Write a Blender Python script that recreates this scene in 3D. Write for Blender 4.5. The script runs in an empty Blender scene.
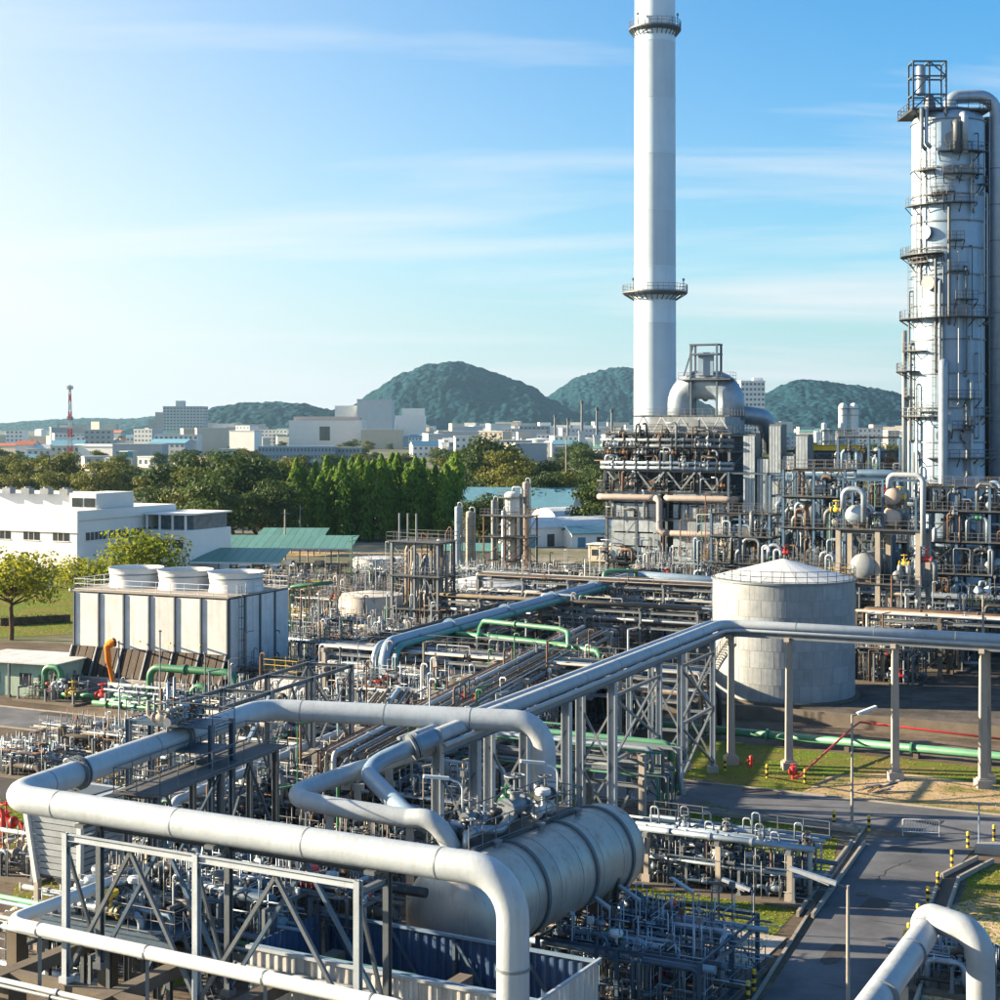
import bpy, math, random
from mathutils import Vector, Matrix
R = math.radians
# ------------------------------------------------------------------ camera
CAMH, F, HY = 26.7, 1600.0, 425.0          # camera height (m), focal length and horizon row in photo pixels
scene = bpy.context.scene
cam = bpy.data.cameras.new('camera')
cam_o = bpy.data.objects.new('camera', cam)
scene.collection.objects.link(cam_o)
cam_o.location = (0, 0, CAMH)
cam_o.rotation_euler = (R(90), 0, 0)
cam.sensor_width = 36.0
cam.lens = 36.0 * F / 1000.0
cam.shift_y = (HY - 500.0) / 1000.0
cam.clip_start, cam.clip_end = 0.5, 30000.0
scene.camera = cam_o
# ------------------------------------------------------------------ sky, sun, exposure
SUN_AZ, SUN_EL = R(171), R(17)              # azimuth counter-clockwise from +X
sd = Vector((math.cos(SUN_AZ) * math.cos(SUN_EL), math.sin(SUN_AZ) * math.cos(SUN_EL), math.sin(SUN_EL)))
world = bpy.data.worlds.new('World'); scene.world = world; world.use_nodes = True
wt = world.node_tree; wt.nodes.clear()
def wn(t, **k):
    n = wt.nodes.new(t)
    for a, b in k.items(): setattr(n, a, b)
    return n
def wmath(op, a, b=None, clamp=False):
    n = wn('ShaderNodeMath', operation=op, use_clamp=clamp)
    for i, v in enumerate((a, b)):
        if v is None: continue
        if isinstance(v, (int, float)): n.inputs[i].default_value = v
        else: wt.links.new(v, n.inputs[i])
    return n.outputs[0]
def wmix(fac, a, b):
    n = wn('ShaderNodeMix', data_type='RGBA')
    for s, v in ((n.inputs[0], fac), (n.inputs[6], a), (n.inputs[7], b)):
        if isinstance(v, (tuple, float)): s.default_value = v
        else: wt.links.new(v, s)
    return n.outputs[2]
sky = wn('ShaderNodeTexSky', sky_type='NISHITA')
sky.sun_disc = False; sky.sun_elevation = SUN_EL
sky.sun_rotation = math.atan2(sd.x, sd.y) % (2 * math.pi)
sky.altitude = 0; sky.air_density = 1.0; sky.dust_density = 0.6; sky.ozone_density = 2.2
hs = wn('ShaderNodeHueSaturation'); hs.inputs['Hue'].default_value = 0.475; hs.inputs['Saturation'].default_value = 1.9; hs.inputs['Value'].default_value = 0.80
wt.links.new(sky.outputs[0], hs.inputs['Color'])
tint = wn('ShaderNodeVectorMath', operation='MULTIPLY'); tint.inputs[1].default_value = (0.006, 0.98, 1.36)   # clear tropical blue
wt.links.new(hs.outputs[0], tint.inputs[0])
tc = wn('ShaderNodeTexCoord')
sep = wn('ShaderNodeSeparateXYZ'); wt.links.new(tc.outputs['Generated'], sep.inputs[0])
dotn = wn('ShaderNodeVectorMath', operation='DOT_PRODUCT'); wt.links.new(tc.outputs['Generated'], dotn.inputs[0]); dotn.inputs[1].default_value = sd
zc = wmath('MAXIMUM', sep.outputs[2], 0.0)
veil = wmath('MULTIPLY', wmath('POWER', 2.718, wmath('MULTIPLY', zc, -9.0)), 0.98)             # bright humid air near the horizon
sunward = wmath('MULTIPLY', wmath('POWER', wmath('MAXIMUM', wmath('ADD', wmath('MULTIPLY', dotn.outputs['Value'], 0.8), 0.2), 0.0), 3.2), 4.0)
veil2 = wmath('ADD', veil, wmath('MULTIPLY', sunward, wmath('POWER', 2.718, wmath('MULTIPLY', zc, -2.2))), clamp=True)
# thin cirrus: noise on a plane projection of the sky
pz = wmath('ADD', zc, 0.09)
px_ = wmath('DIVIDE', sep.outputs[0], pz); py_ = wmath('DIVIDE', sep.outputs[1], pz)
cmb = wn('ShaderNodeCombineXYZ'); wt.links.new(px_, cmb.inputs[0]); wt.links.new(py_, cmb.inputs[1])
mp = wn('ShaderNodeMapping'); mp.inputs['Rotation'].default_value = (0, 0, R(-42)); mp.inputs['Scale'].default_value = (0.42, 1.15, 1); mp.inputs['Location'].default_value = (0.2, 8.4, 0)
wt.links.new(cmb.outputs[0], mp.inputs[0])
nz = wn('ShaderNodeTexNoise'); nz.inputs['Scale'].default_value = 0.62; nz.inputs['Detail'].default_value = 9; nz.inputs['Roughness'].default_value = 0.56; nz.inputs['Distortion'].default_value = 0.35
wt.links.new(mp.outputs[0], nz.inputs['Vector'])
cr = wn('ShaderNodeValToRGB'); cr.color_ramp.elements[0].position = 0.47; cr.color_ramp.elements[1].position = 0.65
wt.links.new(nz.outputs[0], cr.inputs[0])
cloud = wmath('MULTIPLY', cr.outputs[0], wmath('MULTIPLY', wmath('POWER', 2.718, wmath('MULTIPLY', zc, -1.5)), 0.95))
c1 = wmix(veil2, tint.outputs[0], (4.5, 4.65, 4.75, 1))
glow = wmath('MULTIPLY', sunward, wmath('POWER', 2.718, wmath('MULTIPLY', zc, -6.5)), clamp=True)
c1b = wmix(glow, c1, (5.0, 4.8, 4.5, 1))                                # creamy glow of the low sun in the humid air
c2 = wmix(cloud, c1b, (4.65, 4.75, 4.8, 1))
bg = wn('ShaderNodeBackground'); bg.inputs[1].default_value = 0.05
wo = wn('ShaderNodeOutputWorld')
wt.links.new(c2, bg.inputs[0]); wt.links.new(bg.outputs[0], wo.inputs[0])
sun = bpy.data.lights.new('sun', 'SUN'); sun.energy = 5.0; sun.angle = R(0.5); sun.color = (1.0, 0.79, 0.52)
sun_o = bpy.data.objects.new('sun', sun); scene.collection.objects.link(sun_o)
sun_o.location = sd * 400; sun_o.rotation_euler = sd.to_track_quat('Z', 'Y').to_euler()
scene.view_settings.view_transform = 'Standard'; scene.view_settings.look = 'None'
scene.view_settings.exposure = 2.1; scene.view_settings.gamma = 1.0; scene.view_settings.use_curve_mapping = False
scene.cycles.max_bounces = 5; scene.cycles.diffuse_bounces = 1; scene.cycles.glossy_bounces = 3
scene.cycles.transparent_max_bounces = 4; scene.cycles.volume_bounces = 0
scene.cycles.use_denoising = True
# ------------------------------------------------------------------ helpers
HAZE = 0.00005
GA = R(-27.5)                                # the plant's grid: u runs right and towards the camera, v away
U = Vector((math.cos(GA), math.sin(GA), 0)); V = Vector((-math.sin(GA), math.cos(GA), 0)); Z = Vector((0, 0, 1))
def G(x, y, z=0.0):
    d = (CAMH - z) * F / (y - HY); return Vector(((x - 500) / F * d, d, z))
def D(x, y, d): return Vector(((x - 500) / F * d, d, CAMH - (y - HY) / F * d))
col = scene.collection
def tag(o, label=None, cat=None, group=None, kind=None):
    if label: o['label'] = label
    if cat: o['category'] = cat
    if group: o['group'] = group
    if kind: o['kind'] = kind
    return o
def thing(name, label, cat, loc, rot=GA, group=None):
    o = bpy.data.objects.new(name, None); col.objects.link(o)
    o.location = loc; o.rotation_euler = (0, 0, rot); o.empty_display_size = 0.5
    return tag(o, label, cat, group)
def local(root, p):
    return Matrix.Rotation(-root.rotation_euler.z, 3, 'Z') @ (Vector(p) - Vector(root.location))
def inst(name, me, parent, loc=(0, 0, 0), rot=(0, 0, 0), scl=None):
    o = bpy.data.objects.new(name, me); col.objects.link(o); o.parent = parent
    o.location = loc; o.rotation_euler = rot
    if scl: o.scale = scl
    return o
def copy_tree(o, parent=None):
    c = o.copy(); col.objects.link(c); c.parent = parent
    for ch in list(o.children): copy_tree(ch, c)
    return c
class MB:
    def __init__(s): s.v = []; s.f = []; s.s = []
    def face(s, idx, sm=False): s.f.append(idx); s.s.append(sm)
    def quad(s, a, b, c, d, sm=False):
        n = len(s.v); s.v += [tuple(a), tuple(b), tuple(c), tuple(d)]; s.face((n, n+1, n+2, n+3), sm); return s
    def hexa(s, p):                           # 8 corners: bottom ring then top ring
        n = len(s.v); s.v += [tuple(q) for q in p]
        for f in ((3,2,1,0),(4,5,6,7),(0,1,5,4),(1,2,6,5),(2,3,7,6),(3,0,4,7)): s.face(tuple(n+i for i in f))
        return s
    def b2(s, x0, x1, y0, y1, z0, z1):
        return s.hexa([(x0,y0,z0),(x1,y0,z0),(x1,y1,z0),(x0,y1,z0),(x0,y0,z1),(x1,y0,z1),(x1,y1,z1),(x0,y1,z1)])
    def box(s, c, sx, sy, sz): return s.b2(c[0]-sx/2, c[0]+sx/2, c[1]-sy/2, c[1]+sy/2, c[2]-sz/2, c[2]+sz/2)
    def bar(s, p, q, w, h=None):
        h = h or w; p = Vector(p); q = Vector(q); t = (q-p).normalized()
        a = t.cross(Z) if abs(t.z) < 0.98 else Vector((1,0,0)); a.normalize(); b = a.cross(t)
        a *= w/2; b *= h/2
        return s.hexa([p-a-b, p+a-b, p+a+b, p-a+b, q-a-b, q+a-b, q+a+b, q-a+b])
    def ibeam(s, p, q, w, h, t=None):
        t = t or max(0.02, w*0.12); p = Vector(p); q = Vector(q); d = (q-p).normalized()
        a = d.cross(Z) if abs(d.z) < 0.98 else Vector((1,0,0)); a.normalize(); b = a.cross(d)
        for sg in (-1, 1):
            o = b*(h/2-t/2)*sg; s.bar2(p+o, q+o, a*w/2, b*t/2)
        return s.bar2(p, q, a*t/2, b*(h/2-t))
    def bar2(s, p, q, a, b):
        return s.hexa([p-a-b, p+a-b, p+a+b, p-a+b, q-a-b, q+a-b, q+a+b, q-a+b])
    def ring(s, c, a, b, n): return [tuple(c + a*math.cos(2*math.pi*i/n) + b*math.sin(2*math.pi*i/n)) for i in range(n)]
    def cyl(s, p, q, r, n=10, r2=None, cap=True):
        p = Vector(p); q = Vector(q); t = (q-p).normalized(); r2 = r if r2 is None else r2
        a = t.cross(Z) if abs(t.z) < 0.98 else Vector((1,0,0)); a.normalize(); b = t.cross(a)
        k = len(s.v); s.v += s.ring(p, a*r, b*r, n) + s.ring(q, a*r2, b*r2, n)
        for i in range(n): s.face((k+i, k+(i+1)%n, k+n+(i+1)%n, k+n+i), True)
        if cap:
            k2 = len(s.v); s.v += s.ring(p, a*r, b*r, n) + s.ring(q, a*r2, b*r2, n)
            s.face(tuple(k2+n-1-i for i in range(n))); s.face(tuple(k2+n+i for i in range(n)))
        return s
    def tube(s, pts, r, n=8, bend=None, cap=True):
        pts = fillet(pts, bend if bend is not None else r*3)
        k0 = len(s.v); m = len(pts); a = None
        for i, p in enumerate(pts):
            t = (pts[min(i+1, m-1)] - pts[max(i-1, 0)]).normalized()
            if a is None:
                a = t.cross(Z) if abs(t.z) < 0.95 else Vector((1,0,0))
            a = (a - t*a.dot(t)).normalized(); b = t.cross(a)
            s.v += s.ring(p, a*r, b*r, n)
            if i:
                k = k0 + (i-1)*n
                for j in range(n): s.face((k+j, k+(j+1)%n, k+n+(j+1)%n, k+n+j), True)
        if cap:
            s.face(tuple(k0+n-1-i for i in range(n))); s.face(tuple(k0+(m-1)*n+i for i in range(n)))
        return s
    def lathe(s, prof, n=24, c=(0,0,0), ax=None, smooth=True):
        """profile of (radius, along); sharp profile corners are kept by doubling rings"""
        c = Vector(c); t = Vector(ax).normalized() if ax is not None else Vector((0,0,1))
        a = t.cross(Z) if abs(t.z) < 0.98 else Vector((1,0,0)); a.normalize(); b = t.cross(a)
        for (r0, z0), (r1, z1) in zip(prof, prof[1:]):
            k = len(s.v); s.v += s.ring(c+t*z0, a*r0, b*r0, n) + s.ring(c+t*z1, a*r1, b*r1, n)
            for i in range(n): s.face((k+i, k+(i+1)%n, k+n+(i+1)%n, k+n+i), smooth)
        return s
    def dome(s, c, r, h, ax=(0,0,1), n=24, m=6):
        t = Vector(ax).normalized(); c = Vector(c)
        a = t.cross(Z) if abs(t.z) < 0.98 else Vector((1,0,0)); a.normalize(); b = t.cross(a)
        k = len(s.v)
        for j in range(m+1):
            th = math.pi/2*j/m; s.v += s.ring(c+t*h*math.sin(th), a*r*max(math.cos(th), 1e-3), b*r*max(math.cos(th), 1e-3), n)
        for j in range(m):
            for i in range(n): s.face((k+j*n+i, k+j*n+(i+1)%n, k+(j+1)*n+(i+1)%n, k+(j+1)*n+i), True)
        return s
    def torus(s, c, Rr, r, ax=(0,0,1), n=12, m=5):
        t = Vector(ax).normalized(); c = Vector(c)
        a = t.cross(Z) if abs(t.z) < 0.98 else Vector((1,0,0)); a.normalize(); b = t.cross(a)
        pts = [c + a*Rr*math.cos(2*math.pi*i/n) + b*Rr*math.sin(2*math.pi*i/n) for i in range(n)]
        k = len(s.v)
        for i in range(n):
            o = (pts[i]-c).normalized(); s.v += s.ring(pts[i], o*r, t*r, m)
        for i in range(n):
            for j in range(m): s.face((k+i*m+j, k+i*m+(j+1)%m, k+((i+1)%n)*m+(j+1)%m, k+((i+1)%n)*m+j), True)
        return s
    def rail(s, pts, h=1.1, sp=1.5, r=0.028, mid=True, n=4):
        pts = [Vector(p) for p in pts]
        for p, q in zip(pts, pts[1:]):
            L = (q-p).length; k = max(1, round(L/sp))
            for i in range(k+1):
                b = p.lerp(q, i/k); s.cyl(b, b+Z*h, r, n, cap=False)
            for hh in ((h, h*0.55, 0.1) if mid else (h,)):
                s.cyl(p+Z*hh, q+Z*hh, r, n, cap=False)
        return s
    def ladder(s, p, h, side=(1,0,0), w=0.45, cage=True, out=(0,-1,0)):
        p = Vector(p); a = Vector(side)*w/2; o = Vector(out)
        for sg in (-1, 1): s.cyl(p+a*sg, p+a*sg+Z*h, 0.03, 4, cap=False)
        for i in range(int(h/0.35)): s.cyl(p-a+Z*i*0.35, p+a+Z*i*0.35, 0.016, 3, cap=False)
        if cage:
            for i in range(int((h-2.2)/1.1)+1):
                c = p+Z*(2.2+i*1.1)
                pts = [c-a, c-a*1.5+o*0.4, c+o*0.72, c+a*1.5+o*0.4, c+a]
                for u, w_ in zip(pts, pts[1:]): s.bar(u, w_, 0.03, 0.05)
            for off in (-a*1.5+o*0.4, o*0.72, a*1.5+o*0.4):
                if h > 2.4: s.bar(p+Z*2.2+off, p+Z*h+off, 0.03)
        return s
    def stair(s, p, q, w=0.8):
        p = Vector(p); q = Vector(q); d = q-p; f = Vector((d.x, d.y, 0)).normalized(); sd_ = f.cross(Z)*w/2
        for sg in (-1, 1):
            s.bar(p+sd_*sg, q+sd_*sg, 0.06, 0.2); s.cyl(p+sd_*sg+Z, q+sd_*sg+Z, 0.03, 4, cap=False)
            k = max(2, int(d.length/1.4))
            for i in range(k+1): b = p.lerp(q, i/k)+sd_*sg; s.cyl(b, b+Z, 0.025, 4, cap=False)
        n = max(2, int(abs(d.z)/0.2))
        for i in range(n): c = p.lerp(q, (i+0.5)/n); s.bar(c-sd_, c+sd_, 0.24, 0.03)
        return s
    def prism(s, poly, z0, z1):
        n = len(poly); k = len(s.v); s.v += [(x, y, z0) for x, y in poly] + [(x, y, z1) for x, y in poly]
        s.face(tuple(k+n-1-i for i in range(n))); s.face(tuple(k+n+i for i in range(n)))
        for i in range(n): s.face((k+i, k+(i+1)%n, k+n+(i+1)%n, k+n+i))
        return s
    def sheet(s, pts):
        k = len(s.v); s.v += [tuple(p) for p in pts]; s.face(tuple(range(k, k+len(pts)))); return s
    def mesh(s, name, mat):
        me = bpy.data.meshes.new(name); me.from_pydata(s.v, [], s.f)
        me.polygons.foreach_set('use_smooth', s.s)
        if mat: me.materials.append(mat)
        return me
    def build(s, name, mat, parent=None, loc=(0,0,0), rot=(0,0,0), **k):
        o = inst(name, s.mesh(name, mat), parent, loc, rot); return tag(o, **k)
def fillet(pts, br, n=5):
    pts = [Vector(p) for p in pts]
    if len(pts) < 3 or br <= 0: return pts
    out = [pts[0]]
    for a, b, c in zip(pts, pts[1:], pts[2:]):
        u = (a-b); w = (c-b); lu, lw = u.length, w.length; u.normalize(); w.normalize()
        ang = math.acos(max(-1, min(1, u.dot(w))))
        if ang > math.pi-0.03 or ang < 0.05: out.append(b); continue
        t = min(br/math.tan(ang/2), lu*0.49, lw*0.49); rr = t*math.tan(ang/2)
        cen = b + (u+w).normalized()*(rr/math.sin(ang/2))
        s0 = (b+u*t)-cen; s1 = (b+w*t)-cen; om = s0.angle(s1); nn = max(n, int(om/0.2))
        for i in range(nn+1):
            f = i/nn; out.append(cen + s0*(math.sin((1-f)*om)/math.sin(om)) + s1*(math.sin(f*om)/math.sin(om)))
    out.append(pts[-1]); return out
# ------------------------------------------------------------------ materials
MATS = {}
def mat(name, c, rough=0.5, metal=0.0, var=0.12, streak=0.25, dirt=(0.16, 0.12, 0.09), dscale=1.0, bump=0.03, rust=0.0, nscale=1.6, objvar=0.10, spec=0.5):
    m = bpy.data.materials.new(name); m.use_nodes = True; MATS[name] = m
    t = m.node_tree; N = t.nodes; L = t.links; b = N['Principled BSDF']
    b.inputs['Metallic'].default_value = metal; b.inputs['Specular IOR Level'].default_value = spec
    tc = N.new('ShaderNodeTexCoord'); oi = N.new('ShaderNodeObjectInfo')
    ad = N.new('ShaderNodeVectorMath'); ad.operation = 'ADD'; L.new(tc.outputs['Object'], ad.inputs[0])
    sc = N.new('ShaderNodeVectorMath'); sc.operation = 'SCALE'; sc.inputs['Scale'].default_value = 37.0
    cx = N.new('ShaderNodeCombineXYZ'); L.new(oi.outputs['Random'], cx.inputs[0]); L.new(oi.outputs['Random'], cx.inputs[2]); L.new(cx.outputs[0], sc.inputs[0]); L.new(sc.outputs[0], ad.inputs[1])
    n1 = N.new('ShaderNodeTexNoise'); n1.inputs['Scale'].default_value = 0.55*nscale; n1.inputs['Detail'].default_value = 7; n1.inputs['Roughness'].default_value = 0.62; L.new(ad.outputs[0], n1.inputs['Vector'])
    mp = N.new('ShaderNodeMapping'); mp.inputs['Scale'].default_value = (2.6*dscale, 2.6*dscale, 0.16*dscale); L.new(ad.outputs[0], mp.inputs[0])
    n2 = N.new('ShaderNodeTexNoise'); n2.inputs['Scale'].default_value = 1.1; n2.inputs['Detail'].default_value = 6; n2.inputs['Roughness'].default_value = 0.6; L.new(mp.outputs[0], n2.inputs['Vector'])
    r1 = N.new('ShaderNodeMapRange'); r1.inputs[1].default_value = 0.32; r1.inputs[2].default_value = 0.68; r1.inputs[3].default_value = 1-var; r1.inputs[4].default_value = 1+var; L.new(n1.outputs[0], r1.inputs[0])
    r3 = N.new('ShaderNodeMapRange'); r3.inputs[3].default_value = 1-objvar; r3.inputs[4].default_value = 1+objvar; L.new(oi.outputs['Random'], r3.inputs[0])
    mu = N.new('ShaderNodeMath'); mu.operation = 'MULTIPLY'; L.new(r1.outputs[0], mu.inputs[0]); L.new(r3.outputs[0], mu.inputs[1])
    v = N.new('ShaderNodeVectorMath'); v.operation = 'SCALE'; v.inputs[0].default_value = c[:3]; L.new(mu.outputs[0], v.inputs['Scale'])
    out = v.outputs[0]
    r2 = N.new('ShaderNodeMapRange'); r2.inputs[1].default_value = 0.52; r2.inputs[2].default_value = 0.78; r2.inputs[3].default_value = 0; r2.inputs[4].default_value = streak; L.new(n2.outputs[0], r2.inputs[0])
    mx = N.new('ShaderNodeMix'); mx.data_type = 'RGBA'; L.new(r2.outputs[0], mx.inputs[0]); L.new(out, mx.inputs[6]); mx.inputs[7].default_value = (*dirt, 1); out = mx.outputs[2]
    if rust > 0:
        n3 = N.new('ShaderNodeTexNoise'); n3.inputs['Scale'].default_value = 1.3*nscale; n3.inputs['Detail'].default_value = 9; n3.inputs['Roughness'].default_value = 0.7
        mp3 = N.new('ShaderNodeMapping'); mp3.inputs['Scale'].default_value = (1, 1, 0.4); L.new(ad.outputs[0], mp3.inputs[0]); L.new(mp3.outputs[0], n3.inputs['Vector'])
        r4 = N.new('ShaderNodeMapRange'); r4.inputs[1].default_value = 0.66-rust*0.2; r4.inputs[2].default_value = 0.80-rust*0.2; r4.inputs[4].default_value = 0.85; L.new(n3.outputs[0], r4.inputs[0])
        m3 = N.new('ShaderNodeMix'); m3.data_type = 'RGBA'; L.new(r4.outputs[0], m3.inputs[0]); L.new(out, m3.inputs[6]); m3.inputs[7].default_value = (0.23, 0.095, 0.035, 1); out = m3.outputs[2]
    L.new(out, b.inputs['Base Color'])
    rr = N.new('ShaderNodeMapRange'); rr.inputs[3].default_value = max(0.05, rough-0.1); rr.inputs[4].default_value = min(1, rough+0.14); L.new(n1.outputs[0], rr.inputs[0]); L.new(rr.outputs[0], b.inputs['Roughness'])
    if bump:
        bp = N.new('ShaderNodeBump'); bp.inputs['Strength'].default_value = min(1, bump*8); bp.inputs['Distance'].default_value = bump
        n4 = N.new('ShaderNodeTexNoise'); n4.inputs['Scale'].default_value = 5*nscale; n4.inputs['Detail'].default_value = 4; L.new(ad.outputs[0], n4.inputs['Vector'])
        L.new(n4.outputs[0], bp.inputs['Height']); L.new(bp.outputs[0], b.inputs['Normal'])
    return m
silver = mat('aluminium_cladding', (0.27, 0.34, 0.42), 0.42, 0.45, 0.12, 0.3)
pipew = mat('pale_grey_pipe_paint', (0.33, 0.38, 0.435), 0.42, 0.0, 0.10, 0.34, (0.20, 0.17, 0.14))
white = mat('white_paint', (0.54, 0.58, 0.61), 0.5, 0, 0.06, 0.22, (0.42, 0.36, 0.30))
chim = mat('chimney_white_shade_blue', (0.46, 0.58, 0.69), 0.6, 0, 0.07, 0.28, (0.34, 0.31, 0.28), dscale=0.3, nscale=0.3)  # white paint with blue mixed in so the shaded side looks blue
galv = mat('galvanised_steel', (0.150, 0.180, 0.216), 0.5, 0.25, 0.15, 0.3)
steel = mat('grey_painted_steel', (0.074, 0.094, 0.118), 0.5, 0, 0.16, 0.35)
bsteel = mat('blue_grey_painted_steel', (0.046, 0.087, 0.142), 0.5, 0, 0.16, 0.35)
dsteel = mat('dark_steel', (0.027, 0.031, 0.036), 0.55, 0.2, 0.25, 0.3)
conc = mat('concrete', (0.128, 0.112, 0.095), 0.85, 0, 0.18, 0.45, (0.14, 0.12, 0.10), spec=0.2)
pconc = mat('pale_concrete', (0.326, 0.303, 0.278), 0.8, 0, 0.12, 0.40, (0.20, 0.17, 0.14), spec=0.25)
beige = mat('beige_insulation', (0.30, 0.27, 0.235), 0.6, 0, 0.15, 0.3)
pinkp = mat('pinkish_duct_paint', (0.34, 0.29, 0.27), 0.55, 0, 0.10, 0.3)
rusty = mat('rusted_steel', (0.15, 0.088, 0.06), 0.8, 0.1, 0.35, 0.4)
green = mat('green_pipe_paint', (0.03, 0.17, 0.085), 0.42, 0, 0.12, 0.3)
lgreen = mat('pale_green_pipe_paint', (0.07, 0.22, 0.145), 0.45, 0, 0.12, 0.3)
teal = mat('teal_pipe_paint', (0.045, 0.21, 0.21), 0.42, 0, 0.12, 0.3)
bluep = mat('blue_grey_pipe_paint', (0.185, 0.275, 0.38), 0.36, 0.1, 0.08, 0.2)
red = mat('red_paint', (0.52, 0.035, 0.03), 0.45, 0, 0.12, 0.25)
orange = mat('orange_fabric', (0.85, 0.22, 0.03), 0.85, 0, 0.1, 0.1, spec=0.1)
yellow = mat('yellow_paint', (0.72, 0.48, 0.04), 0.5, 0, 0.1, 0.3)
black = mat('black_paint', (0.025, 0.025, 0.028), 0.5, 0, 0.2, 0.2)
drum_m = mat('weathered_drum_metal', (0.37, 0.365, 0.35), 0.45, 0.35, 0.16, 0.55, (0.24, 0.13, 0.06), rust=0.42, nscale=0.8)
tank_m = mat('weathered_tank_plate', (0.25, 0.285, 0.32), 0.5, 0.1, 0.14, 0.62, (0.16, 0.135, 0.115), dscale=0.7, objvar=0.10)
tower_m = mat('tower_cladding', (0.25, 0.36, 0.49), 0.45, 0.35, 0.10, 0.40, (0.28, 0.25, 0.23), dscale=0.5, objvar=0.08)  # base colour pushed to blue for the tower's shaded side
rtank_m = mat('white_tank_with_rust', (0.520, 0.506, 0.477), 0.6, 0, 0.10, 0.55, (0.40, 0.20, 0.09), rust=0.5)
clad = mat('furnace_cladding', (0.27, 0.325, 0.38), 0.45, 0.3, 0.20, 0.55, (0.20, 0.16, 0.13), objvar=0.22)
panel_w = mat('cooling_tower_panel', (0.50, 0.53, 0.555), 0.7, 0, 0.11, 0.55, (0.26, 0.22, 0.18), dscale=0.7)
louver = mat('brown_louvre', (0.035, 0.022, 0.017), 0.75, 0, 0.25, 0.4)
corr = mat('blue_corrugated_sheet', (0.035, 0.08, 0.18), 0.5, 0.15, 0.15, 0.3)
corrw = mat('pale_corrugated_sheet', (0.480, 0.496, 0.512), 0.5, 0.15, 0.12, 0.5, (0.26, 0.14, 0.07), rust=0.30, nscale=1.2)
deck = mat('grating_deck', (0.092, 0.101, 0.113), 0.7, 0.2, 0.25, 0.3)
rail_m = mat('handrail_steel', (0.142, 0.152, 0.169), 0.5, 0.2, 0.2, 0.35)
fglass = mat('far_window_glass', (0.10, 0.13, 0.16), 0.2, 0, 0.3, 0.0, bump=0)
bframe = mat('mid_blue_frame_paint', (0.055, 0.12, 0.21), 0.5, 0, 0.14, 0.3)
glass = mat('dark_window_glass', (0.03, 0.04, 0.05), 0.12, 0, 0.3, 0.0, bump=0)
wallw = mat('white_render', (0.72, 0.72, 0.71), 0.85, 0, 0.05, 0.18, (0.5, 0.46, 0.42), nscale=0.3, spec=0.2)
wallc = mat('cream_render', (0.527, 0.476, 0.399), 0.85, 0, 0.06, 0.2, nscale=0.3, objvar=0.2, spec=0.2)
wallg = mat('grey_render', (0.357, 0.391, 0.425), 0.85, 0, 0.06, 0.2, nscale=0.3, objvar=0.25, spec=0.2)
roof_t = mat('green_metal_roof', (0.09, 0.23, 0.20), 0.5, 0.1, 0.12, 0.3, (0.2, 0.3, 0.27))
roof_r = mat('red_roof', (0.42, 0.12, 0.07), 0.7, 0, 0.15, 0.3, objvar=0.25)
roof_g = mat('pale_roof_sheet', (0.50, 0.53, 0.55), 0.6, 0.1, 0.12, 0.35)
roof_b = mat('blue_roof_sheet', (0.10, 0.26, 0.36), 0.6, 0, 0.12, 0.3, objvar=0.3)
greenw = mat('pale_green_wall', (0.32, 0.45, 0.38), 0.8, 0, 0.1, 0.3)
bark = mat('bark', (0.11, 0.075, 0.05), 0.9, 0, 0.3, 0.3, spec=0.1)
asph = mat('asphalt', (0.10, 0.11, 0.13), 0.85, 0, 0.32, 0.5, (0.045, 0.045, 0.048), dscale=0.2, bump=0.01, nscale=0.5, spec=0.2)
asph2 = mat('tar_patch', (0.05, 0.05, 0.055), 0.8, 0, 0.25, 0.2, spec=0.25)  # tar patches, and the yard sheet darkened in place of shade
kerbm = mat('kerb_concrete', (0.288, 0.272, 0.248), 0.85, 0, 0.15, 0.3, spec=0.2)
darkconcm = mat('dark_drain_concrete', (0.028, 0.026, 0.026), 0.6, 0, 0.3, 0.0)  # near-black concrete for drain beds and road cracks
def groundmat(name, cols, scale, bump=0.05, scale2=4.0):
    m = bpy.data.materials.new(name); m.use_nodes = True; t = m.node_tree; N = t.nodes; L = t.links; b = N['Principled BSDF']
    b.inputs['Roughness'].default_value = 0.95; b.inputs['Specular IOR Level'].default_value = 0.1
    tc = N.new('ShaderNodeTexCoord')
    a = N.new('ShaderNodeTexNoise'); a.inputs['Scale'].default_value = scale; a.inputs['Detail'].default_value = 10; a.inputs['Roughness'].default_value = 0.65; L.new(tc.outputs['Object'], a.inputs['Vector'])
    r = N.new('ShaderNodeValToRGB'); els = r.color_ramp.elements
    while len(els) < len(cols): els.new(0.5)
    for i, (p, c) in enumerate(cols): els[i].position = p; els[i].color = (*c, 1)
    L.new(a.outputs[0], r.inputs[0])
    n = N.new('ShaderNodeTexNoise'); n.inputs['Scale'].default_value = scale2; n.inputs['Detail'].default_value = 6; n.inputs['Roughness'].default_value = 0.7; L.new(tc.outputs['Object'], n.inputs['Vector'])
    mr = N.new('ShaderNodeMapRange'); mr.inputs[1].default_value = 0.3; mr.inputs[2].default_value = 0.7; mr.inputs[3].default_value = 0.72; mr.inputs[4].default_value = 1.28; L.new(n.outputs[0], mr.inputs[0])
    v = N.new('ShaderNodeVectorMath'); v.operation = 'SCALE'; L.new(r.outputs[0], v.inputs[0]); L.new(mr.outputs[0], v.inputs['Scale']); L.new(v.outputs[0], b.inputs['Base Color'])
    bp = N.new('ShaderNodeBump'); bp.inputs['Strength'].default_value = 0.6; bp.inputs['Distance'].default_value = bump; L.new(n.outputs[0], bp.inputs['Height']); L.new(bp.outputs[0], b.inputs['Normal'])
    return m
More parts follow.
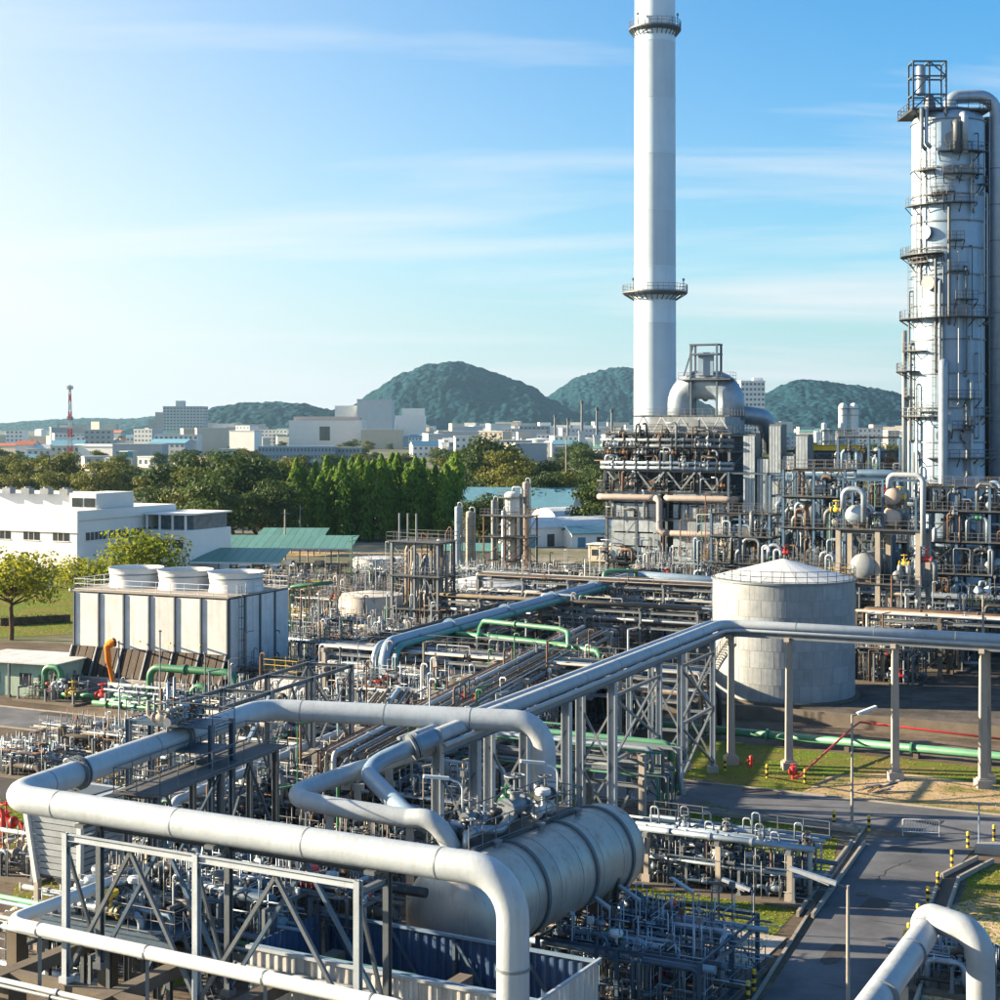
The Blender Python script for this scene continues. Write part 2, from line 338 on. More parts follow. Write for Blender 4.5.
earth = groundmat('far_ground', [(0.35, (0.06, 0.09, 0.035)), (0.5, (0.12, 0.125, 0.085)), (0.64, (0.26, 0.24, 0.21))], 0.02, 0.1, 0.5)
yardm = groundmat('yard_concrete', [(0.3, (0.05, 0.042, 0.036)), (0.5, (0.105, 0.086, 0.07)), (0.68, (0.20, 0.16, 0.125))], 0.12, 0.02, 2.0)
lawnm = groundmat('lawn_soil', [(0.36, (0.20, 0.145, 0.06)), (0.5, (0.125, 0.14, 0.03)), (0.64, (0.10, 0.17, 0.022))], 0.18, 0.08, 6.0)
dirtm = groundmat('dry_earth', [(0.34, (0.13, 0.14, 0.045)), (0.45, (0.34, 0.25, 0.15)), (0.6, (0.45, 0.35, 0.23))], 0.22, 0.05, 5.0)
def leafmat(name, c1, c2, tr=0.35):
    m = bpy.data.materials.new(name); m.use_nodes = True; t = m.node_tree; N = t.nodes; L = t.links; b = N['Principled BSDF']
    b.inputs['Roughness'].default_value = 0.6; b.inputs['Specular IOR Level'].default_value = 0.2
    g = N.new('ShaderNodeNewGeometry'); oi = N.new('ShaderNodeObjectInfo')
    ad = N.new('ShaderNodeMath'); ad.operation = 'ADD'; L.new(g.outputs['Random Per Island'], ad.inputs[0]); L.new(oi.outputs['Random'], ad.inputs[1])
    hf = N.new('ShaderNodeMath'); hf.operation = 'MULTIPLY'; hf.inputs[1].default_value = 0.5; L.new(ad.outputs[0], hf.inputs[0])
    mx = N.new('ShaderNodeMix'); mx.data_type = 'RGBA'; mx.inputs[6].default_value = (*c1, 1); mx.inputs[7].default_value = (*c2, 1); L.new(hf.outputs[0], mx.inputs[0])
    L.new(mx.outputs[2], b.inputs['Base Color'])
    tl = N.new('ShaderNodeBsdfTranslucent'); L.new(mx.outputs[2], tl.inputs[0]); ms = N.new('ShaderNodeMixShader'); ms.inputs[0].default_value = tr
    L.new(b.outputs[0], ms.inputs[1]); L.new(tl.outputs[0], ms.inputs[2]); L.new(ms.outputs[0], N['Material Output'].inputs[0])
    return m
leaf_d = leafmat('dark_foliage', (0.02, 0.045, 0.014), (0.065, 0.10, 0.024))
leaf_o = leafmat('olive_foliage', (0.06, 0.08, 0.013), (0.16, 0.165, 0.028))
leaf_l = leafmat('bright_foliage', (0.12, 0.17, 0.015), (0.30, 0.30, 0.03), 0.55)
leaf_c = leafmat('columnar_foliage', (0.05, 0.13, 0.012), (0.17, 0.28, 0.03), 0.45)
grassm = leafmat('grass_blades', (0.11, 0.18, 0.02), (0.26, 0.29, 0.05), 0.45)
hillm = bpy.data.materials.new('wooded_hill_haze_blue'); hillm.use_nodes = True
_t = hillm.node_tree; _N = _t.nodes; _L = _t.links; _b = _N['Principled BSDF']; _b.inputs['Roughness'].default_value = 0.95; _b.inputs['Specular IOR Level'].default_value = 0.05
_tc = _N.new('ShaderNodeTexCoord'); _v = _N.new('ShaderNodeTexVoronoi'); _v.inputs['Scale'].default_value = 0.05; _L.new(_tc.outputs['Object'], _v.inputs['Vector'])
_n = _N.new('ShaderNodeTexNoise'); _n.inputs['Scale'].default_value = 0.012; _n.inputs['Detail'].default_value = 9; _L.new(_tc.outputs['Object'], _n.inputs['Vector'])
_r = _N.new('ShaderNodeValToRGB'); _r.color_ramp.elements[0].position = 0.3; _r.color_ramp.elements[0].color = (0.003, 0.018, 0.030, 1); _r.color_ramp.elements[1].position = 0.7; _r.color_ramp.elements[1].color = (0.014, 0.056, 0.078, 1)  # blue of distant haze put into the forest colour
_L.new(_n.outputs[0], _r.inputs[0]); _L.new(_r.outputs[0], _b.inputs['Base Color'])
_bp = _N.new('ShaderNodeBump'); _bp.inputs['Strength'].default_value = 1.0; _bp.inputs['Distance'].default_value = 9.0; _bp.invert = True; _L.new(_v.outputs['Distance'], _bp.inputs['Height']); _L.new(_bp.outputs[0], _b.inputs['Normal'])
# ------------------------------------------------------------------ the setting
def sheet(name, pts, m, z, kind='structure'):
    mb = MB(); mb.sheet([(p[0], p[1], z) for p in pts]); return mb.build(name, m, None, kind=kind)
def gp(*xy): return [G(x, y) for x, y in xy]
mb = MB(); mb.quad((-9000, -400, 0), (9000, -400, 0), (9000, 11000, 0), (-9000, 11000, 0)); mb.build('ground', earth, None, kind='structure')
def uv(a, b, z=0.0): return U*a + V*b + Z*z
# plant yard: one paved sheet on the plant grid
sheet('yard_pavement', [uv(-175, 45), uv(60, 45), uv(60, 330), uv(-60, 330), uv(-60, 232), uv(-112, 205), uv(-128, 150), uv(-175, 142)], yardm, 0.012)
# cross road (along u) and the side road running towards the camera
sheet('cross_road', [uv(-260, 105.2), uv(-25.6, 105.2), uv(-19.3, 104.2), uv(60, 104.2), uv(60, 112.6), uv(-260, 112.6)], asph, 0.030)
P0, P1, P2, P3 = G(745, 1040), G(893, 820), G(985, 820), G(880, 1040)
rd = (P1 - P0).normalized(); P0 = P0 - rd*25
e1 = (P2 - P3).normalized(); P3 = P3 - e1*25
sheet('side_road', [P0, P3, G(957, 868), G(985, 838), G(868, 838)], asph, 0.036)
def kerb(name, pts, w=0.16, h=0.13):
    pts = [Vector((p[0], p[1], 0)) for p in pts]; m_ = MB()
    for p, q in zip(pts, pts[1:]):
        L = (q-p).length; k = max(1, int(L/2.0))
        for i in range(k):
            a = p.lerp(q, (i+0.004)/k); b = p.lerp(q, (i+0.996)/k); m_.bar(a+Z*h/2, b+Z*h/2, w, h)
    return m_.build(name, kerbm, None, kind='structure')
kerb('cross_road_kerb', [uv(-170, 112.7), uv(55, 112.7)])
kerb('cross_road_kerb', [uv(-170, 105.1), uv(-27.5, 105.1), G(850, 850), G(838, 868)])
kerb('side_road_kerb', [P0 + Vector((-0.1, 0, 0)), G(838, 868)])
sheet('shade_toned_yard', gp((-60, 738), (165, 738), (100, 796), (-60, 806)), asph2, 0.0235)  # dark sheet standing in for the shade over this yard
# tar patches, cracks and a manhole on the roads
rng = random.Random(8)
for k, (x, y, w, l) in enumerate(((875, 905, 1.4, 2.4), (835, 955, 1.0, 3.2), (905, 850, 2.2, 1.2), (760, 792, 3.0, 1.1), (700, 783, 2.0, 1.4), (930, 822, 1.6, 1.6), (60, 715, 4.0, 1.6))):
    p = G(x, y); b = MB(); b.sheet([p+U*(w*sx*rng.uniform(0.4, 0.55))+V*(l*sy*rng.uniform(0.4, 0.55))+Z*(0.044+0.001*k) for sx, sy in ((-1, -1), (0, -1.05), (1, -1), (1.05, 0), (1, 1), (0, 1.1), (-1, 1), (-1.06, 0))]); b.build('tar_patch', asph2, None, kind='structure')
for k in range(7):
    p = G(*((850, 940), (880, 880), (820, 985), (905, 842), (720, 786), (800, 800), (870, 920))[k])+Z*0.052; b = MB()
    for j in range(14): q = p+(V if k % 2 else U)*rng.uniform(0.2, 0.5)+(U if k % 2 else V)*rng.uniform(-0.22, 0.22); b.bar(p, q, 0.035, 0.003); p = q
    b.build('road_crack', darkconcm, None, kind='structure')
mh = thing('manhole_cover', 'round iron manhole cover in the side road', 'manhole', G(862, 895), 0); b = MB(); b.cyl((0, 0, 0.03), (0, 0, 0.062), 0.36, 20); b.build('lid', dsteel, mh); b = MB(); b.lathe([(0.37, 0.05), (0.45, 0.05)], 20); b.build('frame', conc, mh)
# lawns
def lawn(name, pts, z=0.022): return sheet(name, pts, lawnm, z)
lawns = [('trestle_lawn', [uv(-49, 113.2), uv(40, 113.2), uv(40, 128.2), uv(-49, 128.2)]),
         ('manifold_lawn', gp((640, 872), (700, 800), (838, 838), (832, 872), (745, 968), (600, 945))),
         ('corner_lawn', gp((905, 1060), (972, 868), (1080, 855), (1080, 1060))),
         ('left_lawn', gp((-40, 640), (74, 634), (78, 586), (-40, 584))),
         ('fence_lawn', gp((-40, 805), (40, 795), (60, 850), (-40, 900))),
         ('rack_lawn', gp((10, 905), (40, 790), (240, 770), (330, 850), (300, 960), (60, 1010))),
         ('loop_lawn', gp((330, 850), (380, 790), (560, 770), (600, 800), (470, 900)))]
for n_, p_ in lawns: lawn(n_, p_)
sheet('dirt_verge', gp((790, 800), (830, 776), (900, 773), (1030, 790), (1030, 812), (880, 806)), dirtm, 0.0265)
sheet('dirt_verge', gp((905, 1050), (950, 905), (1060, 880), (1060, 1050)), dirtm, 0.0265)
# drains: concrete side walls with a dark bed
def drain(name, pts, w=0.9, h=0.32):
    m_ = MB(); bed = MB()
    for p, q in zip(pts, pts[1:]):
        d = (q-p).normalized(); s = d.cross(Z)*w/2
        for sg in (-1, 1): m_.bar(p+s*sg+Z*h/2, q+s*sg+Z*h/2, 0.16, h)
        bed.quad(*[c+Z*0.045 for c in (p-s*0.82, q-s*0.82, q+s*0.82, p+s*0.82)])
    o = m_.build(name, kerbm, None, kind='structure'); bed.build('drain_bed', darkconcm, o)
drain('drain_channel', [G(805, 918), G(858, 845)], 0.8)
drain('drain_channel', [G(895, 1030), G(950, 880), G(985, 862)], 1.0)
drain('drain_channel', [uv(-46, 104.0), uv(-27.5, 104.0)], 0.7)
# ------------------------------------------------------------------ generic builders
_cache = {}
VC = [dsteel]*7+[galv]*6+[silver]*6+[steel]*5+[rusty]*2+[beige]*2+[green, red]
def valve_mesh(s, m):
    key = ('valve', round(s, 2), m.name)
    if key not in _cache:
        b = MB()
        b.cyl((-0.55*s, 0, 0), (-0.45*s, 0, 0), 0.34*s, 10); b.cyl((0.45*s, 0, 0), (0.55*s, 0, 0), 0.34*s, 10)
        b.lathe([(0.2*s, -0.45*s), (0.3*s, -0.1*s), (0.3*s, 0.1*s), (0.2*s, 0.45*s)], 10, (0, 0, 0), (1, 0, 0))
        b.cyl((0, 0, 0), (0, 0, 0.5*s), 0.16*s, 8); b.cyl((0, 0, 0.42*s), (0, 0, 0.5*s), 0.26*s, 8)
        b.cyl((0, 0, 0.5*s), (0, 0, 1.05*s), 0.05*s, 6); b.torus((0, 0, 0.95*s), 0.33*s, 0.035*s, (0, 0, 1), 12, 4)
        for i in range(3): a = i*math.pi/3; b.bar((-0.32*s*math.cos(a), -0.32*s*math.sin(a), 0.95*s), (0.32*s*math.cos(a), 0.32*s*math.sin(a), 0.95*s), 0.03*s)
        _cache[key] = b.mesh('valve', m)
    return _cache[key]
def act_mesh(s, m):                            # actuator head of a control valve
    key = ('act', round(s, 2), m.name)
    if key not in _cache:
        b = MB(); b.cyl((0, 0, 0), (0, 0, 0.5*s), 0.09*s, 8); b.lathe([(0.02, 0.5*s), (0.32*s, 0.55*s), (0.36*s, 0.68*s), (0.32*s, 0.8*s), (0.02, 0.86*s)], 12)
        b.cyl((-0.5*s, 0, -0.1*s), (0.5*s, 0, -0.1*s), 0.2*s, 10); b.cyl((-0.56*s, 0, -0.1*s), (-0.48*s, 0, -0.1*s), 0.32*s, 10); b.cyl((0.48*s, 0, -0.1*s), (0.56*s, 0, -0.1*s), 0.32*s, 10)
        _cache[key] = b.mesh('control_valve', m)
    return _cache[key]
def flange_mesh(r, m):
    key = ('fl', round(r, 2), m.name)
    if key not in _cache:
        b = MB(); b.cyl((-0.5*r, 0, 0), (-0.08*r, 0, 0), r*1.55, 12); b.cyl((0.08*r, 0, 0), (0.5*r, 0, 0), r*1.55, 12)
        for i in range(6): a = i*math.pi/3; b.cyl((-0.6*r, 1.3*r*math.cos(a), 1.3*r*math.sin(a)), (0.6*r, 1.3*r*math.cos(a), 1.3*r*math.sin(a)), 0.1*r, 4)
        _cache[key] = b.mesh('flange', m)
    return _cache[key]
def hcol(h, w, m, kind='h'):
    key = ('col', round(h, 2), round(w, 2), m.name, kind)
    if key not in _cache:
        b = MB()
        if kind == 'h': b.ibeam((0, 0, 0), (0, 0, h), w, w*1.05)
        else:
            b.bar((0, 0, 0.45), (0, 0, h), w); b.bar((0, 0, 0), (0, 0, 0.45), w*1.7)
        if kind == 'h': b.bar((0, 0, 0), (0, 0, 0.25), w*1.7)
        _cache[key] = b.mesh('column', m)
    return _cache[key]
def pipe(parent, pts, r, m, name='pipe', n=None, bend=None, fl=0, flm=None):
    n = n or (8 if r < 0.12 else 12 if r < 0.3 else 20 if r < 0.7 else 32)
    b = MB(); b.tube(pts, r, n, bend if bend is not None else max(r*2.6, 0.12))
    if fl:
        for p, q in zip(pts, pts[1:]):
            p = Vector(p); q = Vector(q); L = (q-p).length
            if L < 2*fl: continue
            for i in range(1, int(L/fl)):
                c = p.lerp(q, i*fl/L); t = (q-p).normalized(); b.cyl(c-t*0.08*max(1, r*2), c+t*0.08*max(1, r*2), r*1.45, n)
    return b.build(name, m, parent)
def frame(root, xs, ys, zs, w, m, decks=(), rails=(), pb=0.3, seed=1, ckind='h', cm=None, z0=0.0, bw=None, dm=None):
    """columns, beams, braces and decks of a steel or concrete frame, each a part of its own"""
    rng = random.Random(seed); cm = cm or m; bw = bw or w*0.8; top = zs[-1]
    cme = hcol(top-z0, w, cm, ckind)
    for x in xs:
        for y in ys: inst('column', cme, root, (x, y, z0))
    for z in zs:
        for y in ys: b = MB(); b.ibeam((xs[0]-w/2, y, z-bw/2-0.004), (xs[-1]+w/2, y, z-bw/2-0.004), bw*0.6, bw); b.build('beam', m, root)
        for x in xs: b = MB(); b.ibeam((x, ys[0], z-bw/2-0.03), (x, ys[-1], z-bw/2-0.03), bw*0.6, bw*0.9); b.build('beam', m, root)
    lv = [z0]+list(zs)
    for a, c in zip(lv, lv[1:]):
        for y in (ys[0], ys[-1]):
            for x, x2 in zip(xs, xs[1:]):
                if rng.random() < pb:
                    b = MB(); xm = (x+x2)/2; k = rng.random()
                    if k < 0.4: b.bar((x, y, a+0.2), (xm, y, c-0.2), w*0.4); b.bar((x2, y, a+0.2), (xm, y, c-0.2), w*0.4)
                    elif k < 0.7: b.bar((x, y, a+0.2), (x2, y, c-0.2), w*0.4); b.bar((x2, y+0.02, a+0.2), (x, y+0.02, c-0.2), w*0.4)
                    else: b.bar((x, y, a+0.2), (x2, y, c-0.2), w*0.45)
                    b.build('brace', m, root)
        for x in (xs[0], xs[-1]):
            for y, y2 in zip(ys, ys[1:]):
                if rng.random() < pb*0.7:
                    b = MB(); b.bar((x, y, a+0.2), (x, y2, c-0.2), w*0.4); b.build('brace', m, root)
    for z in decks:
        b = MB(); b.b2(xs[0]-0.5, xs[-1]+0.5, ys[0]-0.5, ys[-1]+0.5, z, z+0.06); b.build('deck', dm or deck, root)
    for z in rails:
        x0, x1, y0, y1 = xs[0]-0.45, xs[-1]+0.45, ys[0]-0.45, ys[-1]+0.45; b = MB()
        b.rail([(x0, y0, z+0.06), (x1, y0, z+0.06), (x1, y1, z+0.06), (x0, y1, z+0.06), (x0, y0, z+0.06)]); b.build('handrail', rail_m, root)
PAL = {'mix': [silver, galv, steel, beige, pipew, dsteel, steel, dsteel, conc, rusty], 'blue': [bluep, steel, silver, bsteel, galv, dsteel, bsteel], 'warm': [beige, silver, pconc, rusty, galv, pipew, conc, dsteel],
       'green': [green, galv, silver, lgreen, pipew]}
def pipe_rack(label, p0, p1, width, levels, bay, npipes, seed, pal='mix', colm=None, ckind='c', cw=0.4, group=None, rmax=0.22, ext=1.0, top_rail=False):
    p0 = Vector((p0[0], p0[1], 0)); p1 = Vector((p1[0], p1[1], 0)); d = p1-p0; L = d.length
    root = thing('pipe_rack', label, 'pipe rack', p0, math.atan2(d.y, d.x), group); rng = random.Random(seed); colm = colm or pconc
    nb = max(1, round(L/bay)); me = hcol(levels[-1]-0.05, cw, colm, ckind)
    for i in range(nb+1):
        x = L*i/nb
        for y in (-width/2, width/2): inst('column', me, root, (x, y, 0))
        for z in levels: b = MB(); b.bar((x, -width/2-0.4, z-0.18), (x, width/2+0.4, z-0.18), cw*0.8, 0.34); b.build('cross_beam', colm, root)
    for z in levels:
        for y in (-width/2, width/2): b = MB(); b.ibeam((0, y, z-0.5), (L, y, z-0.5), 0.18, 0.28); b.build('stringer', galv, root)
        y = -width/2+0.2
        for k in range(int(npipes*1.8)):
            r = rng.choice([0.045, 0.06, 0.06, 0.08, 0.1, 0.13, 0.17, rmax]); y += r+0.06
            if y+r > width/2-0.1: break
            m = rng.choice(PAL[pal]); a = -ext*rng.random()*2; e = L+ext*rng.random()*2; zz = z+r+0.005
            pts = [(a, y, zz), (e, y, zz)]
            if rng.random() < 0.35 and L > 14:
                q = rng.uniform(0.25, 0.7)*L; hh = rng.uniform(0.5, 1.3); ln = rng.uniform(2, 5)
                pts = [(a, y, zz), (q, y, zz), (q, y, zz+hh), (q+ln, y, zz+hh), (q+ln, y, zz), (e, y, zz)]
            if rng.random() < 0.75: pts = pts+[(e, y, rng.uniform(0.6, z-0.6))]
            if rng.random() < 0.7: pts = [(a, y, rng.uniform(0.6, z-0.6))]+pts
            pipe(root, pts, r, m, fl=rng.choice([0, 0, 6, 9]))
            if rng.random() < 0.6: inst('valve', valve_mesh(max(0.5, r*3.2), rng.choice(VC)), root, (rng.uniform(0.1, 0.9)*L, y, zz))
            y += r+rng.uniform(0.03, 0.2)
    if top_rail:
        b = MB(); b.rail([(0, width/2+0.3, levels[-1]), (L, width/2+0.3, levels[-1])]); b.build('handrail', rail_m, root)
    return root
def skid(label, o, L, W, h, seed, pal='mix', rot=GA, group=None, n=14, slab=True, z0=0.0, cat='pipe manifold', name='pipe_manifold', big=0.22):
    """a manifold: slab, goalpost supports, up-and-over pipe runs, valves, instrument stands"""
    root = thing(name, label, cat, (o[0], o[1], z0), rot, group); rng = random.Random(seed)
    if slab: b = MB(); b.b2(-L/2-0.4, L/2+0.4, -W/2-0.4, W/2+0.4, -0.1, 0.18); b.build('slab', conc, root)
    k = max(2, round(L/3.5)); gz = h*0.62
    me = hcol(gz, 0.16, galv)
    for i in range(k+1):
        x = -L/2+L*i/k
        for y in (-W/2, W/2): inst('post', me, root, (x, y, 0))
        b = MB(); b.bar((x, -W/2, gz-0.09), (x, W/2, gz-0.09), 0.14, 0.18); b.build('cross_beam', galv, root)
    n = int(n*1.35)
    for i in range(n):
        r = rng.choice([0.04, 0.05, 0.06, 0.08, 0.1, 0.14, big]); m = rng.choice(PAL[pal]); y = rng.uniform(-W/2, W/2); y2 = rng.uniform(-W/2, W/2)
        x0 = rng.uniform(-L/2, L*0.1); x1 = rng.uniform(0, L/2); z = rng.choice([0.6, 0.9, gz+r, gz+r, gz+r, gz+r+0.3]); typ = rng.random()
        if typ < 0.35: pts = [(x0, y, 0.1), (x0, y, z), (x1, y, z), (x1, y, 0.1)]
        elif typ < 0.6: pts = [(x0, y, 0.1), (x0, y, z), (x1, y, z), (x1, y2, z), (x1, y2, 0.15)]
        elif typ < 0.8: zt = rng.uniform(0.7, 1.0)*h; pts = [(x0, y, 0.3), (x0, y, zt), (x0+0.5, y, zt), (x0+0.5, y, gz), (x1, y, gz)]
        else: pts = [(-L/2-rng.random()*2, y, z), (L/2+rng.random()*2, y, z)]
        pipe(root, pts, r, m, fl=rng.choice([0, 0, 1.7]))
        xm = (x0+x1)/2
        if rng.random() < 0.75:
            s = max(0.42, r*3.4)
            inst('valve', valve_mesh(s, rng.choice(VC)), root, (rng.uniform(min(x0, x1), max(x0, x1)), y, z), (rng.choice([0, 0, R(90), R(-90)]), 0, 0))
        if rng.random() < 0.3: inst('control_valve', act_mesh(rng.uniform(0.6, 1.0), rng.choice(VC+[white]*5)), root, (xm, y, z+0.06))
    for i in range(max(2, n//4)):                # vents and instrument stands
        x = rng.uniform(-L/2, L/2); y = rng.uniform(-W/2, W/2); hh = rng.uniform(0.5, 1.15)*h; b = MB()
        b.cyl((x, y, 0.1), (x, y, hh), 0.035, 5)
        if rng.random() < 0.5: b.box((x, y, hh), 0.28, 0.2, 0.32)
        else: b.tube([(x, y, hh), (x, y, hh+0.3), (x+0.35, y, hh+0.3), (x+0.35, y, hh+0.1)], 0.035, 5, 0.12)
        b.build('instrument_stand', rng.choice([galv, white, rail_m, rusty]), root)
    if h > 3.9 and L > 5.5:                      # small access deck with rails and a ladder
        xa = rng.uniform(-L/2, 0); xb = xa+rng.uniform(2.2, 4.0); ya = rng.uniform(-W/2, 0); yb_ = ya+1.6; zd = gz+0.42
        b = MB(); b.b2(xa, xb, ya, yb_, zd, zd+0.05); dk = b.build('access_deck', deck, root)
        b = MB(); b.rail([(xa, ya, zd+0.05), (xb, ya, zd+0.05), (xb, yb_, zd+0.05), (xa, yb_, zd+0.05), (xa, ya, zd+0.05)], sp=1.2); b.build('handrail', rng.choice([rail_m, white, galv, yellow]), dk)
        b = MB(); b.ladder((xa-0.1, ya+0.6, 0.1), zd+1, (0, 1, 0), cage=False); b.build('ladder', rail_m, dk)
        for (px_, py_) in ((xa+0.1, ya+0.1), (xb-0.1, ya+0.1), (xa+0.1, yb_-0.1), (xb-0.1, yb_-0.1)): b = MB(); b.bar((px_, py_, 0.1), (px_, py_, zd), 0.1); b.build('deck_post', galv, dk)
        for i in range(max(2, n//8)):            # tall vent risers with caps and light fittings
            x = rng.uniform(-L/2, L/2); y = rng.uniform(-W/2, W/2); hh = h*rng.uniform(1.0, 1.5); b = MB(); b.cyl((x, y, 0.1), (x, y, hh), rng.choice([0.05, 0.07, 0.1]), 6)
            if rng.random() < 0.5: b.tube([(x, y, hh-0.1), (x, y, hh+0.25), (x+0.5, y, hh+0.25), (x+0.5, y, hh)], 0.07, 6, 0.2)
            else: b.bar((x-0.1, y, hh), (x+0.8, y+0.3, hh+0.2), 0.16, 0.1)
            b.build('vent_riser', rng.choice([galv, white, silver, beige, rusty, green]), root)
        for i in range(3): y = rng.uniform(-W/2, W/2); b = MB(); b.bar((-L/2, y, gz+0.6), (L/2, y, gz+0.6), 0.4, 0.07); b.build('cable_tray', rng.choice([galv, silver, bsteel]), root)
    # small-bore tubing too fine to pick apart
    b = MB()
    for i in range(n*8):
        x = rng.uniform(-L/2, L/2); y = rng.uniform(-W/2, W/2); z = rng.uniform(0.3, h*0.95); l = rng.uniform(0.5, 2.2); k_ = rng.random()
        q = (x+l, y, z) if k_ < 0.4 else (x, y+l, z) if k_ < 0.6 else (x, y, z+min(l, h-z+0.3))
        b.tube([(x, y, 0.15), (x, y, z), q] if rng.random() < 0.6 else [(x, y, z), q], rng.choice([0.02, 0.025, 0.035]), 5, 0.08)
    b.build('small_bore_tubing', rng.choice([galv, silver, rail_m]), root, kind='stuff')
    return root
def vertical_vessel(label, o, r, h, seed, m=None, rings=3, plats=1, lad=True, group=None, name='vertical_vessel', cat='vessel', skirt=1.2, z0=0.0):
    root = thing(name, label, cat, (o[0], o[1], z0), GA, group); rng = random.Random(seed); m = m or silver
    b = MB(); b.lathe([(r*1.15, 0), (r*1.15, 0.15), (r*0.98, 0.15), (r*0.98, skirt)], 20); b.build('skirt', conc, root)
    b = MB(); b.lathe([(r, skirt), (r, h-r*0.5)], 24); b.dome((0, 0, h-r*0.5), r, r*0.5, n=24); b.dome((0, 0, skirt), r, r*0.2, (0, 0, -1), n=24); sh = b.build('shell', m, root)
    for i in range(rings): z = skirt+(h-r*0.5-skirt)*(i+0.7)/(rings+0.4); b = MB(); b.lathe([(r, z-0.06), (r+0.05, z-0.06), (r+0.05, z+0.06), (r, z+0.06)], 24); b.build('band', galv, sh)
    for i in range(plats):
        z = skirt+(h-skirt)*(0.92-0.4*i); b = MB(); b.lathe([(r+0.05, z), (r+1.0, z), (r+1.0, z+0.08), (r+0.05, z+0.08)], 20, smooth=False); pl = b.build('platform', deck, root)
        b = MB(); pts = [((r+0.95)*math.cos(a*math.pi/8), (r+0.95)*math.sin(a*math.pi/8), z+0.08) for a in range(17)]; b.rail(pts, sp=1.2); b.build('handrail', rail_m, pl)
    b = MB(); b.tube([(0, 0, h-0.05), (0, 0, h+0.6), (r+0.25, 0, h+0.6), (r+0.25, 0, 0.8)], max(0.09, r*0.16), 8, 0.4); b.build('overhead_pipe', rng.choice([silver, pipew, beige]), root)
    for i in range(3):
        a = rng.uniform(math.pi, 2*math.pi); z = rng.uniform(skirt+0.3, h*0.8); dr = Vector((math.cos(a), math.sin(a), 0)); b = MB(); b.cyl(dr*r*0.9+Z*z, dr*(r+0.3)+Z*z, 0.14, 8); b.cyl(dr*(r+0.26)+Z*z, dr*(r+0.34)+Z*z, 0.24, 10); b.build('nozzle', galv, root)
    if lad: b = MB(); b.ladder((-r*0.3, -r-0.15, 0.3), h*0.9); b.build('ladder', rail_m, root)
    return root
def drum(label, o, r, L, zc, rot, m=None, group=None, name='horizontal_drum', bands=3, saddle=None, n=32, root=None, nozz=2, seed=1):
    root = root or thing(name, label, 'drum', (o[0], o[1], o[2] if len(o) > 2 else 0), rot, group); m = m or silver; rng = random.Random(seed)
    b = MB(); b.lathe([(r, -L/2), (r, L/2)], n, (0, 0, zc), (1, 0, 0)); sh = b.build('shell', m, root)
    for sg in (-1, 1): b = MB(); b.dome((sg*L/2, 0, zc), r, r*0.42, (sg, 0, 0), n, 8); b.build('head', m, root)
    for i in range(bands): x = -L/2+L*(i+0.5)/bands; b = MB(); w = 0.06+0.03*r; b.lathe([(r, x-w), (r+0.04, x-w), (r+0.04, x+w), (r, x+w)], n, (0, 0, zc), (1, 0, 0)); b.build('band', steel, sh)
    for x in (-L*0.3, L*0.3): b = MB(); b.b2(x-0.2-r*0.08, x+0.2+r*0.08, -r*0.8, r*0.8, 0, zc-r*0.62); b.build('saddle', saddle or conc, root)
    for i in range(nozz): x = rng.uniform(-L*0.4, L*0.4); b = MB(); b.cyl((x, 0, zc+r*0.9), (x, 0, zc+r+0.35), 0.18, 10); b.cyl((x, 0, zc+r+0.3), (x, 0, zc+r+0.4), 0.3, 12); b.build('nozzle', galv, root)
    return root
# ------------------------------------------------------------------ foreground: the large pipe loop
ZL = 11.4; RL = 0.565
V1 = G(513, 874, ZL); V2 = G(8, 797, ZL); V3 = G(262, 709, ZL); V4 = G(545, 722, ZL)
root = thing('process_pipe', 'fat pale grey pipe looping round the rack above the ribbed weathered drum', 'pipe', (V1.x, V1.y, 0), 0)
lp = lambda *ps: [local(root, p) for p in ps]
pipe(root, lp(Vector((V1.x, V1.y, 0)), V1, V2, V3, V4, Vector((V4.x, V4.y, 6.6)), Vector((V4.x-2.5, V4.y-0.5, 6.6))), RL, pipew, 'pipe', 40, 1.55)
for a, b_, ts in ((V1, V2, (0.12, 0.36, 0.62, 0.88)), (V2, V3, (0.12, 0.5, 0.8)), (V3, V4, (0.15, 0.45, 0.75))):
    for t in ts:
        c = local(root, a.lerp(b_, t)); d = (b_-a).normalized()*0.025; m_ = MB(); m_.cyl(c-d, c+d, RL+0.008, 40); m_.build('weld_seam', galv, root)
for t in (0.22, 0.62):
    c = local(root, V2.lerp(V3, t)); d = (V3-V2).normalized(); m_ = MB()
    for e in (-0.14, 0.06): m_.cyl(c+d*e, c+d*(e+0.09), RL+0.2, 28)
    for i in range(16): a = i*math.pi/8; s_ = d.cross(Z); o_ = s_*math.cos(a)*(RL+0.13)+Z*math.sin(a)*(RL+0.13); m_.cyl(c+o_-d*0.2, c+o_+d*0.2, 0.03, 5)
    m_.build('flange', galv, root)
m_ = MB()
for zz in (8.2, 4.0): m_.lathe([(RL, zz-0.05), (RL+0.03, zz-0.05), (RL+0.03, zz+0.05), (RL, zz+0.05)], 32)
m_.build('weld_seam', galv, root)
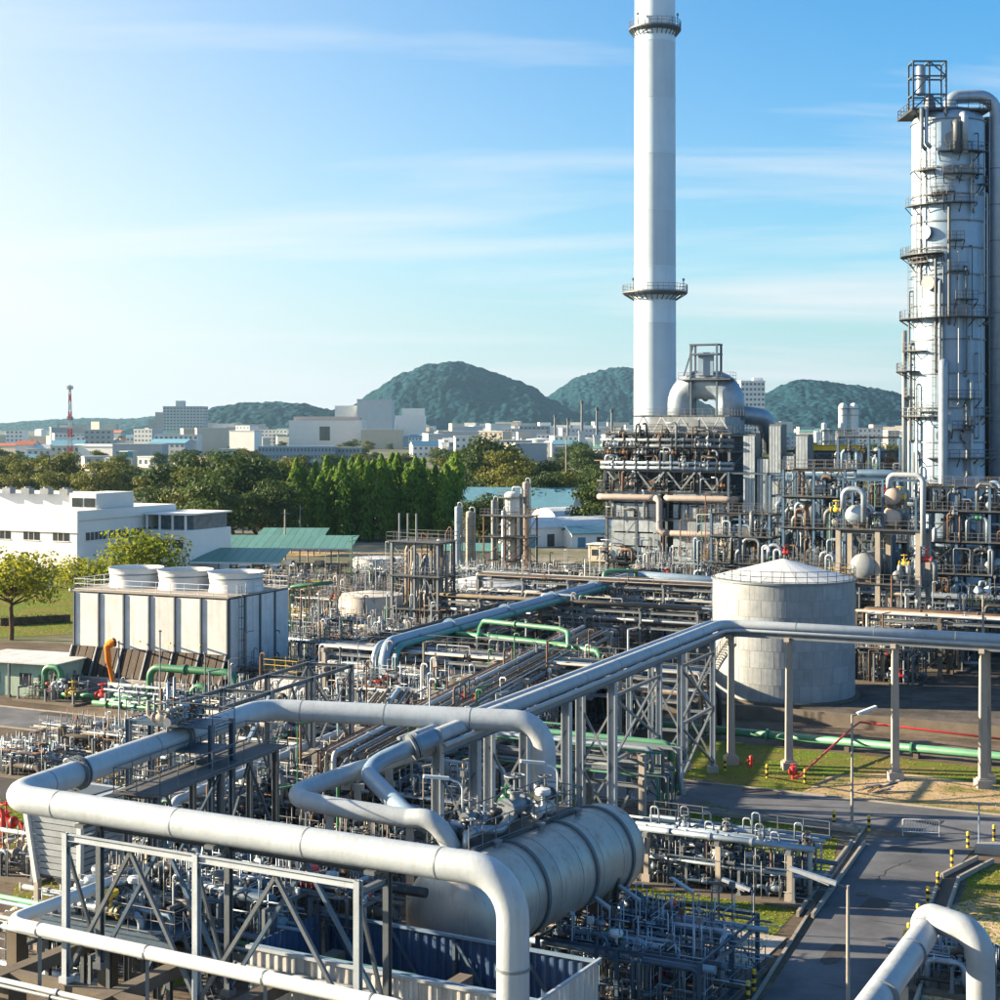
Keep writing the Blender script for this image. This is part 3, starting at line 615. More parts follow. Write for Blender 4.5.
# truss that carries the near run of the loop
dN = (V1-V2); dN.z = 0; LN = dN.length; angN = math.atan2(dN.y, dN.x)
tr = thing('pipe_support_truss', 'white steel truss under the near run of the fat pipe, on concrete beams', 'truss', (V2.x, V2.y, 0), angN)
zt, zb = ZL-RL-0.13, 4.85
stn = [4.3, 10.8, 18.0]                                           # stations along the run
for y in (-1.15, 0.75):
    for i, x in enumerate(stn):
        inst('column', hcol(zt-zb, 0.24, pipew if y < 0 else steel), tr, (x, y, zb))
    for x, x2 in zip(stn, stn[1:]):
        b = MB(); b.ibeam((x+0.14, y, zt-0.15), (x2-0.14, y, zt-0.15), 0.2, 0.26); b.build('top_chord', pipew if y < 0 else steel, tr)
        xm = (x+x2)/2
        for xa in (x, x2):
            b = MB(); b.bar((xa, y+0.05, zb+0.3), (xm, y+0.05, zt-0.35), 0.145); b.build('brace', steel if y < 0 else bsteel, tr)
for x in stn:
    b = MB(); b.ibeam((x, -1.1, zt-0.46), (x, 0.7, zt-0.46), 0.2, 0.26); b.build('tie_beam', galv, tr)
    b = MB(); b.b2(x-0.22, x+0.22, -0.45, 0.45, zt+0.01, zt+0.16); b.build('pipe_shoe', steel, tr)
    for xa, za, xb, zb_ in ((0, zt-0.6, 0, zb+0.4),): b = MB(); b.bar((x, -1.1, zt-0.6), (x, 0.72, zb+0.4), 0.12); b.build('brace', steel, tr)
# concrete table below the truss
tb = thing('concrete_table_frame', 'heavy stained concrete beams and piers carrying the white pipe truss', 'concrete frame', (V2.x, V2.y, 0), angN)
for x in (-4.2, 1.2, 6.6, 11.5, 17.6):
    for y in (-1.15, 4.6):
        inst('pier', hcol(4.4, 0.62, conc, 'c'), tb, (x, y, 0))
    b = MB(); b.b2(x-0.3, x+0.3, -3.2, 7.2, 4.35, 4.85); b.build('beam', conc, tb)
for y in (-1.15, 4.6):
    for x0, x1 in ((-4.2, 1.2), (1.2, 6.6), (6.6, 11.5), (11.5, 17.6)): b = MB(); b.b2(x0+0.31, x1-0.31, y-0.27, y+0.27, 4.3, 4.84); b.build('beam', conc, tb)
for i, (y, r, m) in enumerate(((5.6, 0.12, lgreen), (5.1, 0.09, bluep), (-2.4, 0.1, pipew), (-2.8, 0.07, galv), (2.4, 0.14, silver), (2.9, 0.09, beige), (3.4, 0.11, galv))):
    pp = thing('pipe_run', ['pale green pipe', 'slim blue pipe', 'white pipe', 'thin galvanised pipe', 'silver pipe', 'slim beige pipe', 'galvanised pipe'][i] + ' laid along the stained concrete table beams', 'pipe', (V2.x, V2.y, 0), angN)
    pipe(pp, [(-7, y, 4.86+r), (16.5, y, 4.86+r), (16.5, y, 1.0)], r, m, fl=4)
# lower white pipe in front of the table
A = G(6, 922, 7.0); B = G(395, 1006, 7.0)
wp = thing('pipe_run', 'smooth white pipe strapped below the truss, bending back over the valve walkway', 'pipe', (A.x, A.y, 0), 0)
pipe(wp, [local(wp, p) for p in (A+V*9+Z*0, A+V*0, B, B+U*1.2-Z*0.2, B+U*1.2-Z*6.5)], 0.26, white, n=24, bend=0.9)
for t in (0.1, 0.4, 0.7, 0.95):
    c = local(wp, A.lerp(B, t)); d = (B-A).normalized(); b = MB(); b.cyl(c-d*0.04, c+d*0.04, 0.275, 24); b.build('clamp', galv, wp)
    b = MB(); b.bar(c-Z*0.3, c-Z*2.2, 0.12); b.build('hanger_post', galv, wp)
# valve walkway (left), with manifold on it
Wc = G(118, 918, 5.6)
wk = thing('valve_walkway', 'blue grey steel walkway with handrails, crowded with silver valves', 'walkway', (Wc.x, Wc.y, 0), GA)
b = MB(); b.b2(-3.4, 4.0, -1.2, 1.4, 5.5, 5.6); b.build('deck', bsteel, wk)
for y in (-1.2, 1.4): b = MB(); b.ibeam((-3.4, y, 5.35), (4.0, y, 5.35), 0.15, 0.3); b.build('edge_beam', bsteel, wk)
for x in (-3.0, 0.4, 3.6):
    for y in (-1.0, 1.2): inst('post', hcol(5.2, 0.2, steel), wk, (x, y, 0))
b = MB(); b.rail([(-3.4, 1.35, 5.6), (4.0, 1.35, 5.6), (4.0, -1.15, 5.6), (-3.4, -1.15, 5.6)], sp=1.3); b.build('handrail', rail_m, wk)
b = MB(); b.stair((5.6, -0.2, 2.2), (4.0, -0.2, 5.6)); b.build('stair', galv, wk)
vm = thing('valve_manifold', 'row of silver control valves and insulated pipes on the blue grey walkway', 'valve manifold', (Wc.x, Wc.y, 5.6), GA)
rng = random.Random(5)
for k in range(6):
    y = -0.7+0.36*k; r = rng.choice([0.09, 0.12, 0.16]); x0 = rng.uniform(-3.2, -2.2); x1 = rng.uniform(1.0, 3.4)
    pipe(vm, [(x0, y, -0.4), (x0, y, 0.55+0.08*k), (x1, y, 0.55+0.08*k), (x1, y, -0.3)], r, [silver, bluep, pipew, silver, beige, silver][k], fl=1.2)
    for j in range(2): inst('valve', valve_mesh(0.75, rng.choice([silver, galv, steel])), vm, (rng.uniform(x0+0.6, x1-0.5), y, 0.55+0.08*k))
    inst('control_valve', act_mesh(rng.uniform(0.8, 1.15), rng.choice([white, silver, galv, yellow])), vm, (rng.uniform(-1.8, 0.8), y, 0.62+0.08*k))
# corrugated hopper below the left corner of the loop
H0 = G(78, 878, 3.6)
hp = thing('corrugated_hopper', 'pale blue corrugated sheet hopper with white corner post under the pipe corner', 'hopper', (H0.x, H0.y, 0), GA)
for i in range(12):
    z0_, z1_ = 4.0+i*0.34, 4.0+(i+1)*0.34-0.05; s0 = 1.35+0.035*i; s1 = s0+0.035
    b = MB(); b.hexa([(-s0, -s0, z0_), (s0, -s0, z0_), (s0, s0, z0_), (-s0, s0, z0_), (-s1-0.04, -s1-0.04, z1_), (s1+0.04, -s1-0.04, z1_), (s1+0.04, s1+0.04, z1_), (-s1-0.04, s1+0.04, z1_)]); b.build('corrugation', pipew, hp)
b = MB(); b.b2(-1.3, 1.3, -1.3, 1.3, 3.9, 4.0+12*0.34); b.build('core_panel', steel, hp)
for sx in (-1, 1):
    for sy in (-1, 1): b = MB(); b.bar((sx*1.42, sy*1.42, 3.6), (sx*1.88, sy*1.88, 8.2), 0.26); b.build('corner_post', white, hp); inst('leg', hcol(3.7, 0.28, pconc, 'c'), hp, (sx*1.4, sy*1.4, 0))
b = MB(); b.lathe([(0.5, 3.0), (1.4, 3.9)], 16); b.build('outlet', galv, hp)
# platform with blue rails beside the left run of the loop
c = V2.lerp(V3, 0.56); c.z = 0; dL = (V3-V2); angL = math.atan2(dL.y, dL.x)
pf = thing('access_platform', 'blue steel access platform with handrails hugging the left pipe run', 'platform', c, angL)
frame(pf, [-5.2, 0.4, 6.0], [-2.7, -1.2], [5.5, 10.2], 0.26, bsteel, decks=[10.2], rails=[10.2], pb=0.7, seed=4, cm=steel)
b = MB(); b.b2(0.2, 2.3, -2.4, 2.4, 10.9, 11.0); b.build('upper_deck', bsteel, pf)
b = MB(); b.rail([(0.2, -2.4, 12.2), (2.3, -2.4, 12.2), (2.3, 2.4, 12.2), (0.2, 2.4, 12.2), (0.2, -2.4, 12.2)]); b.build('handrail', bsteel, pf)
for x in (0.25, 2.25):
    for y in (-2.3, 2.3): inst('column', hcol(12.3, 0.24, bsteel), pf, (x, y, 0))
b = MB(); b.b2(0.2, 2.3, -2.4, 2.4, 12.1, 12.2); b.build('bridge_deck', bsteel, pf)
tv = thing('valve_cluster', 'cluster of brown and silver relief valves on the pipe beside the blue platform', 'valve cluster', V2.lerp(V3, 0.60)+Z*(RL+0.02), angL)
for k in range(5):
    x = -1.1+k*0.6; pipe(tv, [(x, -0.2, -0.1), (x, -0.2, 0.6), (x, 0.9, 0.6), (x, 0.9, 1.4+0.2*k)], 0.08, [beige, galv, rusty, silver, galv][k])
    inst('valve', valve_mesh(0.75, [beige, galv, rusty, silver, dsteel][k]), tv, (x, 0.2, 0.6), (0, 0, R(90))); inst('control_valve', act_mesh(0.7, [galv, beige, silver, rusty, galv][k]), tv, (x, -0.4, 0.55))
# frame and rails right of the left run (steel bents)
c = G(268, 838, 0)
sf = thing('steel_bent_frame', 'grey steel bents with long diagonal braces inside the pipe loop', 'steel frame', c, angL)
frame(sf, [-8.0, -2.0, 4.0, 10.0], [-1.2, 2.2], [4.4, 9.9], 0.3, steel, pb=0.9, seed=8, cm=galv)
b = MB(); b.bar((-8, -1.2, 4.6), (-2, -1.2, 9.6), 0.2); b.build('brace', bluep, sf)
pipe(sf, [(-11, 0.4, 0.4), (-11, 0.4, 4.7), (12, 0.4, 4.7), (12, 0.4, 0.4)], 0.28, pipew, 'pipe', fl=5); pipe(sf, [(-11, 1.3, 0.4), (-11, 1.3, 4.55), (9, 1.3, 4.55), (9, 1.3, 0.5)], 0.14, silver, 'pipe')
# corrugated enclosure
E0 = G(250, 944, 5.8); E1 = G(541, 1001, 5.8); dE = E1-E0; LE = dE.length; aE = math.atan2(dE.y, dE.x)
en = thing('corrugated_enclosure', 'roofless blue corrugated metal enclosure with rusty pale outer sheets beside the drum', 'enclosure', (E0.x, E0.y, 0), aE)
DE = 5.2; sw = 0.42; ns = int(LE/sw)
def ribbed(w, h):
    b = MB(); b.b2(0, w-0.012, 0, 0.03, 0, h); b.hexa([(0.06, -0.07, 0), (w*0.42, -0.07, 0), (w*0.52, 0.0, 0), (0, 0.0, 0), (0.06, -0.07, h), (w*0.42, -0.07, h), (w*0.52, 0.0, h), (0, 0.0, h)]); return b
me1 = ribbed(sw, 5.75).mesh('sheet', corrw); me2 = ribbed(sw, 5.75).mesh('sheet', corr)
for i in range(ns):
    inst('sheet', me1, en, (i*sw, 0, 0)); inst('sheet', me2, en, (i*sw, 0.09, 0)); inst('sheet', me2, en, (i*sw, DE, 0))
for i in range(int(DE/sw)):
    inst('sheet', me1, en, (ns*sw+0.08, i*sw, 0), (0, 0, R(90))); inst('sheet', me2, en, (-0.05, i*sw, 0), (0, 0, R(90)))
for y in (-0.1, 0.16, DE-0.14): b = MB(); b.bar((-0.1, y, 5.72), (ns*sw+0.15, y, 5.72), 0.14, 0.12); b.build('top_rail', pipew if y < 0.1 else bluep, en)
b = MB(); b.bar((ns*sw+0.1, 0, 5.80), (ns*sw+0.1, DE, 5.80), 0.12, 0.1); b.build('top_rail', pipew, en)
for i in range(5):
    x = 0.3+i*(LE-0.6)/4; b = MB(); b.ibeam((x, DE-0.18, 0), (x, DE-0.18, 5.7), 0.14, 0.16); b.build('stud', bsteel, en)
    if i < 4: b = MB(); b.bar((x+0.1, DE-0.2, 5.5), (x+3.0, DE-0.2, 1.5), 0.12); b.build('brace', bsteel, en)
# ------------------------------------------------------------------ the big drum
DA = Vector((-2.6, 69.0, 0)); DB = Vector((5.75, 81.6, 0)); dd = DB-DA; LD = dd.length-1.5; aD = math.atan2(dd.y, dd.x); cD = (DA+DB)/2
RD = 2.2; ZD = 5.35
bd = thing('storage_drum', 'large weathered grey horizontal drum with dark ribs on tall concrete saddles', 'drum', cD, aD)
ncs = 7
for i in range(ncs):
    x0 = -LD/2+LD*i/ncs; b = MB(); b.lathe([(RD, x0), (RD, x0+LD/ncs-0.03)], 64, (0, 0, ZD), (1, 0, 0)); b.build('shell_course', drum_m, bd)
    b = MB(); b.lathe([(RD+0.006, x0+LD/ncs-0.04), (RD+0.006, x0+LD/ncs+0.01)], 64, (0, 0, ZD), (1, 0, 0)); b.build('weld_seam', galv, bd)
b = MB(); b.lathe([(RD-0.01, -LD/2), (RD-0.01, LD/2)], 48, (0, 0, ZD), (1, 0, 0)); b.build('liner', drum_m, bd)
for sg in (-1, 1): b = MB(); b.dome((sg*LD/2, 0, ZD), RD, RD*0.42, (sg, 0, 0), 64, 10); b.build('head', drum_m, bd)
for x in (-LD*0.44, -LD*0.16, LD*0.16, LD*0.42):
    b = MB(); b.lathe([(RD, x-0.1), (RD+0.11, x-0.1), (RD+0.11, x+0.1), (RD, x+0.1)], 64, (0, 0, ZD), (1, 0, 0)); b.build('stiffener_ring', steel, bd)
for x in (-LD*0.30, LD*0.33):
    b = MB(); b.hexa([(x-0.45, -1.9, 0), (x+0.45, -1.9, 0), (x+0.45, 1.9, 0), (x-0.45, 1.9, 0), (x-0.4, -1.75, 4.1), (x+0.4, -1.75, 4.1), (x+0.4, 1.75, 4.1), (x-0.4, 1.75, 4.1)]); b.build('saddle_pier', conc, bd)
    for y in (-1.9, 1.9): b = MB(); b.hexa([(x-0.12, y-0.1, 3.3), (x+0.12, y-0.1, 3.3), (x+0.12, y+0.1, 3.3), (x-0.12, y+0.1, 3.3), (x-0.12, y*1.08-0.08, 5.4), (x+0.12, y*1.08-0.08, 5.4), (x+0.12, y*1.08+0.08, 5.4), (x-0.12, y*1.08+0.08, 5.4)]); b.build('saddle_plate', dsteel, bd)
b = MB(); b.b2(-LD*0.36, LD*0.36, 0.3, 2.6, ZD+RD+0.02, ZD+RD+0.1); b.build('platform_deck', deck, bd)
b = MB(); b.rail([(-LD*0.36, 0.3, ZD+RD+0.1), (LD*0.36, 0.3, ZD+RD+0.1), (LD*0.36, 2.6, ZD+RD+0.1), (-LD*0.36, 2.6, ZD+RD+0.1)], sp=1.1, r=0.033); b.build('handrail', rail_m, bd)
b = MB(); b.bar((LD*0.18, 2.2, ZD+RD+0.75), (LD*0.36, 2.2, ZD+RD+0.75), 0.5, 0.12); b.build('cable_tray', yellow, bd)
for x in (-LD*0.3, -LD*0.1, LD*0.1, LD*0.3): b = MB(); b.bar((x, 2.5, 0), (x, 2.5, ZD+RD), 0.14); b.build('platform_post', steel, bd)
for x in (-3.2, 0.5, 3.9): b = MB(); b.cyl((x, -0.1, ZD+RD-0.2), (x, -0.1, ZD+RD+0.3), 0.14, 12); b.cyl((x, -0.1, ZD+RD+0.25), (x, -0.1, ZD+RD+0.33), 0.23, 12); b.build('nozzle', galv, bd)
dm = thing('valve_manifold', 'bright silver and dark valves packed on the drum platform beside the downcomer pipe', 'valve manifold', cD+Z*(ZD+RD+0.1), aD)
rng = random.Random(31)
for k in range(9):
    x = -4.4+k*1.0; y = rng.uniform(0.8, 2.2); h = rng.uniform(0.5, 1.2)
    pipe(dm, [(x, y, 0), (x, y, h), (x+rng.uniform(0.6, 1.6), y, h), (x+1.3, 2.4, h), (x+1.3, 2.4, 0)], rng.choice([0.07, 0.1, 0.16]), rng.choice([silver, galv, pipew, dsteel]))
    inst('valve', valve_mesh(rng.uniform(0.6, 1.0), rng.choice([silver, galv, dsteel, silver, dsteel, steel, green])), dm, (x+0.4, y, h))
    if k % 2: inst('control_valve', act_mesh(rng.uniform(0.7, 1.1), rng.choice([silver, white, dsteel])), dm, (x-0.3, y-0.3, 0.5))
for k, (x, y) in enumerate(((-2.4, 2.4), (2.9, 0.45))):            # goose-neck lamps of the platform
    lp_ = thing('platform_lamp', ['white arm tube lamp on the drum platform near the S-shaped pipe', 'goose-neck tube lamp on the drum platform beside the yellow tray'][k], 'lamp', cD+Matrix.Rotation(aD, 3, 'Z') @ Vector((x, y, 0))+Z*(ZD+RD+0.1), aD)
    b = MB(); b.tube([(0, 0, 0), (0, 0, 2.3), (-0.5, 0.5, 2.6)], 0.045, 8, 0.4); b.build('pole', white, lp_)
    b = MB(); b.bar((-0.45, 0.45, 2.6), (-1.3, 1.3, 2.75), 0.22, 0.14); b.build('lamp_head', white, lp_)
# ------------------------------------------------------------------ trestle pipe bridge
ZT = 10.6
C0 = G(722, 629, ZT); CL = G(436, 744, ZT); CR = G(1130, 652, ZT)
br = thing('pipe_bridge', 'long pale blue pipe bridge turning a corner in front of the round tank', 'pipe bridge', (C0.x, C0.y, 0), 0)
lb = lambda p: local(br, p)
dl = (CL-C0).normalized(); dr = (CR-C0).normalized(); nl = Z.cross(dl).normalized(); nr = Z.cross(dr).normalized()
# joint offset so the runs stay parallel round the corner
def corner(off):
    # points offset to the far side (away from the camera) by off
    a = C0 - nl*off*(1 if (-nl).y > 0 else -1); 
    sl = nl if nl.x < 0 else -nl; sr = nr if nr.y > 0 else -nr
    pa, pb_ = C0+sl*off, C0+sr*off
    den = dl.x*dr.y-dl.y*dr.x; t = ((pb_.x-pa.x)*dr.y-(pb_.y-pa.y)*dr.x)/den
    return CL+sl*off, pa+dl*t, CR+sr*off
S_END = []
for dv_, L_ in ((dl, (CL-C0).length), (dr, (CR-C0).length)):
    for k in range(1, int(L_/6)): c = lb(C0+dv_*k*6)+Z*0.40; b = MB(); b.cyl(c-dv_*0.03, c+dv_*0.03, 0.412, 24); b.build('weld_seam', galv, br)
for off, r, m, dz in ((0.0, 0.40, pipew, 0.40), (0.75, 0.22, pipew, 0.22), (1.3, 0.26, silver, 0.26), (1.8, 0.12, galv, 0.12), (-0.62, 0.13, pipew, 0.05), (2.15, 0.10, pipew, 0.10)):
    a, c_, e = corner(off); S_END.append(a)
    if off == 0.0:
        b0 = D(372, 770, a.y-4.0)
        pipe(br, [lb(e)+Z*dz, lb(c_)+Z*dz, lb(a)+Z*dz], r*1.0, m, 'main_pipe', 24, 1.6)
    else: pipe(br, [lb(e)+Z*dz, lb(c_)+Z*dz, lb(a)+Z*dz], r, m, 'pipe', 14, 1.2)
for off in (-0.45, 1.95):
    a, c_, e = corner(off)
    for p, q in ((c_, a), (c_, e)): b = MB(); b.ibeam(lb(p)-Z*0.25, lb(q)-Z*0.25, 0.22, 0.42); b.build('girder', galv, br)
for dirn, L in ((dl, (CL-C0).length), (dr, (CR-C0).length)):
    s_ = (Z.cross(dirn)); s_ = s_ if (s_.x < 0 if dirn is dl else s_.y > 0) else -s_
    for i in range(int(L/3)+1):
        p = C0+dirn*i*3; b = MB(); b.bar(lb(p-s_*0.5)-Z*0.1, lb(p+s_*2.1)-Z*0.1, 0.14, 0.16); b.build('sleeper', galv, br)
# concrete posts of the right run
def bigpost(p, m=pconc, h=ZT-0.5, w=0.62, crossdir=None):
    b = MB(); b.hexa([tuple(lb(p)+Vector((sx*w*0.9, sy*w*0.9, 0.7))) for sx, sy in ((-.5,-.5),(.5,-.5),(.5,.5),(-.5,.5))]+[tuple(lb(p)+Vector((sx*w*0.72, sy*w*0.72, h))) for sx, sy in ((-.5,-.5),(.5,-.5),(.5,.5),(-.5,.5))])
    o = b.build('concrete_post', m, br); b = MB(); b.box(lb(p)+Z*0.3, w*1.75, w*1.75, 0.62); b.box(lb(p)+Z*0.66, w*1.3, w*1.3, 0.14); b.build('footing', m, o)
    if crossdir is not None: b = MB(); q = lb(p); b.bar(q+Z*(h+0.02)-crossdir*0.8, q+Z*(h+0.02)+crossdir*2.2, 0.4, 0.3); b.build('cross_head', m, br)
srr = nr if nr.y > 0 else -nr; sll = nl if nl.x < 0 else -nl
for x in (731, 789, 895, 983, 1075):
    t = ((x-500)/F*C0.y-C0.x)/(dr.x-(x-500)/F*dr.y); p = C0+dr*t; p.z = 0
    bigpost(p, crossdir=srr)
    if x >= 983: bigpost(p+srr*1.8, crossdir=None); b = MB(); b.bar(lb(p)+Z*2, lb(p+srr*1.8)+Z*6, 0.14); b.bar(lb(p)+Z*5.6, lb(p+srr*1.8)+Z*5.6, 0.2, 0.3); b.build('brace', galv, br)
# steel lattice bents of the left run
for x, kind in ((709, 2), (676, 2), (655, 2), (608, 1), (562, 1), (520, 1), (470, 1)):
    t = ((x-500)/F*C0.y-C0.x)/(dl.x-(x-500)/F*dl.y); p = C0+dl*t; p.z = 0
    wc = 0.34 if kind == 2 else 0.5
    for off in (-0.3, 1.9): 
        q = lb(p+sll*off); inst('steel_post', hcol(ZT-0.5, wc, pipew), br, q, (0, 0, math.atan2(dl.y, dl.x))); b = MB(); b.box(q+Z*0.25, 0.8, 0.8, 0.5); b.build('footing', pconc, br)
    b = MB()
    for za, zb_ in ((1, 4.6), (4.6, 8.4)): b.bar(lb(p-sll*0.3)+Z*za, lb(p+sll*1.9)+Z*zb_, 0.13); b.bar(lb(p+sll*1.9)+Z*za, lb(p-sll*0.3)+Z*zb_, 0.12)
    b.bar(lb(p-sll*0.3)+Z*4.6, lb(p+sll*1.9)+Z*4.6, 0.2); b.build('brace', galv, br)
for xa, xb in ((655, 608), (709, 676)):
    ps = []
    for x in (xa, xb): t = ((x-500)/F*C0.y-C0.x)/(dl.x-(x-500)/F*dl.y); ps.append(lb(C0+dl*t-sll*0.3)*Vector((1, 1, 0)))
    for za, zb_ in ((0.8, 5.0), (5.0, 9.2)):
        b = MB(); b.bar(ps[0]+Z*za, ps[1]+Z*zb_, 0.15); b.bar(ps[1]+Z*za+Vector((0, .05, 0)), ps[0]+Z*zb_+Vector((0, .05, 0)), 0.15); b.bar(ps[0]+Z*zb_, ps[1]+Z*zb_, 0.2); b.build('brace', galv, br)
# the S-shaped end of the bridge pipe inside the loop, and the white branch it meets
e0 = CL+Z*0.40
sp = thing('s_bend_pipe', 'pale blue S-shaped pipe dropping from the bridge to the white branch pipe', 'pipe', (e0.x, e0.y, 0), 0)
q1 = D(362, 770, e0.y-1.6); q2 = D(410, 818, e0.y-7.5); q3 = D(455, 834, e0.y-7.2)
pipe(sp, [local(sp, p) for p in (e0, q1+Z*0.1, q2, q3)], 0.42, bluep, n=28, bend=1.5)
c = local(sp, e0.lerp(q1, 0.3)); d = (q1-e0).normalized(); b = MB(); b.cyl(c-d*0.16, c-d*0.03, 0.68, 24); b.cyl(c+d*0.03, c+d*0.16, 0.68, 24); b.build('flange', galv, sp)
bp_ = thing('branch_pipe', 'white branch pipe curling from the bents towards the drum platform', 'pipe', (q2.x, q2.y, 0), 0)
w0 = D(352, 772, q2.y+6); w1 = D(285, 796, q2.y+2.6); w2 = D(330, 806, q2.y+1.2)
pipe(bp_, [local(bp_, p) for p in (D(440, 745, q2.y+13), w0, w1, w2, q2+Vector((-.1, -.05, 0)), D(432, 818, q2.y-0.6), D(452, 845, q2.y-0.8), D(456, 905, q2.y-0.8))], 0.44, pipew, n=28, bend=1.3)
b = MB()
for p in (w2, q2):
    b.bar(local(bp_, p)-Z*0.4, local(bp_, Vector((p.x, p.y, 0))), 0.35)
b.build('support_post', pconc, bp_)
sb = thing('branch_pipe', 'slim silver pipe running over the drum platform to a flanged valve', 'pipe', (q3.x, q3.y, 0), 0)
pipe(sb, [local(sb, p) for p in (D(450, 824, q3.y), D(480, 830, q3.y), D(500, 830, q3.y+0.3), D(512, 815, q3.y+1.5))], 0.22, silver, n=16, bend=0.6, fl=1.6)
inst('valve', valve_mesh(1.5, galv), sb, local(sb, D(515, 806, q3.y+2)), (0, 0, aD))
# arched pipe bottom right
a0 = G(868, 1022, 8.3); a1 = G(924, 934, 8.3)
ap = thing('process_pipe', 'fat pale grey pipe arching down beside the striped posts of the side road', 'pipe', (a1.x, a1.y, 0), 0)
pipe(ap, [local(ap, p) for p in (a0-V*14, a1, a1+Vector((0.15, 0.4, 0.55)), a1+U*2.0-V*0.1+Z*0.35, a1+U*2.1-V*0.15-Z*8.3)], 0.50, pipew, n=36, bend=0.95)
for t in (0.25, 0.75):
    c = local(ap, a0.lerp(a1, t)); d = (a1-a0).normalized(); b = MB(); b.cyl(c-d*0.03, c+d*0.03, 0.52, 32); b.build('weld_seam', galv, ap)
for t in (-0.3, 0.55): p = local(ap, a0.lerp(a1, t)); b = MB(); b.bar(p-Z*0.5, p-Z*8.3, 0.4); b.build('support_post', pconc, ap)
# ------------------------------------------------------------------ round tank
TD = 157.0; TX = (787-500)/F*TD; TR = 71.0/F*TD; TH = 11.3
tk = thing('storage_tank', 'round grey storage tank with shallow cone roof behind the pipe bridge', 'tank', (TX, TD+2, 0), GA)
NC, NP = 7, 18
for j in range(NC):
    z0, z1 = 0.25+TH*j/NC, 0.25+TH*(j+1)/NC
    b = MB(); seg = 5; rr = TR+0.012*(j % 2); a0, a1 = 0, 2*math.pi/NP-0.004
    for s in range(seg):
        t0, t1 = a0+(a1-a0)*s/seg, a0+(a1-a0)*(s+1)/seg
        b.quad((rr*math.cos(t0), rr*math.sin(t0), z0), (rr*math.cos(t1), rr*math.sin(t1), z0), (rr*math.cos(t1), rr*math.sin(t1), z1-0.025), (rr*math.cos(t0), rr*math.sin(t0), z1-0.025), True)
    me = b.mesh('shell_plate', tank_m)
    for i in range(NP): inst('shell_plate', me, tk, (0, 0, 0), (0, 0, 2*math.pi*(i+0.5*(j % 2))/NP))
b = MB(); b.lathe([(TR-0.02, 0), (TR-0.02, TH+0.25)], 72); b.build('inner_shell', galv, tk)
b = MB(); b.lathe([(TR+0.5, 0), (TR+0.5, 0.24), (TR-0.1, 0.24)], 72, smooth=False); b.build('ring_footing', conc, tk)
NR = 24
for i in range(NR):
    b = MB(); a0, a1 = 2*math.pi*i/NR, 2*math.pi*(i+1)/NR-0.006; zr = TH+0.27
    for (r0, h0), (r1, h1) in zip(((TR+0.12, 0), (TR*0.5, 0.95), (0.5, 1.75)), ((TR*0.5, 0.95), (0.5, 1.75), (0.02, 1.85))):
        am = (a0+a1)/2
        b.quad((r0*math.cos(a0), r0*math.sin(a0), zr+h0), (r0*math.cos(a1), r0*math.sin(a1), zr+h0), (r1*math.cos(a1), r1*math.sin(a1), zr+h1), (r1*math.cos(a0), r1*math.sin(a0), zr+h1))
    b.build('roof_plate', white, tk)
b = MB(); b.lathe([(TR+0.13, TH+0.12), (TR+0.16, TH+0.12), (TR+0.16, TH+0.3), (TR+0.0, TH+0.32)], 72); b.build('rim_angle', galv, tk)
b = MB(); pts = [((TR+0.05)*math.cos(a*math.pi/20), (TR+0.05)*math.sin(a*math.pi/20), TH+0.3) for a in range(41)]; b.rail(pts, sp=2.2, r=0.03); b.build('roof_handrail', dsteel, tk)
for k, (a, hh) in enumerate(((2.4, 1.6), (2.1, 1.2), (0.4, 1.0))):
    b = MB(); x, y = TR*0.6*math.cos(a), TR*0.6*math.sin(a); b.tube([(x, y, TH+0.9), (x, y, TH+0.9+hh+0.6), (x+0.7, y, TH+0.9+hh+0.6), (x+0.7, y, TH+0.9+hh)], 0.12, 8, 0.3); b.build('vent_pipe', pipew, tk)
b = MB(); pa = [(TR+0.25)*Vector((math.cos(a), math.sin(a), 0))+Z*(0.3+5.5*i/10) for i, a in enumerate([-2.75+0.07*i for i in range(11)])]
for p, q in zip(pa, pa[1:]): b.stair(p, q, 0.7)
b.build('stair', dsteel, tk)
bw = thing('bund_wall', 'low dark stained concrete bund wall around the round tank', 'wall', (TX, TD+2, 0), GA)
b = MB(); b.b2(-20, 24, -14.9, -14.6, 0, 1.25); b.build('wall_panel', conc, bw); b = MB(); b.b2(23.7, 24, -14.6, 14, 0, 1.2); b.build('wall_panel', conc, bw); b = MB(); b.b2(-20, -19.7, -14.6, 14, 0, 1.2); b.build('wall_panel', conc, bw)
sheet('bund_floor', [uv(*(lambda a, b_: (Vector((TX, TD+2, 0)).dot(U)+a, Vector((TX, TD+2, 0)).dot(V)+b_))(a, b_)) for a, b_ in ((-19.5, -14.4), (62, -14.4), (62, 75), (-19.5, 75))], groundmat('bund_asphalt', [(0.35, (0.045, 0.045, 0.045)), (0.6, (0.11, 0.10, 0.095))], 0.3, 0.02), 0.024)
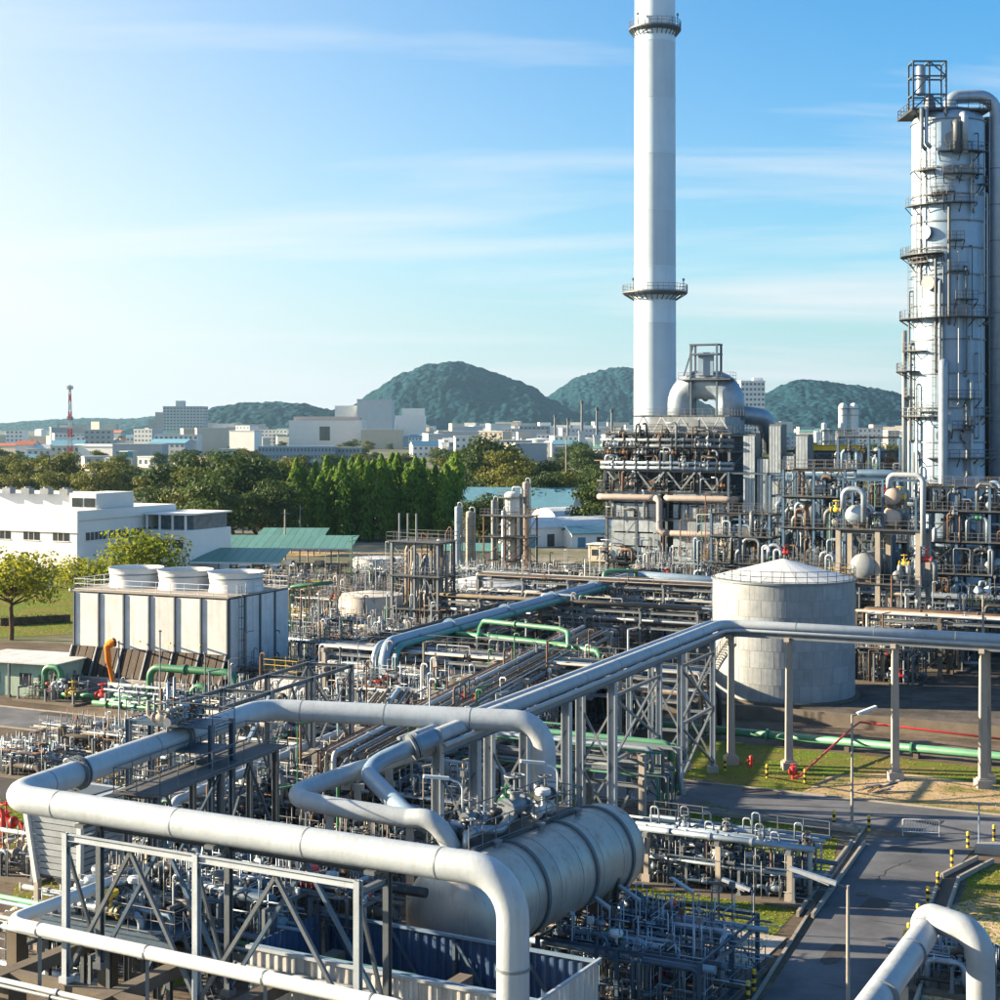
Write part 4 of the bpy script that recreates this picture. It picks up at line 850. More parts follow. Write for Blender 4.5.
# green mains and red fire main along the lawn
gpipe = thing('ground_pipe', 'long pale green pipe on low supports beside the lawn under the bridge', 'pipe', uv(-54, 129.2), GA)
pipe(gpipe, [(0, 0, 0.75), (78, 0, 0.75)], 0.34, lgreen, n=16, fl=12)
for i in range(14): b = MB(); b.box((2+i*5.6, 0, 0.2), 0.4, 0.7, 0.42); b.build('sleeper', conc, gpipe)
rp = thing('fire_main', 'slim red fire main sloping from the bund wall to a red hydrant', 'pipe', G(793, 779), 0)
pipe(rp, [local(rp, p) for p in (G(1050, 745, 1.5), G(860, 722, 1.5), G(852, 728, 1.5), G(800, 776, 0.5), G(794, 778, 0.5))], 0.09, red, n=8)
inst('hydrant_valve', valve_mesh(0.6, red), rp, (0, 0, 0.55)); b = MB(); b.cyl((0, 0, 0), (0, 0, 0.9), 0.16, 10); b.cyl((0, 0, 0.82), (0, 0, 0.95), 0.24, 10); b.build('hydrant_body', red, rp)
hy = thing('fire_hydrant', 'small red fire hydrant on the lawn beside the striped post', 'hydrant', G(751, 768), 0)
b = MB(); b.cyl((0, 0, 0), (0, 0, 0.85), 0.13, 10); b.dome((0, 0, 0.85), 0.16, 0.14, n=10, m=4); b.build('barrel', red, hy)
for sg in (-1, 1): b = MB(); b.cyl((0, 0, 0.6), (0.3*sg, 0, 0.6), 0.08, 8); b.build('outlet', red, hy)
# striped posts
def bollard(px, py, label, group=None):
    o = thing('striped_post', label, 'bollard', G(px, py), 0, group)
    for k in range(5): b = MB(); b.cyl((0, 0, 0.2*k), (0, 0, 0.2*k+0.2), 0.105, 10); b.build('stripe', black if k % 2 else yellow, o)
    b = MB(); b.dome((0, 0, 1.0), 0.105, 0.05, n=10, m=3); b.build('cap', yellow, o)
for i, (x, y) in enumerate(((893, 990), (897, 968), (905, 950), (909, 943), (918, 923), (928, 905), (938, 890), (952, 867))): bollard(x, y, 'yellow and black striped post in the row along the side road drain', 'striped posts along the side road')
bollard(968, 848, 'striped post at the road corner beside the blue sign pole'); bollard(994, 841, 'striped post by the concrete culvert slab beyond the road corner')
for x, y in ((834, 826), (869, 831)): bollard(x, y, 'striped post flanking the tall street lamp at the junction', 'striped posts at the junction')
for x, y in ((767, 778), (805, 783), (725, 771), (677, 769)): bollard(x, y, 'striped post on the lawn edge under the pipe bridge', 'striped posts on the bridge lawn')
for x, y in ((748, 1003), (754, 991)): bollard(x, y, 'striped post on the kerb beside the blue steel manifold', 'striped posts by the manifold kerb')
# white barrier
wb = thing('road_barrier', 'white metal crowd barrier standing across the side road', 'barrier', G(921, 836), R(-10))
b = MB()
for x in (-1.15, 1.15): b.tube([(x, -0.25, 0.02), (x, 0.25, 0.02)], 0.03, 6); b.cyl((x, 0, 0), (x, 0, 1.05), 0.03, 6)
b.build('foot', white, wb)
b = MB(); b.tube([(-1.15, 0, 0.25), (-1.15, 0, 1.05), (1.15, 0, 1.05), (1.15, 0, 0.25), (-1.15, 0, 0.25)], 0.032, 6, 0.1); b.build('frame', white, wb)
for i in range(13): b = MB(); b.cyl((-1.0+i*2.0/12, 0, 0.25), (-1.0+i*2.0/12, 0, 1.05), 0.02, 5); b.build('bar', white, wb)
# street lamps
def lamp(label, px, py, h, adir, alen, tilt=0.25, head=1.3, m=pconc, z0=0, r=0.11):
    o = thing('street_lamp', label, 'street lamp', G(px, py, z0), 0); a = Vector(adir).normalized()
    b = MB(); b.cyl((0, 0, 0), (0, 0, h), r, 10, r*0.62); b.cyl((0, 0, 0), (0, 0, 0.35), r*1.6, 10); b.build('pole', m, o)
    p = Vector((0, 0, h-0.1)); q = p+a*alen+Z*alen*tilt; b = MB(); b.cyl(p, q, 0.04, 6); b.build('arm', galv, o)
    e = q+a*head+Z*head*tilt; b = MB(); b.bar(q-a*0.1, e, 0.26, 0.16); b.bar(q+a*0.2-Z*0.09, e-a*0.2-Z*0.09, 0.18, 0.05); b.build('lamp_head', white, o)
lamp('tall street lamp with white tube head at the road junction', 852, 830, 7.6, (0.8, 0.25, 0), 0.5, 0.3)
lamp('concrete street lamp with tube head on the verge beside the side road', 848, 1046, 6.9, (-0.9, 0.3, 0), 0.6, 0.25, 1.9)
lamp('short tube lamp beside the small pipe manifold pad', 754, 934, 2.3, (-0.9, 0.35, 0), 0.3, 0.3, 1.4, galv, r=0.06)
spn = thing('sign_pole', 'slim pale blue pole at the road corner', 'pole', G(979, 850), 0); b = MB(); b.cyl((0, 0, 0), (0, 0, 2.8), 0.05, 8); b.cyl((0, 0, 0), (0, 0, 0.3), 0.1, 8); b.build('post', bluep, spn); b = MB(); b.cyl((0, 0, 2.8), (0, 0, 2.86), 0.07, 8); b.build('cap', galv, spn)
cs = thing('culvert_slab', 'pale concrete culvert slab over the drain by the road corner', 'slab', G(1000, 853), GA); b = MB(); b.b2(-1.4, 3, -0.7, 0.7, 0.33, 0.47); b.build('slab', pconc, cs); b = MB(); b.b2(-1.4, 3, -0.82, -0.72, 0.0, 0.5); b.build('kerb', pconc, cs)
jp = thing('scrap_heap', 'heap of grey scrap boards and pipes on the dry earth', 'scrap heap', G(873, 793), 0.3)
rng = random.Random(3)
for i in range(9): b = MB(); a = rng.uniform(-0.5, 0.5); p = Vector((rng.uniform(-1.3, 0.8), rng.uniform(-0.5, 0.5), 0.06+0.05*i)); b.bar(p, p+Vector((rng.uniform(0.8, 1.8), a, rng.uniform(0, 0.35))), rng.uniform(0.1, 0.35), 0.06); b.build('board', rng.choice([galv, pconc, steel, rusty]), jp)
fm = thing('floodlight_mast', 'twin floodlight mast rising behind the pipe bridge near the tall tower', 'light mast', D(983, 690, 160)*Vector((1, 1, 0)), 0)
b = MB(); b.cyl((0, 0, 0), (0, 0, 10.4), 0.16, 8, 0.1); b.build('pole', beige, fm); b = MB(); b.bar((-0.7, 0, 10.3), (0.7, 0, 10.3), 0.1); b.build('cross_arm', galv, fm)
for sx in (-0.6, 0.6): b = MB(); b.lathe([(0.1, 0), (0.42, -0.5), (0.44, -0.55), (0.02, -0.5)], 12, (sx, -0.1, 10.6), (sx*0.4, -0.4, 0.8)); b.build('lamp_head', white, fm)
# ------------------------------------------------------------------ lower right manifolds
mf = G(728, 886)
md = thing('pipe_manifold', 'low pipe rack manifold on a concrete pad within the lawn, with six concrete posts', 'pipe manifold', mf, GA)
b = MB(); b.b2(-5.6, 5.6, -2.6, 2.6, -0.1, 0.14); b.build('slab', conc, md)
for x in (-4.4, 0, 4.2):
    for y in (-1.6, 1.7): inst('concrete_post', hcol(2.7, 0.3, pconc, 'c'), md, (x, y, 0.1))
    b = MB(); b.bar((x, -2.0, 2.88), (x, 2.1, 2.88), 0.3, 0.24); b.build('cross_beam', galv, md)
rng = random.Random(17)
for k in range(7):
    y = -1.7+k*0.55; r = rng.choice([0.07, 0.09, 0.13, 0.17]); pipe(md, [(-6.2-rng.random(), y, 3.01+r), (5.2, y, 3.01+r), (5.2, y, 0.5)] if k % 2 else [(-5.5, y, 3.01+r), (5.6, y, 3.01+r)], r, [silver, pipew, bluep, galv][k % 4], fl=2.5)
for k in range(12):
    x = -4.6+k*0.85; y = rng.uniform(-1.6, 1.4); h = rng.uniform(0.6, 1.3); pipe(md, [(x, y, 2.98), (x, y, 3.08+h), (x+0.45, y, 3.08+h), (x+0.45, y+0.2, 3.08)], 0.055, [pipew, silver, galv][k % 3], n=6)
    pipe(md, [(x, y, 2.88), (x, y, rng.uniform(0.3, 1.0)), (x, y+0.9, 0.4)], 0.06, rng.choice([dsteel, galv, rusty]), n=6)
    inst('valve', valve_mesh(rng.uniform(0.5, 0.8), rng.choice([dsteel, galv, steel, silver])), md, (x+0.2, y, rng.choice([0.7, 1.2, 3.2])))
b = MB(); b.rail([(-5.4, 2.1, 2.98), (5.4, 2.1, 2.98)], h=0.9); b.build('handrail', rail_m, md)
pipe(md, [(-7.5, -3.6, 0.2), (-7.5, -3.6, 2.6), (-6.2, -1.2, 3.1), (5.0, -1.2, 3.1)], 0.16, pipew, 'feed_pipe')
skid('dark tangle of small valves below the low rack manifold', G(725, 884), 9.5, 4.2, 2.4, 47, 'blue', n=40, slab=False, big=0.12)
pv = thing('paved_pad', 'stained pinkish concrete apron between the two manifolds and the big drum', 'pavement', G(672, 935), GA); b = MB(); b.b2(-6, 5.5, -3.0, 2.2, -0.05, 0.06); b.build('slab', pconc, pv)
lm = G(650, 985)
s1 = skid('low blue steel pipe manifold with tube lamps below the big drum', lm, 8.0, 8.0, 3.8, 41, 'blue', n=34, big=0.18)
for k, (x, y) in enumerate(((-2.6, -3.2), (-0.6, 0.2), (-1.4, -1.6), (1.2, 2.6))):
    b = MB(); b.cyl((x, y, 0), (x, y, 3.9), 0.045, 6); b.bar((x, y, 3.9), (x-1.4, y+0.7, 4.25), 0.2, 0.12); b.build('tube_lamp', pipew, s1)
b = MB(); b.rail([(-4.3, -4.3, 0.2), (4.3, -4.3, 0.2), (4.3, 4.3, 0.2)]); b.build('handrail', bsteel, s1)
frame(s1, [-4, 0, 4], [-4, 0.2, 4], [2.9], 0.18, bsteel, pb=0.4, seed=12)
skid('small valve skid with blue handwheels beside the arching pipe', G(960, 985), 4.5, 3.5, 2.2, 45, 'blue', n=10)
# ------------------------------------------------------------------ pipe racks and manifolds inside and behind the loop
pipe_rack('pipe rack with two decks of slim pipes running under the pipe bridge', G(352, 846), G(585, 690), 5.0, [4.3, 6.0], 7.5, 9, 51, 'mix', top_rail=False)
pipe_rack('low pipe rack on concrete posts inside the loop beside the steel bents', G(330, 862), G(395, 752), 3.4, [3.2, 4.8], 6, 6, 52, 'warm')
pipe_rack('pipe rack with green and silver lines crossing behind the loop', uv(-62, 99), uv(-40, 99), 4.0, [3.6, 5.2], 6, 8, 53, 'green')
pipe_rack('pipe rack of beige and rusty lines beside the blue access platform', uv(-75, 92), uv(-50, 92), 3.4, [2.6, 4.0], 6, 6, 54, 'warm')
pipe_rack('long pipe rack with handrail between the rusty white tank and the cross road', uv(-84, 128), uv(-48, 128), 4.6, [4.0, 5.8], 6.5, 9, 55, 'warm', top_rail=True)
pipe_rack('pipe rack under the blue and teal pipes heading for the furnace', G(395, 705), G(640, 611), 5.4, [4.2, 5.9], 8.5, 9, 56, 'mix', conc)
pipe_rack('dark pipe rack crossing in front of the furnace foot', uv(-62, 196), uv(0, 196), 5.0, [4.0, 6.0], 8, 9, 57, 'blue', conc)
pipe_rack('slender pipe rack with silver lines behind the cooling tower', uv(-96, 168), uv(-62, 168), 3.6, [4.5, 6.2], 7, 7, 58, 'warm', galv, 'h', 0.25)
pipe_rack('tall pipe rack with galvanised columns near the carport', uv(-98, 184), uv(-66, 184), 3.6, [5.2, 7.2], 7, 8, 59, 'warm', galv, 'h', 0.26)
pipe_rack('pipe rack between the furnace and the round tank', uv(-44, 172), uv(-6, 172), 5.0, [4.5, 6.5], 7, 9, 60, 'mix', conc)
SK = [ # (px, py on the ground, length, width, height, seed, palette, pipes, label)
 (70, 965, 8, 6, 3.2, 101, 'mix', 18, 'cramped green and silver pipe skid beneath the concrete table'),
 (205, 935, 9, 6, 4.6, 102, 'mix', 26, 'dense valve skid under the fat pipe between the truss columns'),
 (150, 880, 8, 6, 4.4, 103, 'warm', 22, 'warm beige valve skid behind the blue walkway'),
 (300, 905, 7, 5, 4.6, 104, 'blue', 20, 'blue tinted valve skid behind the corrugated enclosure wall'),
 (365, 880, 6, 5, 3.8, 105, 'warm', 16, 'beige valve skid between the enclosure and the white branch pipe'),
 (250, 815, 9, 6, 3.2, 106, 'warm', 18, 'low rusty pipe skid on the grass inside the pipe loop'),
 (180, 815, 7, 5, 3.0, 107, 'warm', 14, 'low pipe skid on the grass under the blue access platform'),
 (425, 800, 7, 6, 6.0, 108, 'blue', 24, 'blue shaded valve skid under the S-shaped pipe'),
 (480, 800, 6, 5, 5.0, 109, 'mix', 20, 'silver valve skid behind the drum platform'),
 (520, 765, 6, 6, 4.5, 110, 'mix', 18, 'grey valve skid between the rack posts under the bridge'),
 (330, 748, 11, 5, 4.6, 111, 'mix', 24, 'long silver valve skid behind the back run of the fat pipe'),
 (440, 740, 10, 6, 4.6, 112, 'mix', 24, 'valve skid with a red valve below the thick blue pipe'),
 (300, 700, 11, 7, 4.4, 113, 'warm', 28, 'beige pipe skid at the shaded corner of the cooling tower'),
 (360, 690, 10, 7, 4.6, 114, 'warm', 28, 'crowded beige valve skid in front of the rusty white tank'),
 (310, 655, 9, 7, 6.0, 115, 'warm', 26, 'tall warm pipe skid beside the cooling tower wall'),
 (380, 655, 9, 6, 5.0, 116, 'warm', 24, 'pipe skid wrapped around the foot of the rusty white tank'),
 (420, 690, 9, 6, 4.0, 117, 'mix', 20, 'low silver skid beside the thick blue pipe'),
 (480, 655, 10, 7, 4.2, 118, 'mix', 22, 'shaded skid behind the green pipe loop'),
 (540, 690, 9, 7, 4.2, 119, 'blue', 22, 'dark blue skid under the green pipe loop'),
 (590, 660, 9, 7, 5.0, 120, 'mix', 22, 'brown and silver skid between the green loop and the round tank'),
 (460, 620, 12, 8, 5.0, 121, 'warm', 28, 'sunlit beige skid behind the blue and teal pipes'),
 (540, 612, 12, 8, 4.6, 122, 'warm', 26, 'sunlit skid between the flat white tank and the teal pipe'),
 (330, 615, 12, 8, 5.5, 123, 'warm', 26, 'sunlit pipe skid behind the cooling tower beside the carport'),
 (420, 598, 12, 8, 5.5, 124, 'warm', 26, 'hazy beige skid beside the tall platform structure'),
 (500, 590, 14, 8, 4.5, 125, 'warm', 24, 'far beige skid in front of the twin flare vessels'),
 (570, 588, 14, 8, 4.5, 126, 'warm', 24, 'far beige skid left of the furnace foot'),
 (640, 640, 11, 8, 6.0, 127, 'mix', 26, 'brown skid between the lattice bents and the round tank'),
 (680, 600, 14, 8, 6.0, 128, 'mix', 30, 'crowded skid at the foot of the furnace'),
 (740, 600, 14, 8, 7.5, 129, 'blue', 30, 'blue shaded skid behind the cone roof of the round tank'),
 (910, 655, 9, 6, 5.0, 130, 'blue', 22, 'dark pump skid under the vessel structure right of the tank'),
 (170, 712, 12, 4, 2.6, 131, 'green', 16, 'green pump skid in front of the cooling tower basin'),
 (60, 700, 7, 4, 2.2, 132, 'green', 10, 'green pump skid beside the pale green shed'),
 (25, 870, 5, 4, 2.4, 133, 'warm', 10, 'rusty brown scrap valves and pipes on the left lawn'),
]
for (x, y, L, W, h, sd_, pal, n, lab) in SK: skid(lab, G(x, y), L, W, h, sd_, pal, n=n, slab=sd_ not in (106, 107))
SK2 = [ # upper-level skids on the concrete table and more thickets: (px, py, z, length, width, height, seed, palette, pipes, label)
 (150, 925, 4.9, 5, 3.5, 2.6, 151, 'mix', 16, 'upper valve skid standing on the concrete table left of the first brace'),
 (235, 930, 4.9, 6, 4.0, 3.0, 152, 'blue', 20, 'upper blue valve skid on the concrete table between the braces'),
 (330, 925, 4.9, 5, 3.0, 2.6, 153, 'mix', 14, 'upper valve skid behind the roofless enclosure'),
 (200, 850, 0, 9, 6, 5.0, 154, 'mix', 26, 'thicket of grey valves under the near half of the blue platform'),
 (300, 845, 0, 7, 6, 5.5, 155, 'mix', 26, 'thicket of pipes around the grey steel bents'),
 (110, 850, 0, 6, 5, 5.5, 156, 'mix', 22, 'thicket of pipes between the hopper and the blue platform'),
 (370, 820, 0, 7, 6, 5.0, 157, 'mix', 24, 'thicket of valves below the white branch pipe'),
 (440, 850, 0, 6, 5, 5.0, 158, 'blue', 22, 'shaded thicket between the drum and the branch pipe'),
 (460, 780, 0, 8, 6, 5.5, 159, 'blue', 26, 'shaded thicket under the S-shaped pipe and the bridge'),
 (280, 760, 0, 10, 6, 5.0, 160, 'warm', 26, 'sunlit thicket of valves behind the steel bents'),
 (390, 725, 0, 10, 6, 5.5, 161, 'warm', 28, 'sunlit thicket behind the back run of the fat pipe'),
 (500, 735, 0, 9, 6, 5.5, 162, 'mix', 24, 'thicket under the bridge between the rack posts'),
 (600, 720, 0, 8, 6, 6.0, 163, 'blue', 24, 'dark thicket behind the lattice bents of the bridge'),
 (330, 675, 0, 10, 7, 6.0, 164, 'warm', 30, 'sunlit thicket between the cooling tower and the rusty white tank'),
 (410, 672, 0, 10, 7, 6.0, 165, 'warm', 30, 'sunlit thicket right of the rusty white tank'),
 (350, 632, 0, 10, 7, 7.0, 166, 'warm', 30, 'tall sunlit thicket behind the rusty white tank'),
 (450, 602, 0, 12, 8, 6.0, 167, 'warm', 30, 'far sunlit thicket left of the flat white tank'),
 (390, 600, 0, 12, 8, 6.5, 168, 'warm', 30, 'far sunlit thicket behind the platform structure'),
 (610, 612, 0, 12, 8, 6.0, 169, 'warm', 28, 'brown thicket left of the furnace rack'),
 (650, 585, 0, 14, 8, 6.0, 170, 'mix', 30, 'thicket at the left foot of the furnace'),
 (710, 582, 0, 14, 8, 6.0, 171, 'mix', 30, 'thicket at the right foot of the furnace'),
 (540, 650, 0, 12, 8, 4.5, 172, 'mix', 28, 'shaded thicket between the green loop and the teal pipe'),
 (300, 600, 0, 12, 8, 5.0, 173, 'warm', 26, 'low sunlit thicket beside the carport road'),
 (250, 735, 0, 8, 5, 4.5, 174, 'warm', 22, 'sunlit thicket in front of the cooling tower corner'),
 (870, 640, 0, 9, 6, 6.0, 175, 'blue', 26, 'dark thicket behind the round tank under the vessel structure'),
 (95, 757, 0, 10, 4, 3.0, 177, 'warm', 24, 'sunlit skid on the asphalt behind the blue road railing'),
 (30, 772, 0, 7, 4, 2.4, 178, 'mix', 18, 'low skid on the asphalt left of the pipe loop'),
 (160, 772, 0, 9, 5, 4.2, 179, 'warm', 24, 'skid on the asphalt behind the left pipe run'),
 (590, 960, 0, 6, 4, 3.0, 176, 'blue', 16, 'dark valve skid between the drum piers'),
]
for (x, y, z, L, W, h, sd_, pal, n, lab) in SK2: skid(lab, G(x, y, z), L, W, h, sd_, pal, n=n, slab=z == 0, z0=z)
# thick blue pipe and the blue + teal pipes of the second rack
tp = thing('process_pipe', 'thick blue grey pipe lying low behind the pipe loop', 'pipe', G(418, 720), 0)
a, b_ = G(385, 674, 3.6), G(560, 690, 3.6); pipe(tp, [local(tp, p) for p in (a-U*4, b_+U*3)], 0.68, bluep, n=28, fl=9)
for t in (0.1, 0.5, 0.9): p = local(tp, a.lerp(b_, t)); b = MB(); b.bar(p-Z*0.6, p*Vector((1, 1, 0)), 0.4); b.build('support_post', pconc, tp)
tp2 = thing('process_pipe', 'slim white pipe parallel to the thick blue pipe', 'pipe', G(418, 728), 0); pipe(tp2, [local(tp2, p) for p in (a-U*4-V*1.6-Z*0.6, b_+U*1-V*1.6-Z*0.6)], 0.22, pipew, n=16, fl=5)
Z2 = 6.2
a, b_, c_ = G(385, 650, Z2), G(636, 579, Z2), G(760, 588, Z2)
for off, r, m, lab in ((0, 0.55, bluep, 'fat blue grey pipe climbing to the furnace beside the teal line'), (1.0, 0.30, teal, 'teal pipe riding beside the fat blue grey pipe'), (-1.1, 0.32, silver, 'silver pipe riding on the far side of the fat blue grey pipe')):
    q = thing('process_pipe', lab, 'pipe', (a.x, a.y, 0), 0); s_ = (b_-a).normalized().cross(Z)*off
    pipe(q, [local(q, p+s_+Z*r) for p in (a-Z*5.5, a, b_, c_)], r, m, n=20, bend=1.6, fl=14)
gl = thing('green_pipe_loop', 'bright green pipe loop with flanges above the second rack', 'pipe', G(455, 690), 0)
g = lambda x, y, z: local(gl, G(x, y, z))
pipe(gl, [g(452, 634, 6.2), g(500, 638, 6.2), g(560, 645, 6.2), g(601, 652, 6.2), g(601, 652, 6.2)-Z*6], 0.30, green, n=16, bend=0.8, fl=5)
pipe(gl, [g(480, 628, 6.6), g(484, 621, 7.6), g(560, 629, 7.6), g(568, 632, 7.4), g(569, 648, 6.3)], 0.24, lgreen, n=14, bend=0.7, fl=4)
pipe(gl, [g(480, 628, 6.6), g(478, 640, 6.2)], 0.24, green, n=14)
q = thing('pipe_run', 'green expansion loop standing on the fat blue pipe near the furnace', 'pipe', (b_.x, b_.y, 0), 0)
pipe(q, [local(q, p) for p in (G(604, 584, 6.4), G(604, 571, 8.0), G(636, 571, 8.0), G(636, 580, 6.4))], 0.26, lgreen, n=12, bend=0.6)
# vents / thin poles standing in the racks
rng = random.Random(77)
for i, (x, y, h) in enumerate(((489, 715, 7.5), (526, 690, 7), (340, 720, 6.5), (300, 690, 7), (415, 700, 6), (560, 700, 8), (640, 610, 7), (590, 600, 8), (445, 640, 8), (366, 640, 9), (240, 740, 5.5), (205, 735, 7), (160, 720, 8), (320, 740, 6), (690, 590, 9))):
    o = thing('vent_pole', 'thin galvanised vent pole with a capped tip among the racks', 'pole', G(x, y), 0, 'vent poles'); b = MB(); b.cyl((0, 0, 0), (0, 0, h), 0.07, 6); b.build('pole', [galv, white, rail_m][i % 3], o)
    b = MB(); b.cyl((0, 0, h), (0, 0, h+0.12), 0.16, 8); b.build('cap', galv, o)
# ------------------------------------------------------------------ mid tanks, vessels, platform structures
def small_tank(label, o, r, h, m, roofh=0.6, rail=True, ncr=3):
    t = thing('storage_tank', label, 'tank', o, GA)
    for j in range(ncr): b = MB(); b.lathe([(r+0.01*(j % 2), h*j/ncr), (r+0.01*(j % 2), h*(j+1)/ncr-0.03)], 40); b.build('shell_course', m, t)
    b = MB(); b.lathe([(r-0.01, 0), (r-0.01, h), (r+0.06, h), (r+0.06, h+0.06), (0.01, h+roofh)], 40); b.build('roof', m, t)
    if rail: b = MB(); b.rail([((r)*math.cos(a*math.pi/10), (r)*math.sin(a*math.pi/10), h) for a in range(21)], sp=1.5); b.build('handrail', rail_m, t)
    b = MB(); b.ladder((-r*0.6, -r*0.85, 0), h+0.8, cage=True); b.build('ladder', rail_m, t)
    b = MB(); b.lathe([(r+0.3, 0), (r+0.3, 0.2), (r-0.1, 0.2)], 40); b.build('footing', conc, t)
small_tank('squat white tank streaked with rust among the beige skids', G(371, 640), 4.0, 5.6, rtank_m)
small_tank('small white tank beside the carport road', G(378, 583), 4.4, 4.2, white, 0.3)
small_tank('wide flat white tank behind the blue and teal pipes', G(480, 612), 6.4, 4.0, white, 1.2)
drum('white horizontal drum lying left of the fat blue pipe', G(455, 640), 0.95, 11, 5.0, GA, white, seed=3)
drum('pale rusty horizontal drum at the edge of the cooling tower skid', G(283, 712), 1.1, 4.5, 2.0, GA, rtank_m, seed=5)
st = thing('platform_structure', 'tall galvanised platform structure with thin stacks beyond the rusty tank', 'steel frame', G(423, 645), GA)
frame(st, [-3.2, 0, 3.2], [-2, 2], [4.5, 8.5, 12.6], 0.28, galv, decks=[4.5, 8.5, 12.6], rails=[8.5, 12.6], pb=0.5, seed=9)
rng = random.Random(19)
for k in range(10): x, y = rng.uniform(-3, 3), rng.uniform(-1.8, 1.8); pipe(st, [(x, y, 0), (x, y, rng.uniform(8, 15)), (x+0.8, y, rng.uniform(12, 15)), (x+0.8, y, 4)], rng.choice([0.08, 0.14, 0.2]), rng.choice([silver, beige, pipew, galv, rusty]))
for k in range(3): b = MB(); b.cyl((-2.6+k*1.2, -1.2, 12.6), (-2.6+k*1.2, -1.2, 16), 0.12, 8); b.build('stack', galv, st)
for i, (x, y, r, h, lab, m) in enumerate(((458, 585, 0.55, 13.2, 'slim silver vessel with a domed cap left of the twin stacks', silver), (470, 583, 0.7, 12.2, 'short domed beige vessel beside the slim silver vessel', beige), (494, 582, 0.5, 14, 'thin grey vessel in the vessel group before the warehouse', galv), (513, 582, 1.5, 15.5, 'stout white vessel topped with pipes before the warehouse', white), (526, 581, 0.6, 17, 'tallest thin pinkish stack before the warehouse', pinkp), (504, 585, 0.45, 12.5, 'thin silver vessel tucked against the stout white vessel', silver))):
    vertical_vessel(lab, G(x, y), r, h, 200+i, m, plats=1 if r > 1 else 0, lad=r > 0.6)
vs = thing('vessel_access_frame', 'rusty steel access frame around the vessel group', 'steel frame', G(505, 584), GA); frame(vs, [-3, 1, 5], [-2, 2], [4, 8, 11.5], 0.22, rusty, decks=[8, 11.5], rails=[11.5], pb=0.5, seed=3)
# tall rack structures left of the loop's rear (green framed hoop behind the cooling tower)
hoop = thing('green_pipe_hoop', 'dark green square pipe hoop at the shaded end of the cooling tower', 'pipe', G(300, 650), GA)
pipe(hoop, [(-1.5, 0, 0.5), (-1.5, 0, 7.4), (4.5, 0, 8.2)], 0.22, green, bend=0.7); pipe(hoop, [(-1.5, 0, 2.8), (4.0, 0, 3.2)], 0.16, green)
b = MB(); b.bar((1, 0.4, 0), (4.5, 0.4, 7.2), 0.2); b.bar((2, 0.4, 0), (5.5, 0.4, 7.2), 0.2); b.build('prop', dsteel, hoop)
# ------------------------------------------------------------------ cooling tower
CT0 = G(72, 693); CT1 = G(238, 688+10)
ctL, ctW, ctH, zl = 18.3, 11.0, 9.9, 4.5
c0 = Vector((-42.9, 161.5, 0))
ct = thing('cooling_tower', 'white panelled cooling tower with three fan stacks and brown louvres', 'cooling tower', c0, R(-24))
npn = 6
pw = ctL/npn
def panelm(w, h):
    b = MB(); b.b2(0.05, w-0.05, -0.05, 0.06, 0, h); return b
def plate(w, h, m): return panelm(w, h).mesh('wall_panel', m)
ctop = ctH-zl-0.05
mp1 = plate(pw, ctop, panel_w)
for i in range(npn):
    inst('wall_panel', mp1, ct, (i*pw, 0, zl))
    inst('wall_panel', mp1, ct, (i*pw, ctW, zl))
    b = MB(); b.bar((i*pw, -0.12, zl-0.3), (i*pw, -0.12, ctH), 0.15, 0.2); b.build('pilaster', steel, ct)
b = MB(); b.bar((ctL, -0.12, zl-0.3), (ctL, -0.12, ctH), 0.15, 0.2); b.build('pilaster', steel, ct)
for j in range(4):
    me = plate(ctW/4, ctop+zl-0.2, panel_w)
    for x in (0, ctL): inst('wall_panel', me, ct, (x, j*ctW/4, 0.2), (0, 0, R(90)))
    b = MB(); b.bar((ctL+0.1, j*ctW/4, 0.2), (ctL+0.1, j*ctW/4, ctH), 0.2); b.build('pilaster', steel, ct)
b = MB(); b.b2(0.3, ctL-0.3, 0.3, ctW-0.3, 0.8, ctH-0.1); b.build('core', dsteel, ct)
b = MB(); b.b2(-0.12, ctL+0.16, -0.2, ctW+0.16, ctH+0.08, ctH+0.22); b.build('roof_slab', pconc, ct)
b = MB(); b.b2(-0.6, ctL+0.6, -2.2, ctW+0.4, 0, 1.75); b.build('basin', pconc, ct)
nl_ = 20
b = MB(); w = ctL/nl_
b.hexa([(0.06, -1.45, 1.85), (w-0.06, -1.45, 1.85), (w-0.06, -1.35, 1.85), (0.06, -1.35, 1.85), (0.06, -0.32, zl), (w-0.06, -0.32, zl), (w-0.06, -0.22, zl), (0.06, -0.22, zl)])
lme = b.mesh('louvre', louver)
for i in range(nl_): inst('louvre', lme, ct, (i*w, 0, 0))
for i in range(npn+1): b = MB(); b.bar((i*pw, -1.65, 1.75), (i*pw, -0.4, zl+0.1), 0.16); b.build('louvre_strut', galv, ct)
